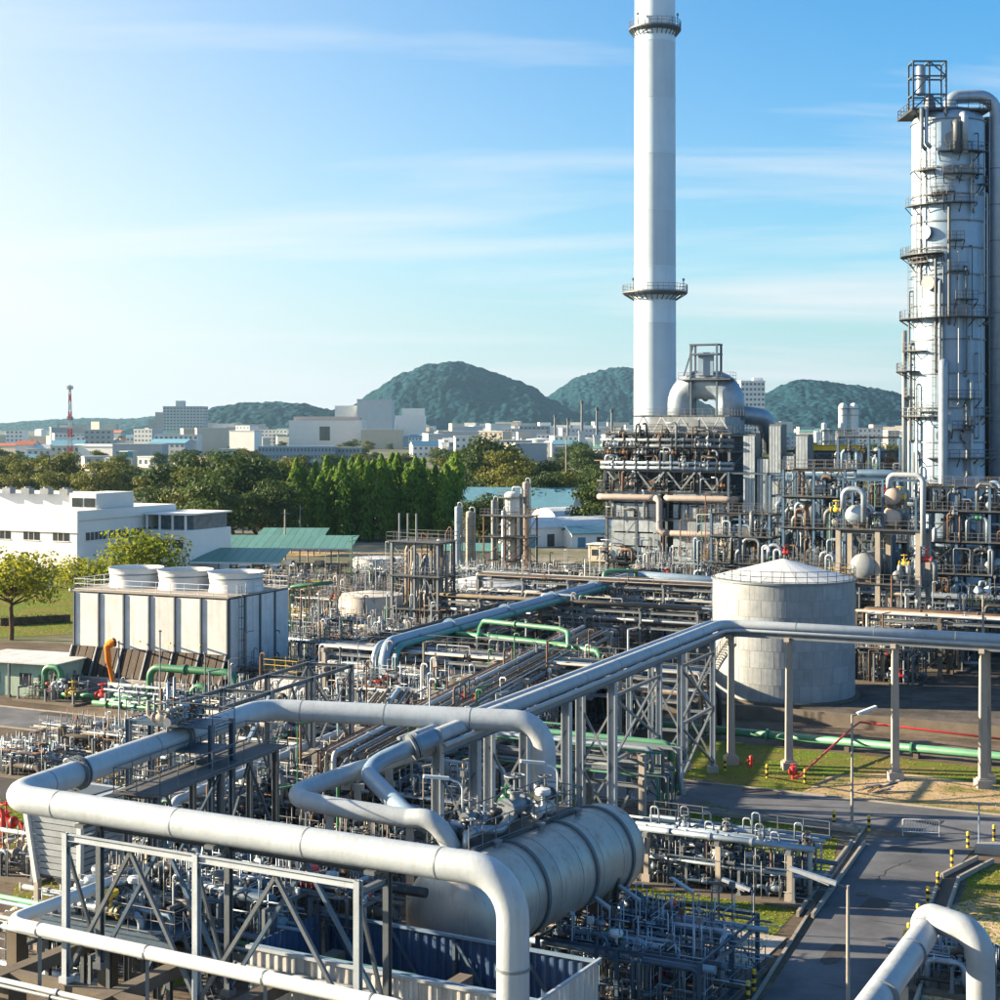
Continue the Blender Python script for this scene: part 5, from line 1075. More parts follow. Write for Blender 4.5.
for i in range(3):
    cx = 3.4+i*6.1; b = MB(); b.lathe([(2.75, ctH+0.22), (2.62, ctH+1.0), (2.72, ctH+1.9), (2.86, ctH+2.15), (2.76, ctH+2.14), (2.62, ctH+1.9), (2.5, ctH+1.0), (2.65, ctH+0.3)], 40, (cx, ctW*0.5, 0)); fs = b.build('fan_stack', white, ct)
    b = MB(); b.lathe([(2.66, ctH+1.5), (2.74, ctH+1.5), (2.74, ctH+1.6), (2.66, ctH+1.6)], 40, (cx, ctW*0.5, 0)); b.build('band', galv, fs)
    b = MB(); b.cyl((cx, ctW*0.5, ctH+0.6), (cx, ctW*0.5, ctH+1.6), 0.5, 12)
    b.build('fan_hub', dsteel, fs)
    for k in range(6): a = k*math.pi/3; b = MB(); d = Vector((math.cos(a), math.sin(a), 0)); b.bar(Vector((cx, ctW*0.5, ctH+1.4))+d*0.4, Vector((cx, ctW*0.5, ctH+1.4))+d*2.3, 0.5, 0.06); b.build('fan_blade', steel, fs)
b = MB(); z = ctH+0.22; b.rail([(0, -0.1, z), (ctL, -0.1, z), (ctL, ctW, z), (0, ctW, z), (0, -0.1, z)], sp=1.6, r=0.035); b.build('handrail', white, ct)
b = MB(); b.ladder((ctL+0.35, 1.6, 0.3), ctH+0.9, (0, 1, 0), out=(1, 0, 0)); b.build('ladder', rail_m, ct)
for i in range(4): b = MB(); x = 4.5+i*3.5; b.bar((x, -0.3, zl+0.8), (x+1.8, -2.4, zl+1.2), 0.14); b.build('davit_arm', yellow, ct)
# green mains in front of the tower
gm = thing('green_header_pipe', 'thick green pipe hoop in front of the cooling tower louvres', 'pipe', G(190, 712), R(-24))
pipe(gm, [(-4.5, 0, 0.4), (-4.5, 0, 3.9), (5.0, 0, 3.9), (5.0, 0, 0.3)], 0.36, green, n=16, bend=1.0, fl=4)
pipe(gm, [(0.8, -0.8, 0.4), (0.8, -0.8, 2.6), (2.6, -0.8, 2.6), (2.6, -0.8, 0.4)], 0.32, green, n=16, bend=0.8); pipe(gm, [(-8, -1.2, 0.7), (7.5, -1.2, 0.7)], 0.28, green, n=14, fl=3)
gm2 = thing('green_header_pipe', 'smaller green pipe hoop beside the pale green shed', 'pipe', G(52, 700), R(-24)); pipe(gm2, [(-0.9, 0, 0.3), (-0.9, 0, 3.2), (1.1, 0, 3.2), (1.1, 0, 0.3)], 0.3, green, n=14, bend=0.7); pipe(gm2, [(1.1, 0, 0.7), (7.5, 0, 0.7)], 0.26, green, n=14, fl=2)
for i, x in enumerate((2.5, 6.0)): inst('valve', valve_mesh(1.2, red if i else yellow), gm2, (x, 0, 0.8))
for k, x in enumerate((-2.4, 0.0, 5.8)):
    pm = thing('pump', 'small %s pump in front of the cooling tower basin' % ['grey', 'blue', 'dark'][k], 'pump', G(190, 716)+U*x*1.6, R(-24))
    b = MB(); b.b2(-0.9, 0.9, -0.4, 0.4, 0, 0.3); b.build('base', conc, pm); b = MB(); b.cyl((-0.8, 0, 0.75), (0.2, 0, 0.75), 0.36, 12); b.build('motor', [galv, bluep, dsteel][k], pm); b = MB(); b.cyl((0.3, 0, 0.75), (0.75, 0, 0.75), 0.42, 14); b.cyl((0.52, 0, 0.9), (0.52, 0, 1.6), 0.16, 8); b.build('casing', [galv, bluep, dsteel][k], pm)
ws = thing('windsock', 'drooping orange windsock on a thin pole by the cooling tower', 'windsock', G(119, 716), 0)
b = MB(); b.cyl((0, 0, 0), (0, 0, 6.9), 0.06, 6); b.build('pole', galv, ws)
b = MB(); b.torus((-0.45, 0, 6.75), 0.42, 0.04, (1, 0, 0.25), 14, 5); b.bar((0, 0, 6.8), (-0.4, 0, 6.75), 0.04); b.build('ring', galv, ws)
b = MB(); pts = fillet([(-0.35, 0, 6.75), (-1.1, 0, 6.6), (-0.95, 0.05, 4.9), (-0.55, 0, 3.1)], 0.5); n = 14; k0 = len(b.v); m = len(pts); a = Vector((0, 1, 0))
for i, p in enumerate(pts):
    t = (pts[min(i+1, m-1)]-pts[max(i-1, 0)]).normalized(); a = (a-t*a.dot(t)).normalized(); r = 0.52-0.26*i/(m-1)+0.03*math.sin(i*2.1)
    b.v += b.ring(p, a*r*(1+0.12*math.sin(i)), t.cross(a)*r*0.75, n)
    if i:
        k = k0+(i-1)*n
        for j in range(n): b.face((k+j, k+(j+1) % n, k+n+(j+1) % n, k+n+j), True)
b.build('sock', orange, ws)
sh = thing('green_shed', 'pale green shed with wide pale roof left of the cooling tower', 'shed', G(18, 696), R(-20))
b = MB(); b.b2(-6, 4.8, 0, 6, 0, 3.3); b.build('wall', greenw, sh)
for i in range(12): b = MB(); b.b2(-6.3+i*0.95, -6.3+(i+1)*0.95-0.02, -0.9, 6.6, 3.35+0.004*(i % 2), 3.48+0.004*(i % 2)); b.build('roof_sheet', roof_g, sh)
for x in (-3.5, 0.2): b = MB(); b.b2(x, x+1.4, -0.04, 0.02, 1.1, 2.3); w_ = b.build('window', glass, sh); b = MB(); b.b2(x-0.08, x+1.48, -0.06, -0.03, 1.0, 1.09); b.build('sill', white, w_)
b = MB(); b.b2(2.4, 3.4, -0.04, 0.02, 0.05, 2.2); dr_ = b.build('door', steel, sh); b = MB(); b.box((3.25, -0.07, 1.1), 0.06, 0.05, 0.16); b.build('handle', galv, dr_)
for x in (-6, -0.5, 4.8): inst('post', hcol(3.3, 0.2, galv), sh, (x, -0.75, 0))
# railed culvert with white posts left of the loop
rf = thing('road_railing', 'blue railing with short white posts beside the shaded left road', 'railing', uv(-98, 103.6), GA)
b = MB(); b.rail([(0, 0, 0), (34, 0, 0)], h=1.3, sp=2.2, r=0.04); b.build('rails', bluep, rf)
for i in range(16): b = MB(); b.cyl((1+i*2.1, -0.9, 0), (1+i*2.1, -0.9, 0.8), 0.13, 8); b.build('post', white, rf)
b = MB(); b.b2(0, 34, 0.1, 0.2, 0.1, 1.1); b.build('panel', corr, rf)
wp2 = thing('water_post', 'pale blue arched standpipe beside the shaded left road', 'standpipe', uv(-86, 105), GA); pipe(wp2, [(-0.6, 0, 0), (-0.6, 0, 2.0), (0.6, 0, 2.0), (0.6, 0, 0)], 0.2, bluep, n=12, bend=0.5); b = MB(); b.cyl((0, 0, 2.1), (0, 0, 4.2), 0.12, 8); b.build('riser', bluep, wp2)
rv = thing('valve_set', 'bright red valve set at the left lawn beside the loop corner', 'valve', G(18, 845), GA)
pipe(rv, [(-3, 0, 1.4), (0.5, 0, 1.4), (0.5, 0, 0)], 0.16, red); inst('valve', valve_mesh(1.2, red), rv, (-1, 0, 1.4)); pipe(rv, [(-3, -1.5, 2.6), (0.2, -1.5, 2.6), (0.2, -1.5, 0)], 0.14, red)
# ------------------------------------------------------------------ furnace
FD = 255.0; F0 = Vector(((607-500)/F*FD, FD, 0)); FLn, FW = 20.5, 15.0
fu = thing('furnace', 'huge boxy furnace clad in grey panels with walkways and pinkish ducts', 'furnace', F0, GA)
def zf(y, d=250.0): return CAMH-(y-HY)/F*d
# core and cladding panels
b = MB(); b.b2(0.9, FLn-0.9, 1.2, FW, 3.0, zf(436)); b.build('core', dsteel, fu)
rng = random.Random(61)
for (za, zb_) in ((zf(560), zf(548)), (zf(547), zf(534)), (zf(533), zf(519)), (zf(518), zf(504)), (zf(503), zf(490))):
    for k in range(9):
        if k == 4: continue
        w = (FLn-1.8)/9; x = 0.9+k*w; d_ = rng.uniform(0.0, 0.12)
        b = MB(); b.b2(x+0.04, x+w-0.04, -0.05-d_, 1.15, za+0.05, zb_-0.05); b.build('cladding_panel', clad, fu)
for (za, zb_) in ((zf(560), zf(530)), (zf(529), zf(492))):
    for k in range(5):
        w = (FW-1)/5; y = 0.9+k*w
        b = MB(); b.b2(0.3, 0.88, y, y+w-0.1, za, zb_); b.build('cladding_panel', clad, fu)
frame(fu, [0, 5.1, 10.2, 15.3, FLn], [0, FW/2, FW], [zf(563), zf(519), zf(492), zf(470), zf(450), zf(434)], 0.4, galv, decks=[zf(563), zf(519), zf(492), zf(470), zf(450), zf(434)], rails=[zf(519), zf(492), zf(470), zf(450), zf(434)], pb=0.25, seed=14, bw=0.36, cm=steel)
for i in range(4):                                # V-truss level
    x, x2 = i*5.1+0.3, i*5.1+4.8; za, zb_ = zf(489), zf(472)
    b = MB(); b.bar((x, -0.35, zb_), ((x+x2)/2, -0.35, za), 0.28); b.build('truss_brace', galv, fu)
    b = MB(); b.bar((x2, -0.35, zb_), ((x+x2)/2, -0.35, za), 0.28); b.build('truss_brace', galv, fu)
for y_, x0, x1 in ((498, -1.2, 8.6), (498, 10.2, FLn+0.8), (533, 10.6, FLn+0.8)):
    pipe(fu, [(x0, 2.5, zf(y_)), (x0, -0.95, zf(y_)), (x1, -0.95, zf(y_)), (x1, 3.0, zf(y_))], 0.5, pinkp, 'duct', 16, 1.0)
pipe(fu, [(8.6, -0.9, zf(498)), (9.4, -1.1, zf(500)), (9.4, -1.1, zf(531)), (11, -0.95, zf(533))], 0.5, pinkp, 'duct', 16, 0.9)
for k in range(17):                               # burner risers and header bank
    x = 1+k*1.15; pipe(fu, [(x, -0.1, zf(466)), (x, -0.1, zf(453)), (x+0.5, -0.1, zf(451))], rng.choice([0.12, 0.2, 0.3]), rng.choice([silver, steel, rusty, galv, dsteel, dsteel]), 'riser', n=7)
    if k % 2: pipe(fu, [(x, 0.3, zf(490)), (x, 0.3, zf(473)), (x, 1.5, zf(471))], rng.choice([0.15, 0.25, 0.35]), rng.choice([beige, rusty, galv, silver, dsteel, dsteel, steel]), 'riser', n=7)
for k in range(22):
    x = rng.uniform(0, FLn); pipe(fu, [(x, -0.3, zf(448)), (x, -0.3, zf(rng.uniform(425, 440))), (x+rng.uniform(0.5, 2), 0.5, zf(438))], rng.choice([0.1, 0.16, 0.25]), rng.choice([silver, beige, galv, dsteel, rusty]), 'riser', n=6)
for yy in (468, 463, 446, 440): pipe(fu, [(-0.8, -0.55, zf(yy)), (FLn+0.8, -0.55, zf(yy))], rng.choice([0.22, 0.3]), rng.choice([silver, galv, beige]), 'header', n=10, fl=2)
for k in range(30): inst('valve', valve_mesh(rng.uniform(0.9, 1.5), rng.choice([dsteel, galv, rusty, silver])), fu, (rng.uniform(0, FLn), -0.6, zf(rng.choice([448, 456, 463, 468, 488, 560]))+0.5))
for k in range(150):                               # thicket of risers, drains and cable drops on the near and left faces
    zb_ = zf(rng.choice([563, 519, 492, 470, 450])); hh = rng.uniform(1.2, 4.5); left = rng.random() < 0.3
    x = -0.5 if left else rng.uniform(-0.3, FLn+0.3); y = rng.uniform(0, FW*0.6) if left else rng.uniform(-0.75, -0.2); e = rng.uniform(-2.5, 2.5)
    pts = [(x, y, zb_), (x, y, zb_+hh), (x, y+e, zb_+hh)] if left else [(x, y, zb_), (x, y, zb_+hh), (x+e, y, zb_+hh)]
    pipe(fu, pts, rng.choice([0.06, 0.09, 0.13, 0.2]), rng.choice([galv, dsteel, steel, rusty, silver, dsteel, dsteel]), 'drop_pipe', n=6)
for k in range(14):
    x = rng.uniform(0.5, FLn-1.5); zb_ = zf(rng.choice([519, 492, 470, 450, 434])); b = MB(); b.b2(x, x+rng.uniform(0.6, 1.6), -0.3, 0.5, zb_+0.07, zb_+rng.uniform(0.8, 2.2)); b.build('equipment_cabinet', rng.choice([dsteel, galv, rusty, clad]), fu)
b = MB(); b.stair((-1.6, 0.5, zf(563)), (-1.6, 9, zf(519))); b.stair((-1.6, 9, zf(519)), (-1.6, 0.5, zf(492))); b.stair((-1.6, 0.5, zf(492)), (-1.6, 6, zf(470))); b.stair((-1.6, 6, zf(470)), (-1.6, 0.5, zf(450))); b.build('stair_flight', galv, fu)
# penthouse truss and convection box on the roof
b = MB(); b.b2(6.0, 18.5, 3.5, FW-2, zf(434), zf(417)); b.build('convection_box', clad, fu)
for i in range(5): x = 4+i*3.2; b = MB(); b.bar((x, 1.5, zf(433)), (x+1.6, 1.5, zf(416)), 0.22); b.bar((x+3.2, 1.5, zf(433)), (x+1.6, 1.5, zf(416)), 0.22); b.build('truss_brace', pipew, fu)
for z_ in (416, 433): b = MB(); b.bar((4, 1.5, zf(z_)), (20, 1.5, zf(z_)), 0.3); b.build('truss_chord', steel, fu)
b = MB(); b.rail([(0, -0.3, zf(434)), (FLn, -0.3, zf(434))]); b.rail([(4, 1.2, zf(416)), (20, 1.2, zf(416)), (20, 8, zf(416))]); b.build('handrail', rail_m, fu)
# inverted-U duct to the stack
def fl_(x, y, d): return local(fu, D(x, y, d))
pipe(fu, [fl_(682, 425, 262), fl_(682, 384, 262), fl_(730, 386, 258), fl_(730, 420, 258)], 2.35, silver, 'flue_duct', 32, 3.6)
for t in (694, 706, 718): c = fl_(t, 386.2, 260.5); d = (fl_(730, 386, 258)-fl_(682, 384, 262)).normalized(); b = MB(); b.cyl(c-d*0.08, c+d*0.08, 2.5, 32); b.build('duct_band', galv, fu)
pipe(fu, [fl_(730, 413, 259), fl_(765, 418, 262), fl_(772, 450, 264)], 1.5, silver, 'flue_duct', 24, 2.0)
hz0 = zf(378); hx = fl_(706, 378, 258)
for sx in (-2.2, 2.2):
    for sy in (-1, 1): b = MB(); b.bar((hx.x+sx, hx.y+sy, zf(420)), (hx.x+sx, hx.y+sy, zf(343)), 0.3); b.build('hoist_post', bsteel, fu)
for z_ in (343, 353, 378): b = MB(); b.b2(hx.x-2.4, hx.x+2.4, hx.y-1.2, hx.y+1.2, zf(z_), zf(z_)+0.25); b.build('hoist_beam' if z_ < 370 else 'hoist_deck', bsteel, fu)
b = MB(); b.b2(hx.x-1.3, hx.x+1.3, hx.y-0.2, hx.y+0.2, zf(374), zf(350)); b.build('damper_panel', bluep, fu)
b = MB(); b.bar((hx.x-2.2, hx.y, zf(343)), (hx.x-3.8, hx.y, zf(374)), 0.2); b.build('hoist_brace', bsteel, fu)
b = MB(); b.rail([(hx.x-4.2, hx.y-1.4, zf(378)), (hx.x+4.6, hx.y-1.4, zf(378)), (hx.x+4.6, hx.y+1.4, zf(378))]); b.b2(hx.x-4.2, hx.x+4.6, hx.y-1.5, hx.y+1.4, zf(378)-0.1, zf(378)); b.build('hoist_walkway', deck, fu)
# shaded fin ducts right of the furnace
fd_ = thing('air_preheater', 'tall fluted grey duct bank on the shaded side of the furnace', 'duct bank', F0+U*22.5, GA)
for k, (x, z0, z1, y) in enumerate(((0.2, 8, 25, 0), (2.2, 8, 21.5, 0.4), (4.3, 10, 26.5, 0), (6.3, 9.5, 22, 0.3), (8.4, 10, 25, 0.2))):
    for j in range(4): b = MB(); b.b2(x+j*0.46, x+j*0.46+0.4, y, y+3, z0, z1); b.build('flute', clad, fd_)
    b = MB(); b.b2(x-0.05, x+1.85, y+0.3, y+2.8, z0-1.0, z1+0.3); b.build('casing', steel, fd_)
b = MB(); b.b2(-1.5, 1.6, -0.8, 2.6, 3.5, 11.5); b.build('lower_casing', steel, fd_)
frame(fd_, [-1.8, 4.2, 10.6], [-1.0, 4.0], [3.5, 7.6, 12.5, 19.5], 0.36, bsteel, decks=[7.6], rails=[7.6], pb=0.3, seed=4)
for k in range(12): pipe(fd_, [(-1.5+k, -0.9, 4.2), (-1.5+k, -0.9, 6.8), (-1+k, 0.5, 7)], 0.16, rng.choice([silver, galv, dsteel, beige]), 'riser', n=6)
# ------------------------------------------------------------------ chimney
chd = 272.0; chx = (655-500)/F*chd
ch = thing('chimney', 'tall white chimney with two ringed platforms behind the furnace', 'chimney', (chx, chd, 0), 0)
def rz(z): return 3.62-(z-20)*0.0026
zs_ = [0]+[6+9.5*i for i in range(13)]
for z0, z1 in zip(zs_, zs_[1:]):
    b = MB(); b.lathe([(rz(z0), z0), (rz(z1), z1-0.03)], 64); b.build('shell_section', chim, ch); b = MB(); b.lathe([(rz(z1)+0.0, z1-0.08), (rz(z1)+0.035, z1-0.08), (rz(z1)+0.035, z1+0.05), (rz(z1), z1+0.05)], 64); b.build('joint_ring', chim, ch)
for yy, w_, hh in ((293, 2.0, 1.0), (30, 1.0, 0.9)):
    z = CAMH-(yy-HY)/F*chd; r = rz(z)
    b = MB(); b.lathe([(r, z-0.5), (r+w_*0.9, z-0.1), (r+w_, z-0.1), (r+w_, z+0.12), (r, z+0.12)], 48, smooth=False); pl = b.build('platform', steel, ch)
    for k in range(28): a = k*2*math.pi/28; dv = Vector((math.cos(a), math.sin(a), 0)); b = MB(); b.bar(dv*r+Z*(z-1.3), dv*(r+w_*0.9)+Z*(z-0.2), 0.14); b.build('bracket', steel, pl)
    b = MB(); b.rail([((r+w_-0.05)*math.cos(a*math.pi/20), (r+w_-0.05)*math.sin(a*math.pi/20), z+0.12) for a in range(41)], h=1.2, sp=1.2, r=0.04); b.build('handrail', rail_m, pl)
    for a in (-0.6, -2.4, 1.0): dv = Vector((math.cos(a), math.sin(a), 0)); b = MB(); b.cyl(dv*(r+w_-0.1)+Z*z, dv*(r+w_-0.1)+Z*(z+1.9), 0.08, 6); b.box(dv*(r+w_-0.1)+Z*(z+2.0), 0.35, 0.35, 0.4); b.build('warning_light', galv, pl)
b = MB(); b.ladder((0, rz(50)+0.2, 8), 100, (1, 0, 0), out=(0, 1, 0)); b.build('ladder', rail_m, ch)
# ------------------------------------------------------------------ tall distillation tower
td = 213.0; tx = (948-500)/F*td; tr_ = 35.4/F*td
tw = thing('distillation_tower', 'tall silver distillation tower with ringed platforms and caged top', 'tower', (tx, td, 0), GA)
zy = lambda y: CAMH-(y-HY)/F*td
ztop = zy(124)
lv_ = [0, 4, 9, 14, 19.5, 24.5, 29, 33.5, 38, 42.5, 46.5, 50, 53.5, 57, 60.5, ztop]
for z0, z1 in zip(lv_, lv_[1:]):
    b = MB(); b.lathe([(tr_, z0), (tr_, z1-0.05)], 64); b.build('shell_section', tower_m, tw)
    b = MB(); b.lathe([(tr_, z1-0.16), (tr_+0.16, z1-0.16), (tr_+0.16, z1+0.02), (tr_, z1+0.02)], 64, smooth=False); b.build('ring', galv, tw)
b = MB(); b.lathe([(tr_-0.02, 0), (tr_-0.02, ztop)], 48); b.build('inner_shell', steel, tw)
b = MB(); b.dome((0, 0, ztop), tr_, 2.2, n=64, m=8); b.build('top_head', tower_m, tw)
b = MB(); b.lathe([(tr_+0.7, 0), (tr_+0.7, 0.6), (tr_+0.1, 0.6), (tr_+0.05, 6.0)], 64); b.build('skirt', conc, tw)
def arc_plat(z, a0, a1, w, rails=True):
    n = max(4, int((a1-a0)/0.2)); b = MB()
    for i in range(n):
        t0, t1 = a0+(a1-a0)*i/n, a0+(a1-a0)*(i+1)/n; p = lambda r, t, zz: (r*math.cos(t), r*math.sin(t), zz)
        b.hexa([p(tr_+0.03, t0, z), p(tr_+w, t0, z), p(tr_+w, t1, z), p(tr_+0.03, t1, z), p(tr_+0.03, t0, z+0.1), p(tr_+w, t0, z+0.1), p(tr_+w, t1, z+0.1), p(tr_+0.03, t1, z+0.1)])
    pl = b.build('platform', dsteel, tw)
    b = MB(); b.rail([((tr_+w-0.05)*math.cos(a0+(a1-a0)*i/n), (tr_+w-0.05)*math.sin(a0+(a1-a0)*i/n), z+0.1) for i in range(n+1)], sp=1.2, r=0.035); b.build('handrail', rail_m, pl)
    for i in range(0, n+1, 2): t = a0+(a1-a0)*i/n; b = MB(); b.bar((tr_*math.cos(t), tr_*math.sin(t), z-1.1), ((tr_+w)*math.cos(t), (tr_+w)*math.sin(t), z), 0.1); b.build('bracket', dsteel, pl)
# local angle of the direction facing the camera / left
af = math.atan2(-td, -tx)-GA; al = math.pi-GA
for y_, da, db, w in ((158, -0.2, 1.0, 1.4), (180, -0.1, 0.9, 1.1), (208, -1.3, 0.7, 1.0), (257, -1.9, -0.1, 1.5), (275, 0.0, 0.5, 0.8), (320, -1.9, 1.2, 1.6), (352, -1.6, -0.6, 1.2), (372, -1.9, -0.9, 2.0), (400, 0.0, 0.8, 1.2), (417, -1.7, -0.2, 1.3), (458, -0.6, 1.5, 1.4), (430, 0.1, 0.6, 1.0), (545, -0.9, 1.4, 1.3), (600, -0.9, 1.4, 1.3)):
    arc_plat(zy(y_), af+da, af+db, w)
rng = random.Random(88)
def on(a, z, r=0.0): return Vector(((tr_+r)*math.cos(af+a), (tr_+r)*math.sin(af+a), z))
for i in range(14): arc_plat(zy(rng.uniform(150, 440)), af+(a_ := rng.uniform(-1.5, 0.9)), af+a_+rng.uniform(0.25, 0.6), rng.uniform(0.7, 1.2))
for i, (y_, a) in enumerate(((150, 0.1), (183, 0.05), (183, 0.4), (318, 0.35), (440, -0.1), (440, 0.5), (290, -0.5), (240, -0.6))):
    b = MB(); b.cyl(on(a, zy(y_)+0.6, -0.2), on(a, zy(y_)+0.6, 0.5), 0.75, 16); b.cyl(on(a, zy(y_)+0.6, 0.42), on(a, zy(y_)+0.6, 0.6), 0.98, 18); b.build('manway', galv, tw)
for i in range(34):
    a = rng.uniform(-1.4, 1.3); z0 = zy(rng.uniform(170, 560)); z1 = z0+rng.uniform(5, 20)
    z1 = min(z1, ztop-2); pipe(tw, [on(a, z0, -0.1), on(a, z0, 0.5), on(a, z1, 0.5), on(a, z1, -0.1)], rng.choice([0.08, 0.12, 0.2]), rng.choice([galv, silver, pipew, steel]), 'riser', n=8)
for k, (a, y0_, y1_) in enumerate(((-0.75, 215, 300), (-1.1, 260, 330), (-0.35, 325, 420), (-0.9, 375, 455), (0.62, 160, 215), (-0.62, 120, 205))):
    b = MB(); dv = Vector((math.cos(af+a), math.sin(af+a), 0)); b.ladder(on(a, zy(y1_), 0.3), zy(y0_)-zy(y1_), tuple(dv.cross(Z)), out=tuple(dv)); b.build('ladder', rail_m, tw)
pipe(tw, [on(-0.1, zy(365), 0), on(-0.1, zy(365), 1.3), on(-0.1, zy(500), 1.3), on(-0.7, zy(501), 1.3), on(-0.95, zy(501), 2.5)], 0.62, silver, 'side_draw_pipe', 20, 1.2)
pipe(tw, [on(-1.55, zy(330), 0.9), on(-1.55, zy(505), 0.9)], 0.35, galv, 'riser', 12)
pipe(tw, [on(0.2, zy(130), 0.0), on(0.2, zy(130), 0.9), on(0.2, zy(160), 0.9)], 0.5, steel, 'riser', 14); pipe(tw, [on(0.38, zy(122), 0.0), on(0.38, zy(122), 0.9), on(0.38, zy(160), 0.9)], 0.45, silver, 'riser', 14)
# top deck and caged lifting frame
wl = lambda x, y: local(tw, D(x, y, td-1))
ztd = zy(116); b = MB(); p0 = wl(906, 116); p1 = wl(982, 116)
rt = thing('tower_top_frame', 'dark steel lifting frame with a relief valve on top of the tall tower', 'steel frame', tw.location+Z*ztd, 0)
b.b2(-5.8, 4.6, -4.0, 4.0, 0, 0.25); b.build('deck', dsteel, rt)
b = MB(); b.rail([(-5.7, -3.9, 0.25), (4.5, -3.9, 0.25), (4.5, 3.9, 0.25), (-5.7, 3.9, 0.25), (-5.7, -3.9, 0.25)], r=0.045); b.build('handrail', dsteel, rt)
xs_ = [-5.5, -3.4, -1.2]; zt_ = zy(67)-ztd
for x in xs_:
    for y in (-3.4, -1.0): b = MB(); b.bar((x, y, 0), (x, y, zt_), 0.22); b.build('post', bsteel, rt)
for z in (2.2, 4.6, zt_):
    for y in (-3.4, -1.0): b = MB(); b.bar((-5.5, y, z), (-1.2, y, z), 0.2); b.build('beam', bsteel, rt)
    for x in xs_: b = MB(); b.bar((x, -3.4, z+0.01), (x, -1.0, z+0.01), 0.2); b.build('beam', bsteel, rt)
for (xa, za, xb, zb_) in ((-5.5, 0.2, -3.4, 2.2), (-1.2, 0.2, -3.4, 2.2), (-5.5, 2.2, -3.4, 4.6), (-1.2, 4.6, -3.4, zt_)): b = MB(); b.bar((xa, -3.45, za), (xb, -3.45, zb_), 0.16); b.build('brace', bsteel, rt)
b = MB(); b.lathe([(0.5, 2.3), (0.62, 2.6), (0.62, 6.0), (0.4, 6.3)], 16, (-4.2, -2.2, 0)); b.build('relief_valve', silver, rt); b = MB(); b.lathe([(0.9, 0.3), (0.5, 1.8), (0.5, 2.3)], 16, (-3.0, -2.2, 0)); b.build('cone', galv, rt)
for k, (x, h0, h1) in enumerate(((-4.6, -4.6, 0.2), (-4.0, -4.3, 0.2), (-1.4, -6.5, 0.2))): pipe(rt, [(x, -4.2, h1), (x, -4.2, h0), (x+0.6, -4.0, h0-0.6)], 0.28, [galv, silver, steel][k], 'drop_pipe', 10, 0.5)
for x in (-5.4, -2.0, 2.0): b = MB(); b.bar((x, -4.0, 0), (x*0.7, -2.5, -2.4), 0.2); b.build('bracket', dsteel, rt)
# overhead line arching over and running down the right side
ov = thing('overhead_pipe', 'big shiny overhead pipe arching from the tower top down its right side', 'pipe', (tx+8.2, td+0.5, 0), 0)
pipe(ov, [local(ov, p) for p in (D(950, 114, td), D(950, 97, td), D(996, 96, td), D(996, 640, td))], 0.85, silver, 'pipe', 32, 2.4)
for i in range(12): z = 8+i*4.8; c = local(ov, Vector(((996-500)/F*td, td, z))); b = MB(); b.cyl(c-Z*0.06, c+Z*0.06, 0.92, 28); b.build('band', galv, ov)
for y_ in (140, 220, 300, 390, 450, 520): p = local(ov, D(996, y_, td)); b = MB(); b.bar(p+Vector((-1.2, 0, 0)), p+Vector((-3.2, 0, -0.8)), 0.2); b.build('bracket', dsteel, ov)
rp2 = thing('riser_pipe', 'dark riser pipe squeezed between the tower and the overhead line', 'pipe', (tx+5.6, td+1.5, 0), 0); pipe(rp2, [(0, 0, 0), (0, 0, zy(115))], 0.35, dsteel, n=14, fl=6)
# ------------------------------------------------------------------ vessel structure between tank and tower
SD = 182.0; s0 = Vector(((846-500)/F*SD, SD+4, 0))
ss = thing('vessel_structure', 'open concrete and steel structure holding horizontal vessels left of the tall tower', 'process structure', s0, GA)
frame(ss, [0, 4.6, 9.2], [0, 5.0], [4.2, 8.4, 14.6], 0.55, steel, decks=[4.2, 8.4, 14.6], rails=[8.4, 14.6], pb=0.3, seed=6, ckind='c', cm=pconc)
frame(ss, [0.4, 5.0, 8.8], [0.6, 4.6], [16.5, 20.4], 0.22, bframe, pb=0.2, seed=2, z0=14.6)
rng = random.Random(44)
for k in range(26):
    x = rng.uniform(-0.6, 9.6); y = rng.uniform(-0.8, 1.5); z0 = rng.choice([0.3, 4.4, 8.6, 14.8]); z1 = z0+rng.uniform(1.5, 4.5); x2 = x+rng.uniform(-2.5, 2.5)
    pipe(ss, [(x, y, z0), (x, y, z1), (x2, y, z1), (x2, y, z0+0.3)], rng.choice([0.1, 0.16, 0.22, 0.3]), rng.choice([silver, bluep, galv, pipew, beige, steel]), n=10)
    if k % 2: inst('valve', valve_mesh(rng.uniform(0.8, 1.3), rng.choice([dsteel, galv, silver, yellow, red])), ss, ((x+x2)/2, y, z1))
def sdrum(lab, x, z, r, L, m, yy=2.6): 
    p = s0+U*x+V*yy; drum(lab, (p.x, p.y, z), r, L, r+0.45, math.atan2(V.y, V.x), m, bands=2, n=28, nozz=1)
sdrum('pale round-ended drum on the middle deck of the vessel structure', 2.9, 8.46, 1.5, 5.5, tank_m); sdrum('small grey exchanger beside the pale round-ended drum', 6.9, 8.46, 0.6, 5.5, galv)
sdrum('silver round-ended drum with a conical neck on the upper deck', 1.9, 14.66, 1.15, 5, silver)
for z_, lab in ((14.66, 'lower of two stacked pinkish exchangers on the upper deck'), (17.1, 'upper of two stacked pinkish exchangers on the upper deck')): sdrum(lab, 6.2, z_, 0.95, 4.6, pinkp)
pipe(ss, [(3.2, -0.9, 15.5), (3.2, -0.9, 19.3), (0.8, -0.9, 19.3), (0.8, -0.9, 17)], 0.34, silver, n=16); pipe(ss, [(6.0, -0.7, 19.5), (6.0, -0.7, 21), (9.9, -0.7, 21), (9.9, -0.7, 13)], 0.32, pipew, n=14)
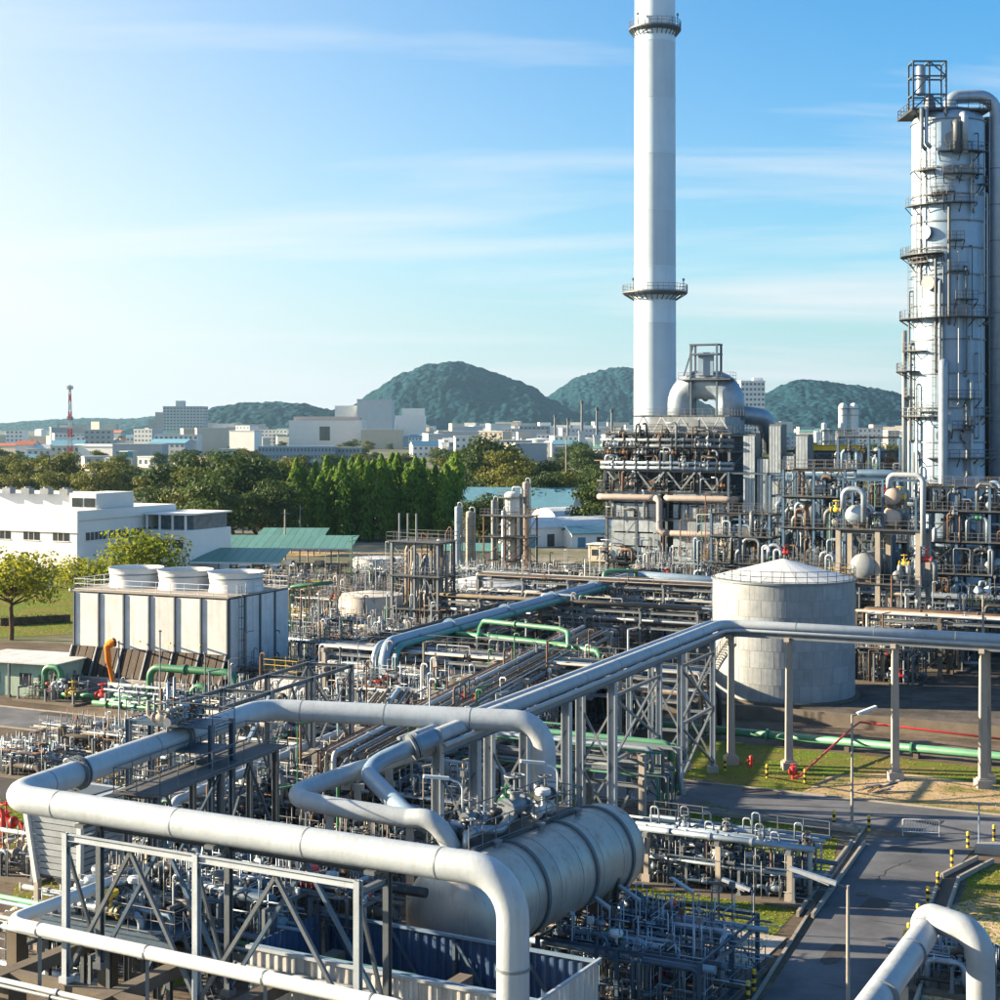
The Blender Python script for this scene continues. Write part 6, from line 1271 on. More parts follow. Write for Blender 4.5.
# blue open frame
bf = thing('equipment_frame', 'tall open blue steel frame right of the furnace duct bank', 'steel frame', Vector(((770-500)/F*218, 218, 0)), GA)
frame(bf, [0, 3.8, 7.4], [0, 6], [5.5, 9.5, 13.5, 17.2, 19.8], 0.4, bframe, decks=[5.5, 9.5, 13.5], pb=0.45, seed=21, dm=bsteel)
for k in range(14):
    x = rng.uniform(0.3, 7.1); y = rng.uniform(0.5, 5); z0 = rng.choice([0.3, 5.6, 9.6, 13.6]); pipe(bf, [(x, y, z0), (x, y, z0+rng.uniform(2, 4)), (x+rng.uniform(-1, 1), y+0.6, z0+2), (x, y+1, z0)], rng.choice([0.14, 0.24, 0.4]), rng.choice([silver, pipew, galv, bluep]), n=10)
pipe(bf, [(-0.4, -0.6, 6), (-0.4, -0.6, 10.3), (6.8, -0.6, 10.3)], 0.3, pipew, n=12)
for k, x in enumerate((2.2, 3.0, 3.6)): vertical_vessel('slim white vessel standing inside the tall open blue frame', bf.location+U*x+V*3, 0.4, 14, 300+k, white, plats=0, lad=False, group='slim vessels in the blue frame')
bfb = thing('pipe_bridge', 'high blue pipe bridge between the blue frame and the vessel structure', 'pipe bridge', Vector(((795-500)/F*214, 214, 0)), GA)
for k, (y, r) in enumerate(((0, 0.5), (1.1, 0.3), (1.9, 0.22))): pipe(bfb, [(-1, y, 19.9+r), (14, y, 19.9+r), (14, y, 16)], r, [bframe, bluep, pipew][k], n=14)
for x in (3, 8, 13): inst('column', hcol(19.8, 0.4, bframe), bfb, (x, 0.8, 0))
b = MB(); b.ibeam((-1, -0.4, 19.7), (14, -0.4, 19.7), 0.25, 0.4); b.build('girder', bframe, bfb)
# dark process block behind, with yellow crane beam
pbk = thing('process_structure', 'dense dark process structure with yellow crane beam behind the blue frame', 'process structure', Vector(((775-500)/F*262, 266, 0)), GA)
frame(pbk, [0, 6, 12, 18, 24], [0, 6, 12], [5, 10, 15, 19.5, 22.5], 0.4, steel, decks=[5, 10, 15, 19.5], rails=[15, 19.5], pb=0.5, seed=23, cm=bsteel)
b = MB(); b.ibeam((5, -0.6, 23), (16, -0.6, 23), 0.4, 0.9); b.build('crane_beam', yellow, pbk)
for k in range(46):
    x = rng.uniform(0, 24); y = rng.uniform(-0.8, 4); z0 = rng.choice([0.3, 5.2, 10.2, 15.2, 19.6]); z1 = z0+rng.uniform(1.5, 4); x2 = x+rng.uniform(-3, 3)
    pipe(pbk, [(x, y, z0), (x, y, z1), (x2, y, z1), (x2, y, z0)], rng.choice([0.15, 0.25, 0.4, 0.5]), rng.choice([silver, bluep, galv, pipew, beige, dsteel, rusty]), n=8)
for k in range(5): vertical_vessel('grey vessel poking up inside the dense dark structure', pbk.location+U*(3+k*4.6)+V*5, rng.uniform(0.7, 1.3), rng.uniform(17, 25), 320+k, [silver, steel, white, galv, beige][k], plats=1, group='vessels in the dark structure')
pipe_rack('dark pipe rack at the foot of the tall tower', uv(0, 190)+U*(-8), uv(34, 190), 5.0, [4.5, 6.5, 8.5], 8, 8, 66, 'blue', steel, 'h', 0.35)
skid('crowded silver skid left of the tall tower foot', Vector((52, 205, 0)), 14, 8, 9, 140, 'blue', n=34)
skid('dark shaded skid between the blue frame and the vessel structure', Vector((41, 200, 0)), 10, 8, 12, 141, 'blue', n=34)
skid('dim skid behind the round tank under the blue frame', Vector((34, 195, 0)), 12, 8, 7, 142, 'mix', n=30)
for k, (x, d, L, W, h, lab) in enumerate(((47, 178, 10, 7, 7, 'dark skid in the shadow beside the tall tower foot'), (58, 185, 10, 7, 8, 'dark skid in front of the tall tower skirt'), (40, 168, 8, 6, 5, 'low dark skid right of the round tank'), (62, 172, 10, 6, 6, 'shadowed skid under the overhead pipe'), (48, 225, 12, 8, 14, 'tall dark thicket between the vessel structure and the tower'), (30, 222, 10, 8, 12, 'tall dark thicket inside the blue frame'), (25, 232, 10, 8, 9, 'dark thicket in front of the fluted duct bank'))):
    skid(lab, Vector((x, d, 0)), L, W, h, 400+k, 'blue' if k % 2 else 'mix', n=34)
def thicket(label, x, d, xs, ys, zs, n, seed, m=dsteel):
    o = thing('process_structure', label, 'process structure', Vector((x, d, 0)), GA); rng = random.Random(seed)
    frame(o, xs, ys, zs, 0.32, m, decks=zs[:-1], rails=zs[1:], pb=0.4, seed=seed, cm=bframe)
    for k in range(n):
        z0 = rng.choice([0.3]+zs[:-1]); z1 = z0+rng.uniform(1.2, 3.6); xa = rng.uniform(xs[0]-0.6, xs[-1]+0.6); y = rng.uniform(ys[0]-0.7, ys[-1]*0.5); xb = xa+rng.uniform(-2.5, 2.5)
        pipe(o, [(xa, y, z0), (xa, y, z1), (xb, y, z1), (xb, y, z0+0.3)], rng.choice([0.08, 0.12, 0.18, 0.26]), rng.choice([silver, steel, bluep, dsteel, pipew, galv, rusty]), n=8)
        if k % 3 == 0: inst('valve', valve_mesh(rng.uniform(0.7, 1.2), rng.choice(VC)), o, ((xa+xb)/2, y, z1))
    for k in range(3):
        z = rng.choice(zs[:-1]); r = rng.uniform(0.5, 0.9); xc = rng.uniform(xs[0]+1, xs[-1]-1); b = MB(); b.lathe([(r, ys[0]+0.4), (r, ys[-1]-0.4)], 20, (xc, 0, z+r+0.3), (0, 1, 0)); b.dome((xc, ys[0]+0.4, z+r+0.3), r, r*0.4, (0, -1, 0), 20, 5); b.build('exchanger', rng.choice([silver, tank_m, galv]), o)
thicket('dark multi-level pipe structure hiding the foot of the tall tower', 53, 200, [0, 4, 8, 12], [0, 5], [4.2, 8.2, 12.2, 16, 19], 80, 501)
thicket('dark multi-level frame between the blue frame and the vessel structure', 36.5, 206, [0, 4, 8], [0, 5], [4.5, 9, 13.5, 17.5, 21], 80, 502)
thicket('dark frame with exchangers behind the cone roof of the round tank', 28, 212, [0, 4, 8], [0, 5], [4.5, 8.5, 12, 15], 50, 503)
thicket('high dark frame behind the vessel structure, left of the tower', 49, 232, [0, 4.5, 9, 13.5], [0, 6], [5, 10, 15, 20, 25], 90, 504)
# ------------------------------------------------------------------ office building
OD = 262.0; o0 = Vector(((77-500)/F*OD, OD, 0))
ob = thing('office_building', 'long white flat-roofed office building with ribbon windows left of the carports', 'building', o0, R(-25))
OH = CAMH-(511-HY)/F*OD
b = MB(); b.b2(-40, 0, 0, 26, 0, OH-0.9); b.build('wall', wallw, ob)
b = MB()
for (x0, x1, y0, y1) in ((-40.3, 0.3, -0.3, 0.2), (-0.2, 0.3, 0.2, 26.3), (-40.3, -39.8, 0.2, 26.3), (-39.8, -0.2, 25.8, 26.3)): b.b2(x0, x1, y0, y1, OH-3.6 if y0 < 0 else OH-1.6, OH)
b.build('parapet', wallw, ob)
b = MB(); b.b2(-39.8, -0.2, 0.2, 25.8, OH-0.9, OH-0.6); b.build('roof', roof_g, ob)
for (z0, z1) in ((2.2, 3.6), (OH-5.0, OH-3.7)):
    for i in range(6):
        x = -36+i*6.2; b = MB(); b.b2(x, x+3.4, -0.05, 0.02, z0, z1); w_ = b.build('window', glass, ob)
        b = MB(); b.b2(x-0.1, x+3.5, -0.16, -0.06, z0-0.12, z0-0.01)
        for k in range(1, 3): b.b2(x+k*1.13-0.04, x+k*1.13+0.04, -0.1, -0.055, z0, z1)
        b.build('frame', wallw, w_)
    for i in range(4):
        y = 2.2+i*6.0; b = MB(); b.b2(-0.02, 0.05, y, y+5.2, z0, z1); w_ = b.build('window', glass, ob)
        b = MB(); b.b2(0.06, 0.18, y-0.1, y+5.3, z0-0.14, z0-0.01)
        for k in range(1, 5): b.b2(0.055, 0.1, y+k*1.04-0.05, y+k*1.04+0.05, z0, z1)
        b.build('frame', wallw, w_)
b = MB(); b.b2(-34, -7, 9, 20, OH-0.6, OH+2.2); b.build('penthouse', wallw, ob)
b = MB(); b.b2(-6.6, -1.0, 6, 16, OH-0.6, OH+2.6); pe = b.build('plant_room', wallw, ob)
for i in range(2): b = MB(); b.b2(-6.0+i*2.6, -3.8+i*2.6, 5.9, 5.98, OH+0.3, OH+1.8); b.build('louvre', glass, pe)
for i in range(5): b = MB(); b.box((-9-i*4.2, 8, OH+2.7), 1.8, 1.4, 1.0); b.cyl((-9-i*4.2, 8, OH+3.2), (-9-i*4.2, 8, OH+3.4), 0.6, 10); b.build('roof_fan', galv, ob)
b = MB(); b.b2(0, 9.5, 17, 30, 0, OH-4.0); wg = b.build('wing', wallw, ob)
for i in range(3): b = MB(); b.b2(1.2+i*2.7, 3.3+i*2.7, 16.9, 16.97, OH-7.0, OH-5.6); b.build('wing_window', glass, wg)
for i in range(4): b = MB(); b.cyl((0.8+i*2.7, 17.4, OH-4), (0.8+i*2.7, 17.4, OH-1.4), 0.22, 8); b.build('roof_column', wallw, wg)
b = MB(); b.b2(0.4, 9.8, 17.0, 30, OH-1.4, OH-1.15); b.build('canopy', wallw, wg); b = MB(); b.b2(1.5, 9, 19.5, 29.5, OH-3.99, OH-1.41); b.build('canopy_glazing', fglass, wg)
b = MB(); b.b2(-28, 3, -5, -0.5, 3.7, 3.95); b.build('porch_roof', wallw, ob)
for x in (-26, -18, -10, -2, 2.5): b = MB(); b.cyl((x, -4.6, 0), (x, -4.6, 3.7), 0.2, 8); b.build('porch_column', wallw, ob)
# carports
def carport(label, o, L, W, h, rot=GA):
    t = thing('carport', label, 'carport', o, rot); n = int(L/1.5)
    for i in range(n):
        b = MB(); x0, x1 = i*L/n+0.03, (i+1)*L/n-0.03; k = 6
        for j in range(k):
            y0, y1 = W*j/k, W*(j+1)/k; z = lambda y: h+2.3*(y/W)-0.5*(y/W)**2
            b.hexa([(x0, y0, z(y0)), (x1, y0, z(y0)), (x1, y1, z(y1)), (x0, y1, z(y1)), (x0, y0, z(y0)+0.08), (x1, y0, z(y0)+0.08), (x1, y1, z(y1)+0.08), (x0, y1, z(y1)+0.08)])
        b.build('roof_sheet', roof_t, t)
    for i in range(int(L/6)+1):
        for y in (0.8, W-0.8): b = MB(); b.cyl((i*6.0, y, 0), (i*6.0, y, h+2.0*(y/W)-0.2), 0.13, 8); b.build('post', galv, t)
    b = MB(); b.bar((0, 0.05, h-0.05), (L, 0.05, h-0.05), 0.12, 0.3); b.build('eave_gutter', white, t)
carport('long green-roofed carport beside the office wing', G(183, 581), 17, 9, 3.2, R(-6))
carport('second green-roofed carport behind the first, near the columnar trees', G(205, 566), 28, 9.5, 3.4, R(-4))
carport('far green-roofed carport next to the columnar trees', G(255, 556), 14, 8, 3.4, R(-4))
def car(label, o, rot, m, group):
    t = thing('parked_car', label, 'car', o, rot, group)
    b = MB(); b.prism([(0, 0)]*0 or [(-2.1, -0.85), (2.1, -0.85), (2.1, 0.85), (-2.1, 0.85)], 0.32, 0.82); b.hexa([(-1.5, -0.78, 0.82), (1.0, -0.78, 0.82), (1.0, 0.78, 0.82), (-1.5, 0.78, 0.82), (-1.1, -0.65, 1.42), (0.5, -0.65, 1.42), (0.5, 0.65, 1.42), (-1.1, 0.65, 1.42)]); b.build('body', m, t)
    b = MB(); b.hexa([(-1.42, -0.79, 0.88), (0.9, -0.79, 0.88), (0.9, 0.79, 0.88), (-1.42, 0.79, 0.88), (-1.12, -0.67, 1.34), (0.5, -0.67, 1.34), (0.5, 0.67, 1.34), (-1.12, 0.67, 1.34)]); b.build('windows', glass, t)
    for x in (-1.3, 1.3):
        for y in (-0.86, 0.7): b = MB(); b.cyl((x, y, 0.32), (x, y+0.16, 0.32), 0.32, 12); w_ = b.build('wheel', black, t); b = MB(); b.cyl((x, y-0.01, 0.32), (x, y+0.17, 0.32), 0.18, 8); b.build('rim', galv, w_)
rng = random.Random(9)
for i in range(9): car('small parked car under the green-roofed carports', G(215+i*15, 573-(i % 2)*5), R(80+rng.uniform(-5, 5)), rng.choice([white, silver, red, dsteel, galv]), 'cars under the carports')
# warehouse with barrel roofs and blue doors
def gable(label, name, o, L, W, h, rh, rot, wm, rm, barrel=False, doors=0, group=None):
    t = thing(name, label, 'building', o, rot, group)
    b = MB(); b.b2(0, L, 0, W, 0, h); b.build('wall', wm, t)
    if barrel:
        b = MB(); k = 8
        for j in range(k): a0, a1 = math.pi*j/k, math.pi*(j+1)/k; b.quad((-0.4, W/2-(W/2+0.4)*math.cos(a0), h+rh*math.sin(a0)), (L+0.4, W/2-(W/2+0.4)*math.cos(a0), h+rh*math.sin(a0)), (L+0.4, W/2-(W/2+0.4)*math.cos(a1), h+rh*math.sin(a1)), (-0.4, W/2-(W/2+0.4)*math.cos(a1), h+rh*math.sin(a1)))
        b.build('roof', rm, t)
        for x in (0, L): b = MB(); b.sheet([(x, W/2-W/2*math.cos(math.pi*j/8), h+rh*0.98*math.sin(math.pi*j/8)) for j in range(9)]); b.build('gable_end', wm, t)
    else:
        b = MB(); b.hexa([(-0.4, -0.5, h), (L+0.4, -0.5, h), (L+0.4, W/2, h+rh), (-0.4, W/2, h+rh), (-0.4, -0.5, h+0.15), (L+0.4, -0.5, h+0.15), (L+0.4, W/2, h+rh+0.15), (-0.4, W/2, h+rh+0.15)])
        b.hexa([(-0.4, W/2, h+rh), (L+0.4, W/2, h+rh), (L+0.4, W+0.5, h), (-0.4, W+0.5, h), (-0.4, W/2, h+rh+0.15), (L+0.4, W/2, h+rh+0.15), (L+0.4, W+0.5, h+0.15), (-0.4, W+0.5, h+0.15)]); b.build('roof', rm, t)
        for x in (0.02, L-0.02): b = MB(); b.sheet([(x, 0, h), (x, W, h), (x, W/2, h+rh)]); b.build('gable_end', wm, t)
    for i in range(doors):
        x = L*(i+0.5)/doors; b = MB(); b.b2(x-0.9, x+0.9, -0.06, 0.02, 0.1, min(2.8, h*0.75)); d_ = b.build('door', [roof_b, glass, steel][i % 3], t); b = MB(); b.box((x+0.7, -0.09, 1.2), 0.08, 0.06, 0.2); b.build('handle', galv, d_)
    return t
gable('low white warehouse with blue doors and pale barrel roof', 'warehouse', G(522, 548), 24, 11, 4.2, 2.0, R(28), wallw, roof_g, True, 5)
gable('second pale barrel-roofed store behind the warehouse', 'warehouse', G(556, 536), 26, 12, 4.2, 2.4, R(28), wallw, roof_g, True, 4)
gable('house with a wide teal roof behind the columnar trees', 'house', G(458, 527), 30, 18, 5.0, 5.0, R(-12), wallc, roof_b, False, 3)
gable('low pale shed with teal roof in the dry field', 'shed', G(440, 566), 15, 8, 2.8, 1.2, R(-8), wallc, roof_t, False, 2)
gable('small blue-roofed hut beside the warehouse', 'hut', G(572, 548), 9, 6, 3, 1.4, R(20), wallw, roof_b, False, 2)
yb = thing('site_cabin', 'pale yellow site cabin left of the furnace', 'cabin', G(588, 562), GA); b = MB(); b.b2(0, 8, 0, 4, 0.2, 3.4); b.build('wall', wallc, yb); b = MB(); b.b2(-0.3, 8.3, -0.3, 4.3, 3.4, 3.6); b.build('roof', roof_g, yb)
for i in range(3): b = MB(); b.b2(0.8+i*2.5, 2.2+i*2.5, -0.04, 0.02, 1.3, 2.5); b.build('window', glass, yb)
sheet('field', gp((280, 556), (470, 556), (490, 545), (270, 545)), dirtm, 0.02)
# utility poles
for x, y, h in ((566, 512, 24), (770, 470, 20), (232, 535, 14), (285, 560, 10), (243, 540, 13), (300, 545, 9)):
    o = thing('utility_pole', 'pale concrete utility pole standing among the trees', 'pole', G(x, y), 0, 'utility poles'); b = MB(); b.cyl((0, 0, 0), (0, 0, h), 0.22, 8, 0.13); b.build('pole', pconc, o); b = MB(); b.bar((-0.9, 0, h-0.8), (0.9, 0, h-0.8), 0.12); b.build('cross_arm', galv, o)
# ------------------------------------------------------------------ trees
def leaves(b, rng, c, rad, n, s, flat=0.8):
    for i in range(n):
        d = Vector((rng.gauss(0, 1), rng.gauss(0, 1), rng.gauss(0, 1)))
        if d.length < 1e-3: continue
        d.normalize(); r = rng.uniform(0.55, 1.06)
        p = c+Vector((d.x*rad[0], d.y*rad[1], d.z*rad[2]))*r
        nrm = (d*0.8+Vector((rng.gauss(0, .5), rng.gauss(0, .5), rng.gauss(0.3, .5)))).normalized(); a = nrm.orthogonal().normalized(); a.rotate(Matrix.Rotation(rng.uniform(0, 6.28), 3, nrm)); e = nrm.cross(a); ss_ = s*rng.uniform(0.5, 1.3)
        b.quad(p-a*ss_*0.5, p+e*ss_*0.35, p+a*ss_*0.6, p-e*ss_*0.35)
def limb(b, p, q, r0, r1, k=3, rng=None):
    pts = [Vector(p).lerp(Vector(q), i/k) for i in range(k+1)]
    for i in range(1, k): pts[i] += Vector((rng.uniform(-.15, .15), rng.uniform(-.15, .15), 0))
    for i in range(k): b.cyl(pts[i], pts[i+1], r0+(r1-r0)*i/k, 7, r0+(r1-r0)*(i+1)/k, cap=False)
def where(px):
    for lim, s in ((60, 'beyond the left end of the office'), (130, 'below the red and white mast'), (215, 'below the stepped grey apartment block'), (290, 'below the low left hill'), (370, 'around the broad white factory'), (455, 'at the left foot of the main hill'), (530, 'at the right foot of the main hill'), (640, 'below the gap between the hills'), (760, 'behind the chimney and furnace'), (835, 'at the left foot of the right hill'), (2000, 'beside the twin silos')):
        if px < lim: return s
def tree_proto(seed, H, Wd, m, lobes=16, n=130, s=0.55, base=0.28):
    rng = random.Random(seed); tb_ = MB(); cb = MB(); fork = Vector((0, 0, H*base)); limb(tb_, (0, 0, -0.2), fork, H*0.03, H*0.022, 3, rng)
    for i in range(lobes):
        a = 2*math.pi*i/lobes*2.4+rng.uniform(-.4, .4); t = (i+0.5)/lobes; zz = H*(base+0.12)+(H*(1-base-0.22))*t
        rr = Wd*0.5*math.sqrt(max(0.05, 1-((t-0.38)/0.75)**2))*rng.uniform(0.35, 0.95); c = Vector((math.cos(a)*rr*0.8, math.sin(a)*rr*0.8, zz)); q = rng.uniform(0.16, 0.25)
        limb(tb_, fork.lerp(Vector((0, 0, H*0.6)), t*0.7), c, H*0.012, H*0.004, 3, rng)
        leaves(cb, rng, c, (Wd*q, Wd*q, H*q*0.62), n, s)
    return tb_.mesh('trunk', bark), cb.mesh('crown', m)
def place_tree(name, label, proto, o, scl, rot, group=None):
    t = thing(name, label, 'tree', o, rot, group); inst('trunk', proto[0], t, scl=(scl,)*3); inst('crown', proto[1], t, scl=(scl,)*3); return t
PR = {'d': [tree_proto(i, 10, 11.5, leaf_d, 30, 170, 0.5, 0.1) for i in (1, 2, 3)], 'o': [tree_proto(i, 10, 12, leaf_o, 30, 170, 0.5, 0.1) for i in (4, 5)], 'l': [tree_proto(i, 10, 12, leaf_l, 20, 170, 0.45, 0.38) for i in (6, 7)]}
tp_l = place_tree('shade_tree', 'bright backlit yellow-green tree with a thin trunk on the left lawn', PR['l'][0], G(11, 640), 1.12, 0.4)
place_tree('shade_tree', 'spreading yellow-green tree behind the white fan stacks', PR['l'][1], G(142, 616), 1.2, 1.2)
place_tree('shade_tree', 'low yellow-green tree at the foot of the white fan stacks', PR['l'][0], G(85, 612), 0.8, 2.2)
TL = [ # px, base row, height px, kind
 (5, 500, 42, 'o'), (28, 502, 40, 'o'), (62, 505, 48, 'o'), (100, 512, 46, 'o'), (122, 505, 40, 'o'), (150, 508, 36, 'o'), (178, 528, 66, 'd'), (205, 535, 62, 'o'), (232, 540, 80, 'd'), (255, 535, 70, 'd'), (215, 548, 62, 'd'), (268, 545, 58, 'd'), (282, 520, 56, 'o'), (316, 512, 40, 'o'), (380, 508, 44, 'o'), (455, 500, 40, 'o'), (470, 500, 50, 'd'), (492, 505, 62, 'd'), (512, 508, 52, 'o'), (540, 505, 40, 'd'), (528, 522, 42, 'o'), (550, 525, 48, 'd'), (572, 522, 46, 'o'), (592, 515, 45, 'd'), (602, 540, 60, 'd'), (480, 545, 46, 'd'), (500, 540, 40, 'd'), (560, 505, 40, 'o'), (590, 490, 40, 'd'), (470, 470, 22, 'd'), (440, 470, 20, 'd'), (575, 470, 26, 'd'), (330, 478, 22, 'd'), (245, 475, 24, 'o'), (215, 480, 26, 'd'), (160, 472, 18, 'd'), (100, 470, 18, 'o'), (40, 478, 22, 'o'), (120, 478, 22, 'o'), (800, 480, 30, 'd'), (830, 478, 26, 'd'), (870, 476, 30, 'd'), (890, 482, 34, 'o'), (780, 474, 24, 'o'), (640, 482, 40, 'd'), (700, 478, 36, 'd'), (0, 478, 28, 'o'), (185, 488, 34, 'd'), (300, 488, 30, 'd'), (360, 482, 26, 'o'), (410, 482, 26, 'd'), (850, 462, 16, 'd'), (805, 458, 14, 'd')]
rng = random.Random(50)
for (x, y, hp_, k) in TL:
    o = G(x, y); h = 1.12*hp_*o.y/F; pr = rng.choice(PR[k]); wh = ('behind the office roof' if x < 165 else 'behind the carports' if x < 290 else 'behind the columnar row' if x < 465 else 'around the teal-roofed house' if x < 520 else 'around the palm and warehouse' if x < 625 else 'beyond the furnace and process frames')+(', low and far' if y < 492 else ''); lab = ('dense dark green tree ' if k == 'd' else 'olive green rounded tree ')+wh
    place_tree('broadleaf_tree', lab, pr, o, h/10.0, rng.uniform(0, 6.28), ('dark trees ' if k == 'd' else 'olive trees ')+wh)
# columnar drooping trees
def columnar(seed):
    rng = random.Random(seed); b = MB(); H = 19.0
    for k in range(26):
        t = k/25; z = 2.0+16.8*t; w = (1.45*(1-t**4.5)+0.3)*rng.uniform(0.75, 1.2); a = rng.uniform(0, 6.28); c = Vector((math.cos(a)*w*0.45, math.sin(a)*w*0.45, z))
        for i in range(70):
            d = Vector((rng.gauss(0, 1), rng.gauss(0, 1), rng.gauss(0, 1))).normalized(); p = c+Vector((d.x*w*0.8, d.y*w*0.8, d.z*1.1)); dn = Vector((d.x*0.5, d.y*0.5, -1)).normalized(); sdv = dn.cross(d).normalized() if dn.cross(d).length > 1e-3 else Vector((1, 0, 0)); l = rng.uniform(0.5, 1.1)
            b.quad(p, p+sdv*0.16+dn*l*0.4, p+dn*l, p-sdv*0.16+dn*l*0.4)
    tb_ = MB(); limb(tb_, (0, 0, -0.2), (0, 0, 17), 0.28, 0.06, 6, rng)
    return tb_.mesh('trunk', bark), b.mesh('crown', leaf_c)
CP = [columnar(i) for i in (11, 12, 13, 14)]
for i in range(30):
    x = 299+i*5.45+rng.uniform(-2, 2); o = G(x, 540+rng.uniform(-3, 2)); t = place_tree('columnar_tree', 'tall columnar tree with drooping leaves in the row behind the carports', rng.choice(CP), o, rng.uniform(0.82, 1.05), rng.uniform(0, 6.28), 'columnar trees in a row'); [setattr(c_, 'scale', (c_.scale[0]*1.45, c_.scale[1]*1.45, c_.scale[2])) for c_ in t.children if c_.name.startswith('crown')]
# palm
pt = thing('palm_tree', 'palm tree rising above the dark trees near the utility pole', 'tree', G(535, 520), 0)
b = MB(); limb(b, (0, 0, 0), (0.4, 0, 10), 0.28, 0.18, 6, rng); b.build('trunk', bark, pt)
b = MB()
for i in range(16):
    a = i*2.4; up = rng.uniform(0.1, 0.9); p = Vector((0.4, 0, 10)); d = Vector((math.cos(a), math.sin(a), up)).normalized()
    for k in range(7):
        q = p+d*0.6; s_ = d.cross(Z).normalized()*0.45*(1-k/9); b.quad(p, p+s_-Z*0.25, q+s_-Z*0.35, q); b.quad(p, q, q-s_-Z*0.35, p-s_-Z*0.25); p = q; d = (d-Z*0.24).normalized()
b.build('crown', leaf_o, pt)
# hedges
for k, (p, q, h) in enumerate(((G(0, 626), G(70, 622), 1.4), (G(270, 580), G(315, 576), 1.5))):
    hd = thing('hedge', ['clipped dark hedge below the left lawn tree', 'clipped hedge beside the carport road'][k], 'hedge', p, 0); b = MB(); L = (q-p).length; d = (q-p).normalized()
    for i in range(int(L/0.8)): leaves(b, rng, d*i*0.8+Z*h*0.5, (0.7, 0.6, h*0.55), 60, 0.25)
    b.build('foliage', leaf_d, hd); b = MB(); b.bar(Z*h*0.4, d*L+Z*h*0.4, 0.5, h*0.7); b.build('twigs', bark, hd)
# grass tufts on the near lawns
b = MB(); rng = random.Random(123)
def inpoly(x, y, poly):
    c = False; j = len(poly)-1
    for i in range(len(poly)):
        if (poly[i][1] > y) != (poly[j][1] > y) and x < (poly[j][0]-poly[i][0])*(y-poly[i][1])/(poly[j][1]-poly[i][1])+poly[i][0]: c = not c
        j = i
    return c
for n_, poly in lawns:
    xs_ = [p[0] for p in poly]; ys_ = [p[1] for p in poly]; area = (max(xs_)-min(xs_))*(max(ys_)-min(ys_)); 
    for i in range(min(24000, int(area*26))):
        x, y = rng.uniform(min(xs_), max(xs_)), rng.uniform(min(ys_), max(ys_))
        if not inpoly(x, y, poly): continue
        h = rng.uniform(0.06, 0.2)*(1 if n_ != 'office_lawn' else 1.3); a = rng.uniform(0, 6.28); w = rng.uniform(0.05, 0.16); dx, dy = math.cos(a)*w, math.sin(a)*w; lx, ly = rng.uniform(-.1, .1), rng.uniform(-.1, .1)
        dx *= 0.3; dy *= 0.3; h *= 0.45; b.quad((x-dx, y-dy, 0.02), (x+dx, y+dy, 0.02), (x+dx*1.6+lx, y+dy*1.6+ly, 0.02+h), (x-dx*1.6+lx, y-dy*1.6+ly, 0.02+h))
b.build('grass', grassm, None, label='short uneven grass on the lawns between roads and pipe racks', cat='grass', kind='stuff')
# ------------------------------------------------------------------ far town
def block(name, label, x0, x1, ytop, d, wm, depth=30, rows=0, cols_=0, roof=None, group=None, rot=0.0, extra=None):
    o = Vector(((x0-500)/F*d, d, 0)); L = (x1-x0)/F*d; h = CAMH-(ytop-HY)/F*d
    t = thing(name, label, 'building', o, rot, group); b = MB(); b.b2(0, L, 0, depth, 0, h); b.build('wall', wm, t)
    b = MB(); b.b2(-0.3, L+0.3, -0.3, depth+0.3, h, h+max(0.4, h*0.02)); b.build('roof', roof or wm, t)
    if rows and d < 1200:
        w = L/cols_; b = MB(); b.b2(w*0.2, w*0.8, -0.12, 0.05, 0, h/rows*0.45); me = b.mesh('window', fglass)
        for r in range(rows):
            for c in range(cols_): inst('window', me, t, (c*w, 0, h*(r+0.35)/rows))
    elif rows:
        for r in range(rows):
            z = h*(r+0.35)/rows; b = MB(); w = L/cols_
            for c in range(cols_): b.b2(c*w+w*0.2, c*w+w*0.8, -0.12, 0.05, z, z+h/rows*0.45)
            for c in range(max(1, int(depth/w))): b.b2(-0.12, 0.05, c*w+w*0.2, c*w+w*0.8, z, z+h/rows*0.45); b.b2(L-0.05, L+0.12, c*w+w*0.2, c*w+w*0.8, z, z+h/rows*0.45)
            b.build('window_row', fglass, t, kind='stuff')
    return t, L, h
t, L, h = block('apartment_block', 'stepped grey apartment block on the skyline beside the red mast', 163, 203, 407, 2300, wallg, 40, 12, 12)
b = MB(); b.b2(L*0.3, L*0.5, 5, 20, h, h+9); b.build('lift_tower', wallg, t); b = MB(); b.b2(-12, -0.1, 4, 36, 0, h*0.86); b.build('side_wing', wallg, t); b = MB(); b.b2(-22, -12.1, 6, 34, 0, h*0.66); b.build('side_wing', wallg, t)
t, L, h = block('factory_building', 'broad white factory block with roof plant in front of the main hill', 289, 362, 421, 1800, wallw, 60)
b = MB(); b.b2(L*0.05, L*0.95, 8, 50, h, h+5); b.build('roof_plant', pinkp, t); b = MB(); b.b2(L*0.42, L*0.56, -0.4, 0.1, h*0.3, h*0.8); b.build('vent_panel', glass, t)
t, L, h = block('factory_tower', 'tall pale grey windowless factory tower behind the white factory', 357, 392, 400, 1950, wallg, 50); b = MB(); b.b2(-28, -0.2, 10, 40, 0, h*0.88); b.build('side_wing', wallw, t)
block('factory_building', 'pale cream annex right of the white factory block', 361, 402, 430, 1750, wallc, 30)
block('factory_building', 'small white hall with stepped roof below the hill', 395, 425, 416, 2100, wallw, 30); block('factory_building', 'white cubic hall beside the stepped hall', 402, 424, 409, 2300, wallw, 25)
block('school_building', 'long pale blue three-storey block with rows of windows', 258, 335, 447, 1000, bluep, 14, 3, 22); block('school_building', 'grey end wing of the long pale blue block', 330, 360, 448, 1010, wallg, 14, 3, 8)
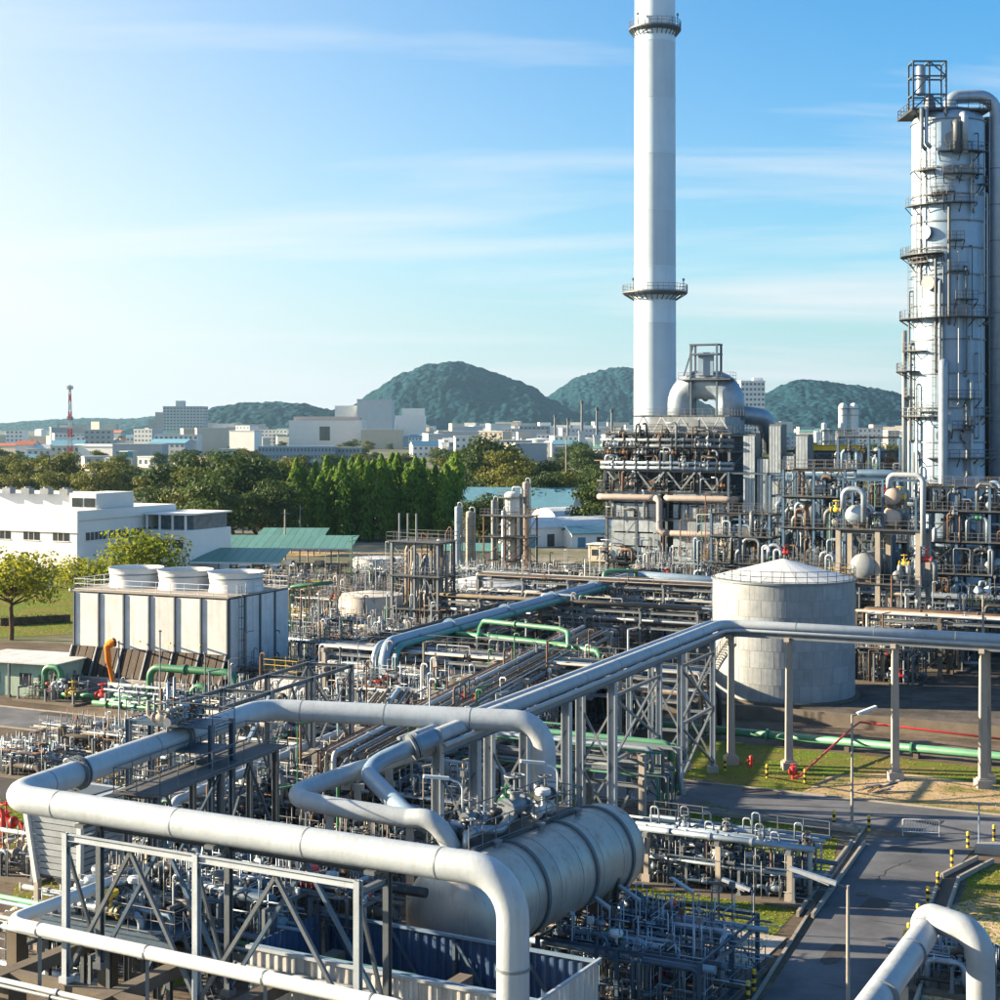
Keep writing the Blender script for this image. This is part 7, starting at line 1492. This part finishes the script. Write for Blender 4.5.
t, L, h = block('apartment_tower', 'slim white apartment tower beyond the furnace roof', 741, 765, 382, 1500, wallw, 20, 14, 6); b = MB(); b.b2(L*0.55, L*0.95, 4, 14, h, h+4); b.build('lift_tower', wallw, t)
for i, (x, lab) in enumerate(((843, 'left'), (854, 'right'))):
    t = thing('silo', 'white cylindrical silo of the pair standing beyond the process structure', 'silo', Vector(((x-500)/F*900, 900, 0)), 0, 'twin silos'); b = MB(); b.cyl((0, 0, 0), (0, 0, CAMH+10), 2.5, 20); b.dome((0, 0, CAMH+10), 2.5, 2.5, n=20); b.build('shell', white, t)
    for z in (12, 22, 32): b = MB(); b.lathe([(2.5, z), (2.62, z), (2.62, z+0.4), (2.5, z+0.4)], 20); b.build('band', galv, t)
    b = MB(); b.lathe([(2.55, CAMH+9), (3.1, CAMH+9), (3.1, CAMH+9.3), (2.55, CAMH+9.3)], 20); b.build('platform', steel, t)
t = thing('plant_structure', 'pale process frame at the foot of the twin silos', 'process structure', Vector(((822-500)/F*880, 880, 0)), 0); frame(t, [0, 6, 12, 18], [0, 8], [6, 12, 18, 24], 0.6, bluep, decks=[12, 18, 24], pb=0.5, seed=2)
for k in range(4): b = MB(); b.cyl((2+k*4.6, 4, 0), (2+k*4.6, 4, 27-k % 2*4), 1.5, 14); b.dome((2+k*4.6, 4, 27-k % 2*4), 1.5, 1.0, n=14); b.build('vessel', white, t)
# red and white lattice mast
mt = thing('lattice_mast', 'red and white lattice telecom mast rising over the town', 'mast', Vector(((70-500)/F*900, 900, 0)), 0); MH = CAMH+(HY-385)/F*900
for s in range(10):
    z0, z1 = MH*s/10, MH*(s+1)/10; w0, w1 = 1.5-1.1*s/10, 1.5-1.1*(s+1)/10; b = MB()
    cs_ = [(-1, -1), (1, -1), (1, 1), (-1, 1)]
    for (ax, ay), (bx, by) in zip(cs_, cs_[1:]+cs_[:1]):
        b.bar((ax*w0, ay*w0, z0), (ax*w1, ay*w1, z1), 0.2); b.bar((ax*w0, ay*w0, z0), (bx*w1, by*w1, z1), 0.2); b.bar((bx*w0, by*w0, z0), (ax*w1, ay*w1, z1), 0.2); b.bar((ax*w1, ay*w1, z1), (bx*w1, by*w1, z1), 0.2)
    b.build('mast_section', red if s % 2 == 0 else white, mt)
for z in (MH*0.97, MH*0.62):
    b = MB()
    for k in range(8): a = k*math.pi/4; b.box((1.5*math.cos(a), 1.5*math.sin(a), z), 0.35, 0.35, 2.0)
    b.torus((0, 0, z), 1.7, 0.12, n=12); b.build('antenna_ring', pinkp, mt)
# generic town houses, sheds and blocks
rng = random.Random(2024)
WM = [(wallw, 'white'), (wallc, 'cream'), (wallg, 'grey')]; RM = [(roof_r, 'red-roofed'), (roof_g, 'pale-roofed'), (roof_b, 'blue-roofed'), (roof_t, 'green-roofed')]
cnt = 0
for i in range(430):
    px = rng.uniform(-20, 930) if i % 4 else rng.uniform(390, 640); d = rng.choice([rng.uniform(620, 1100), rng.uniform(1000, 2000), rng.uniform(1600, 3800)]) if px < 230 else rng.uniform(1100, 4000)
    if 286 < px < 400 and d < 1900: continue
    (wm, wn_), (rm, rn) = rng.choice(WM), rng.choice(RM if px < 230 else RM[1:]); L = rng.uniform(9, 30)*(1+d/5000); W = rng.uniform(9, 20); h = rng.uniform(4, 9)*(1+d/2600)
    if d < 1150: L *= 0.5; W *= 0.6; h = rng.uniform(3.5, 6)
    o = Vector(((px-500)/F*d, d, 0)); rot = rng.uniform(-0.5, 0.5); wd = where(px)+(', nearer rows' if d < 1500 else ', middle rows' if d < 2500 else ', farthest rows')
    if rng.random() < 0.55: 
        t = gable('%s %s town building %s' % (wn_, rn, wd), 'town_house', o, L, W, h, rng.uniform(1.5, 4), rot, wm, rm, False, 0, '%s %s town buildings %s' % (wn_, rn, wd))
    else:
        t = thing('town_block', 'flat-roofed %s town block %s' % (wn_, wd), 'building', o, rot, 'flat %s town blocks %s' % (wn_, wd)); h *= 1.7
        b = MB(); b.b2(0, L, 0, W, 0, h); b.build('wall', wm, t); b = MB(); b.b2(-0.3, L+0.3, -0.3, W+0.3, h, h+0.6); b.build('roof', roof_g, t)
    nr = max(1, int(h/4)); nc = max(3, int(L/4))
    if d > 1900 or rng.random() < 0.3: continue
    for r in range(nr):
        b = MB(); z = h*(r+0.35)/nr
        if d < 900:
            b.b2(L*0.25/nc, L*0.7/nc, -0.1, 0.05, 0, h/nr*0.4); me = b.mesh('window', fglass)
            for c in range(nc): inst('window', me, t, (L*c/nc, 0, z))
            continue
        for c in range(nc): b.b2(L*(c+0.25)/nc, L*(c+0.7)/nc, -0.1, 0.05, z, z+h/nr*0.4)
        b.build('window_row', fglass, t, kind='stuff')
# far white tanks
for i, (x, d, r, h) in enumerate(((540, 1500, 13, 13), (560, 1600, 13, 13), (585, 1450, 11, 14), (602, 1700, 12, 14), (530, 1750, 13, 12), (615, 1400, 12, 18), (628, 1300, 9, 22), (460, 2300, 14, 14), (500, 2200, 14, 13))):
    t = thing('far_tank', 'white storage tank of the far tank farm below the hills', 'tank', Vector(((x-500)/F*d, d, 0)), 0, 'far tank farm'); b = MB(); b.lathe([(r, 0), (r, h)], 28); b.build('shell', white, t); b = MB(); b.lathe([(r+0.2, h), (r+0.2, h+0.3), (0.1, h+1.8)], 28); b.build('roof', white, t)
for i, (x, d, h) in enumerate(((582, 1300, 44), (597, 1250, 38), (612, 1200, 36), (568, 1350, 30), (555, 1500, 34))):
    t = thing('far_stack', 'thin dark-tipped stack above the far tank farm', 'stack', Vector(((x-500)/F*d, d, 0)), 0, 'far stacks'); b = MB(); b.cyl((0, 0, 0), (0, 0, h), 1.4, 10, 0.9); b.build('shaft', steel, t); b = MB(); b.cyl((0, 0, h), (0, 0, h+2.4), 1.3, 10); b.build('tip', dsteel, t); b = MB(); b.b2(-3, 3, -3, 3, h*0.45, h*0.5); b.b2(-2.5, 2.5, -2.5, 2.5, 0, h*0.45); b.build('base_structure', white, t)
# far scrub and street trees between the houses
for i in range(130):
    px = rng.uniform(-10, 930); d = rng.uniform(600, 2600); k = rng.choice('dddo'); h = rng.uniform(7, 13)
    place_tree('town_tree', 'small %s town tree %s' % ('dark green' if k == 'd' else 'olive', where(px)), rng.choice(PR[k]), Vector(((px-500)/F*d, d, 0)), h/10, rng.uniform(0, 6.28), ('dark town trees ' if k == 'd' else 'olive town trees ')+where(px))
# ------------------------------------------------------------------ hills
from mathutils import noise as mnoise
def hill(name, pts, d, depth, seed):
    b = MB(); nx, ny = 230, 46; x0, x1 = pts[0][0], pts[-1][0]; idx = []
    def ridge(x):
        for (xa, ya), (xb, yb) in zip(pts, pts[1:]):
            if xa <= x <= xb: t = (x-xa)/(xb-xa); t = t*t*(3-2*t)*0.5+t*0.5; return ya+(yb-ya)*t
        return HY
    for i in range(nx+1):
        px = x0+(x1-x0)*i/nx; hz = CAMH+(HY-ridge(px))/F*d
        for j in range(ny+1):
            v = j/ny*2-1; fo = max(0, 1-abs(v)**1.7); X = (px-500)/F*d; Y = d+v*depth
            ed = min(1, 8*min(i, nx-i)/nx)
            nz_ = mnoise.fractal(Vector((X*0.0016+seed, Y*0.0016, 0)), 0.9, 2.0, 6)*0.34*hz*(1-fo*0.55)*ed
            tr_n = (mnoise.noise(Vector((X*0.03, Y*0.03, seed)))*7+mnoise.noise(Vector((X*0.075, Y*0.075, seed)))*6)*ed*min(1, fo*3)*min(1, d/5000)
            b.v.append((X*(Y/d)**0.25, Y, (hz+3)*fo-3+nz_*min(1, 3*fo)+tr_n))
    for i in range(nx):
        for j in range(ny): k = i*(ny+1)+j; b.face((k, k+ny+1, k+ny+2, k+1), True)
    b.build(name, hillm, None, kind='structure')
hill('main_hill', [(295, 425), (330, 418), (355, 408), (375, 395), (400, 380), (425, 371), (450, 368), (470, 370), (490, 377), (510, 383), (530, 390), (550, 402), (575, 414), (620, 425)], 4600, 700, 1.3)
hill('middle_hill', [(480, 425), (520, 412), (545, 398), (560, 388), (580, 378), (600, 373), (622, 371), (645, 374), (675, 386), (705, 404), (745, 425)], 5600, 800, 4.7)
hill('right_hill', [(690, 425), (735, 410), (765, 393), (790, 382), (812, 378), (840, 382), (870, 388), (905, 396), (945, 410), (1000, 425)], 4400, 700, 8.1)
hill('left_hill', [(150, 425), (195, 416), (225, 407), (250, 403), (278, 402), (305, 404), (335, 411), (375, 425)], 4200, 600, 12.4)
hill('far_ridge', [(-60, 427), (0, 424), (40, 421), (90, 418), (130, 419), (165, 416), (200, 415), (240, 420), (300, 427)], 7600, 700, 17.2)
# ------------------------------------------------------------------ haze
hzm = bpy.data.materials.new('haze'); hzm.use_nodes = True; ht = hzm.node_tree; ht.nodes.clear()
pvn = ht.nodes.new('ShaderNodeVolumePrincipled'); pvn.inputs['Color'].default_value = (0.42, 0.76, 1.0, 1); pvn.inputs['Density'].default_value = HAZE; pvn.inputs['Anisotropy'].default_value = 0.6
ho = ht.nodes.new('ShaderNodeOutputMaterial'); ht.links.new(pvn.outputs[0], ho.inputs['Volume'])
if HAZE > 0:
    b = MB(); b.b2(-8800, 8800, -390, 8500, -40, 420); b.build('haze', hzm, None, kind='stuff', label='thin pale blue haze over the plant and the town', cat='haze')
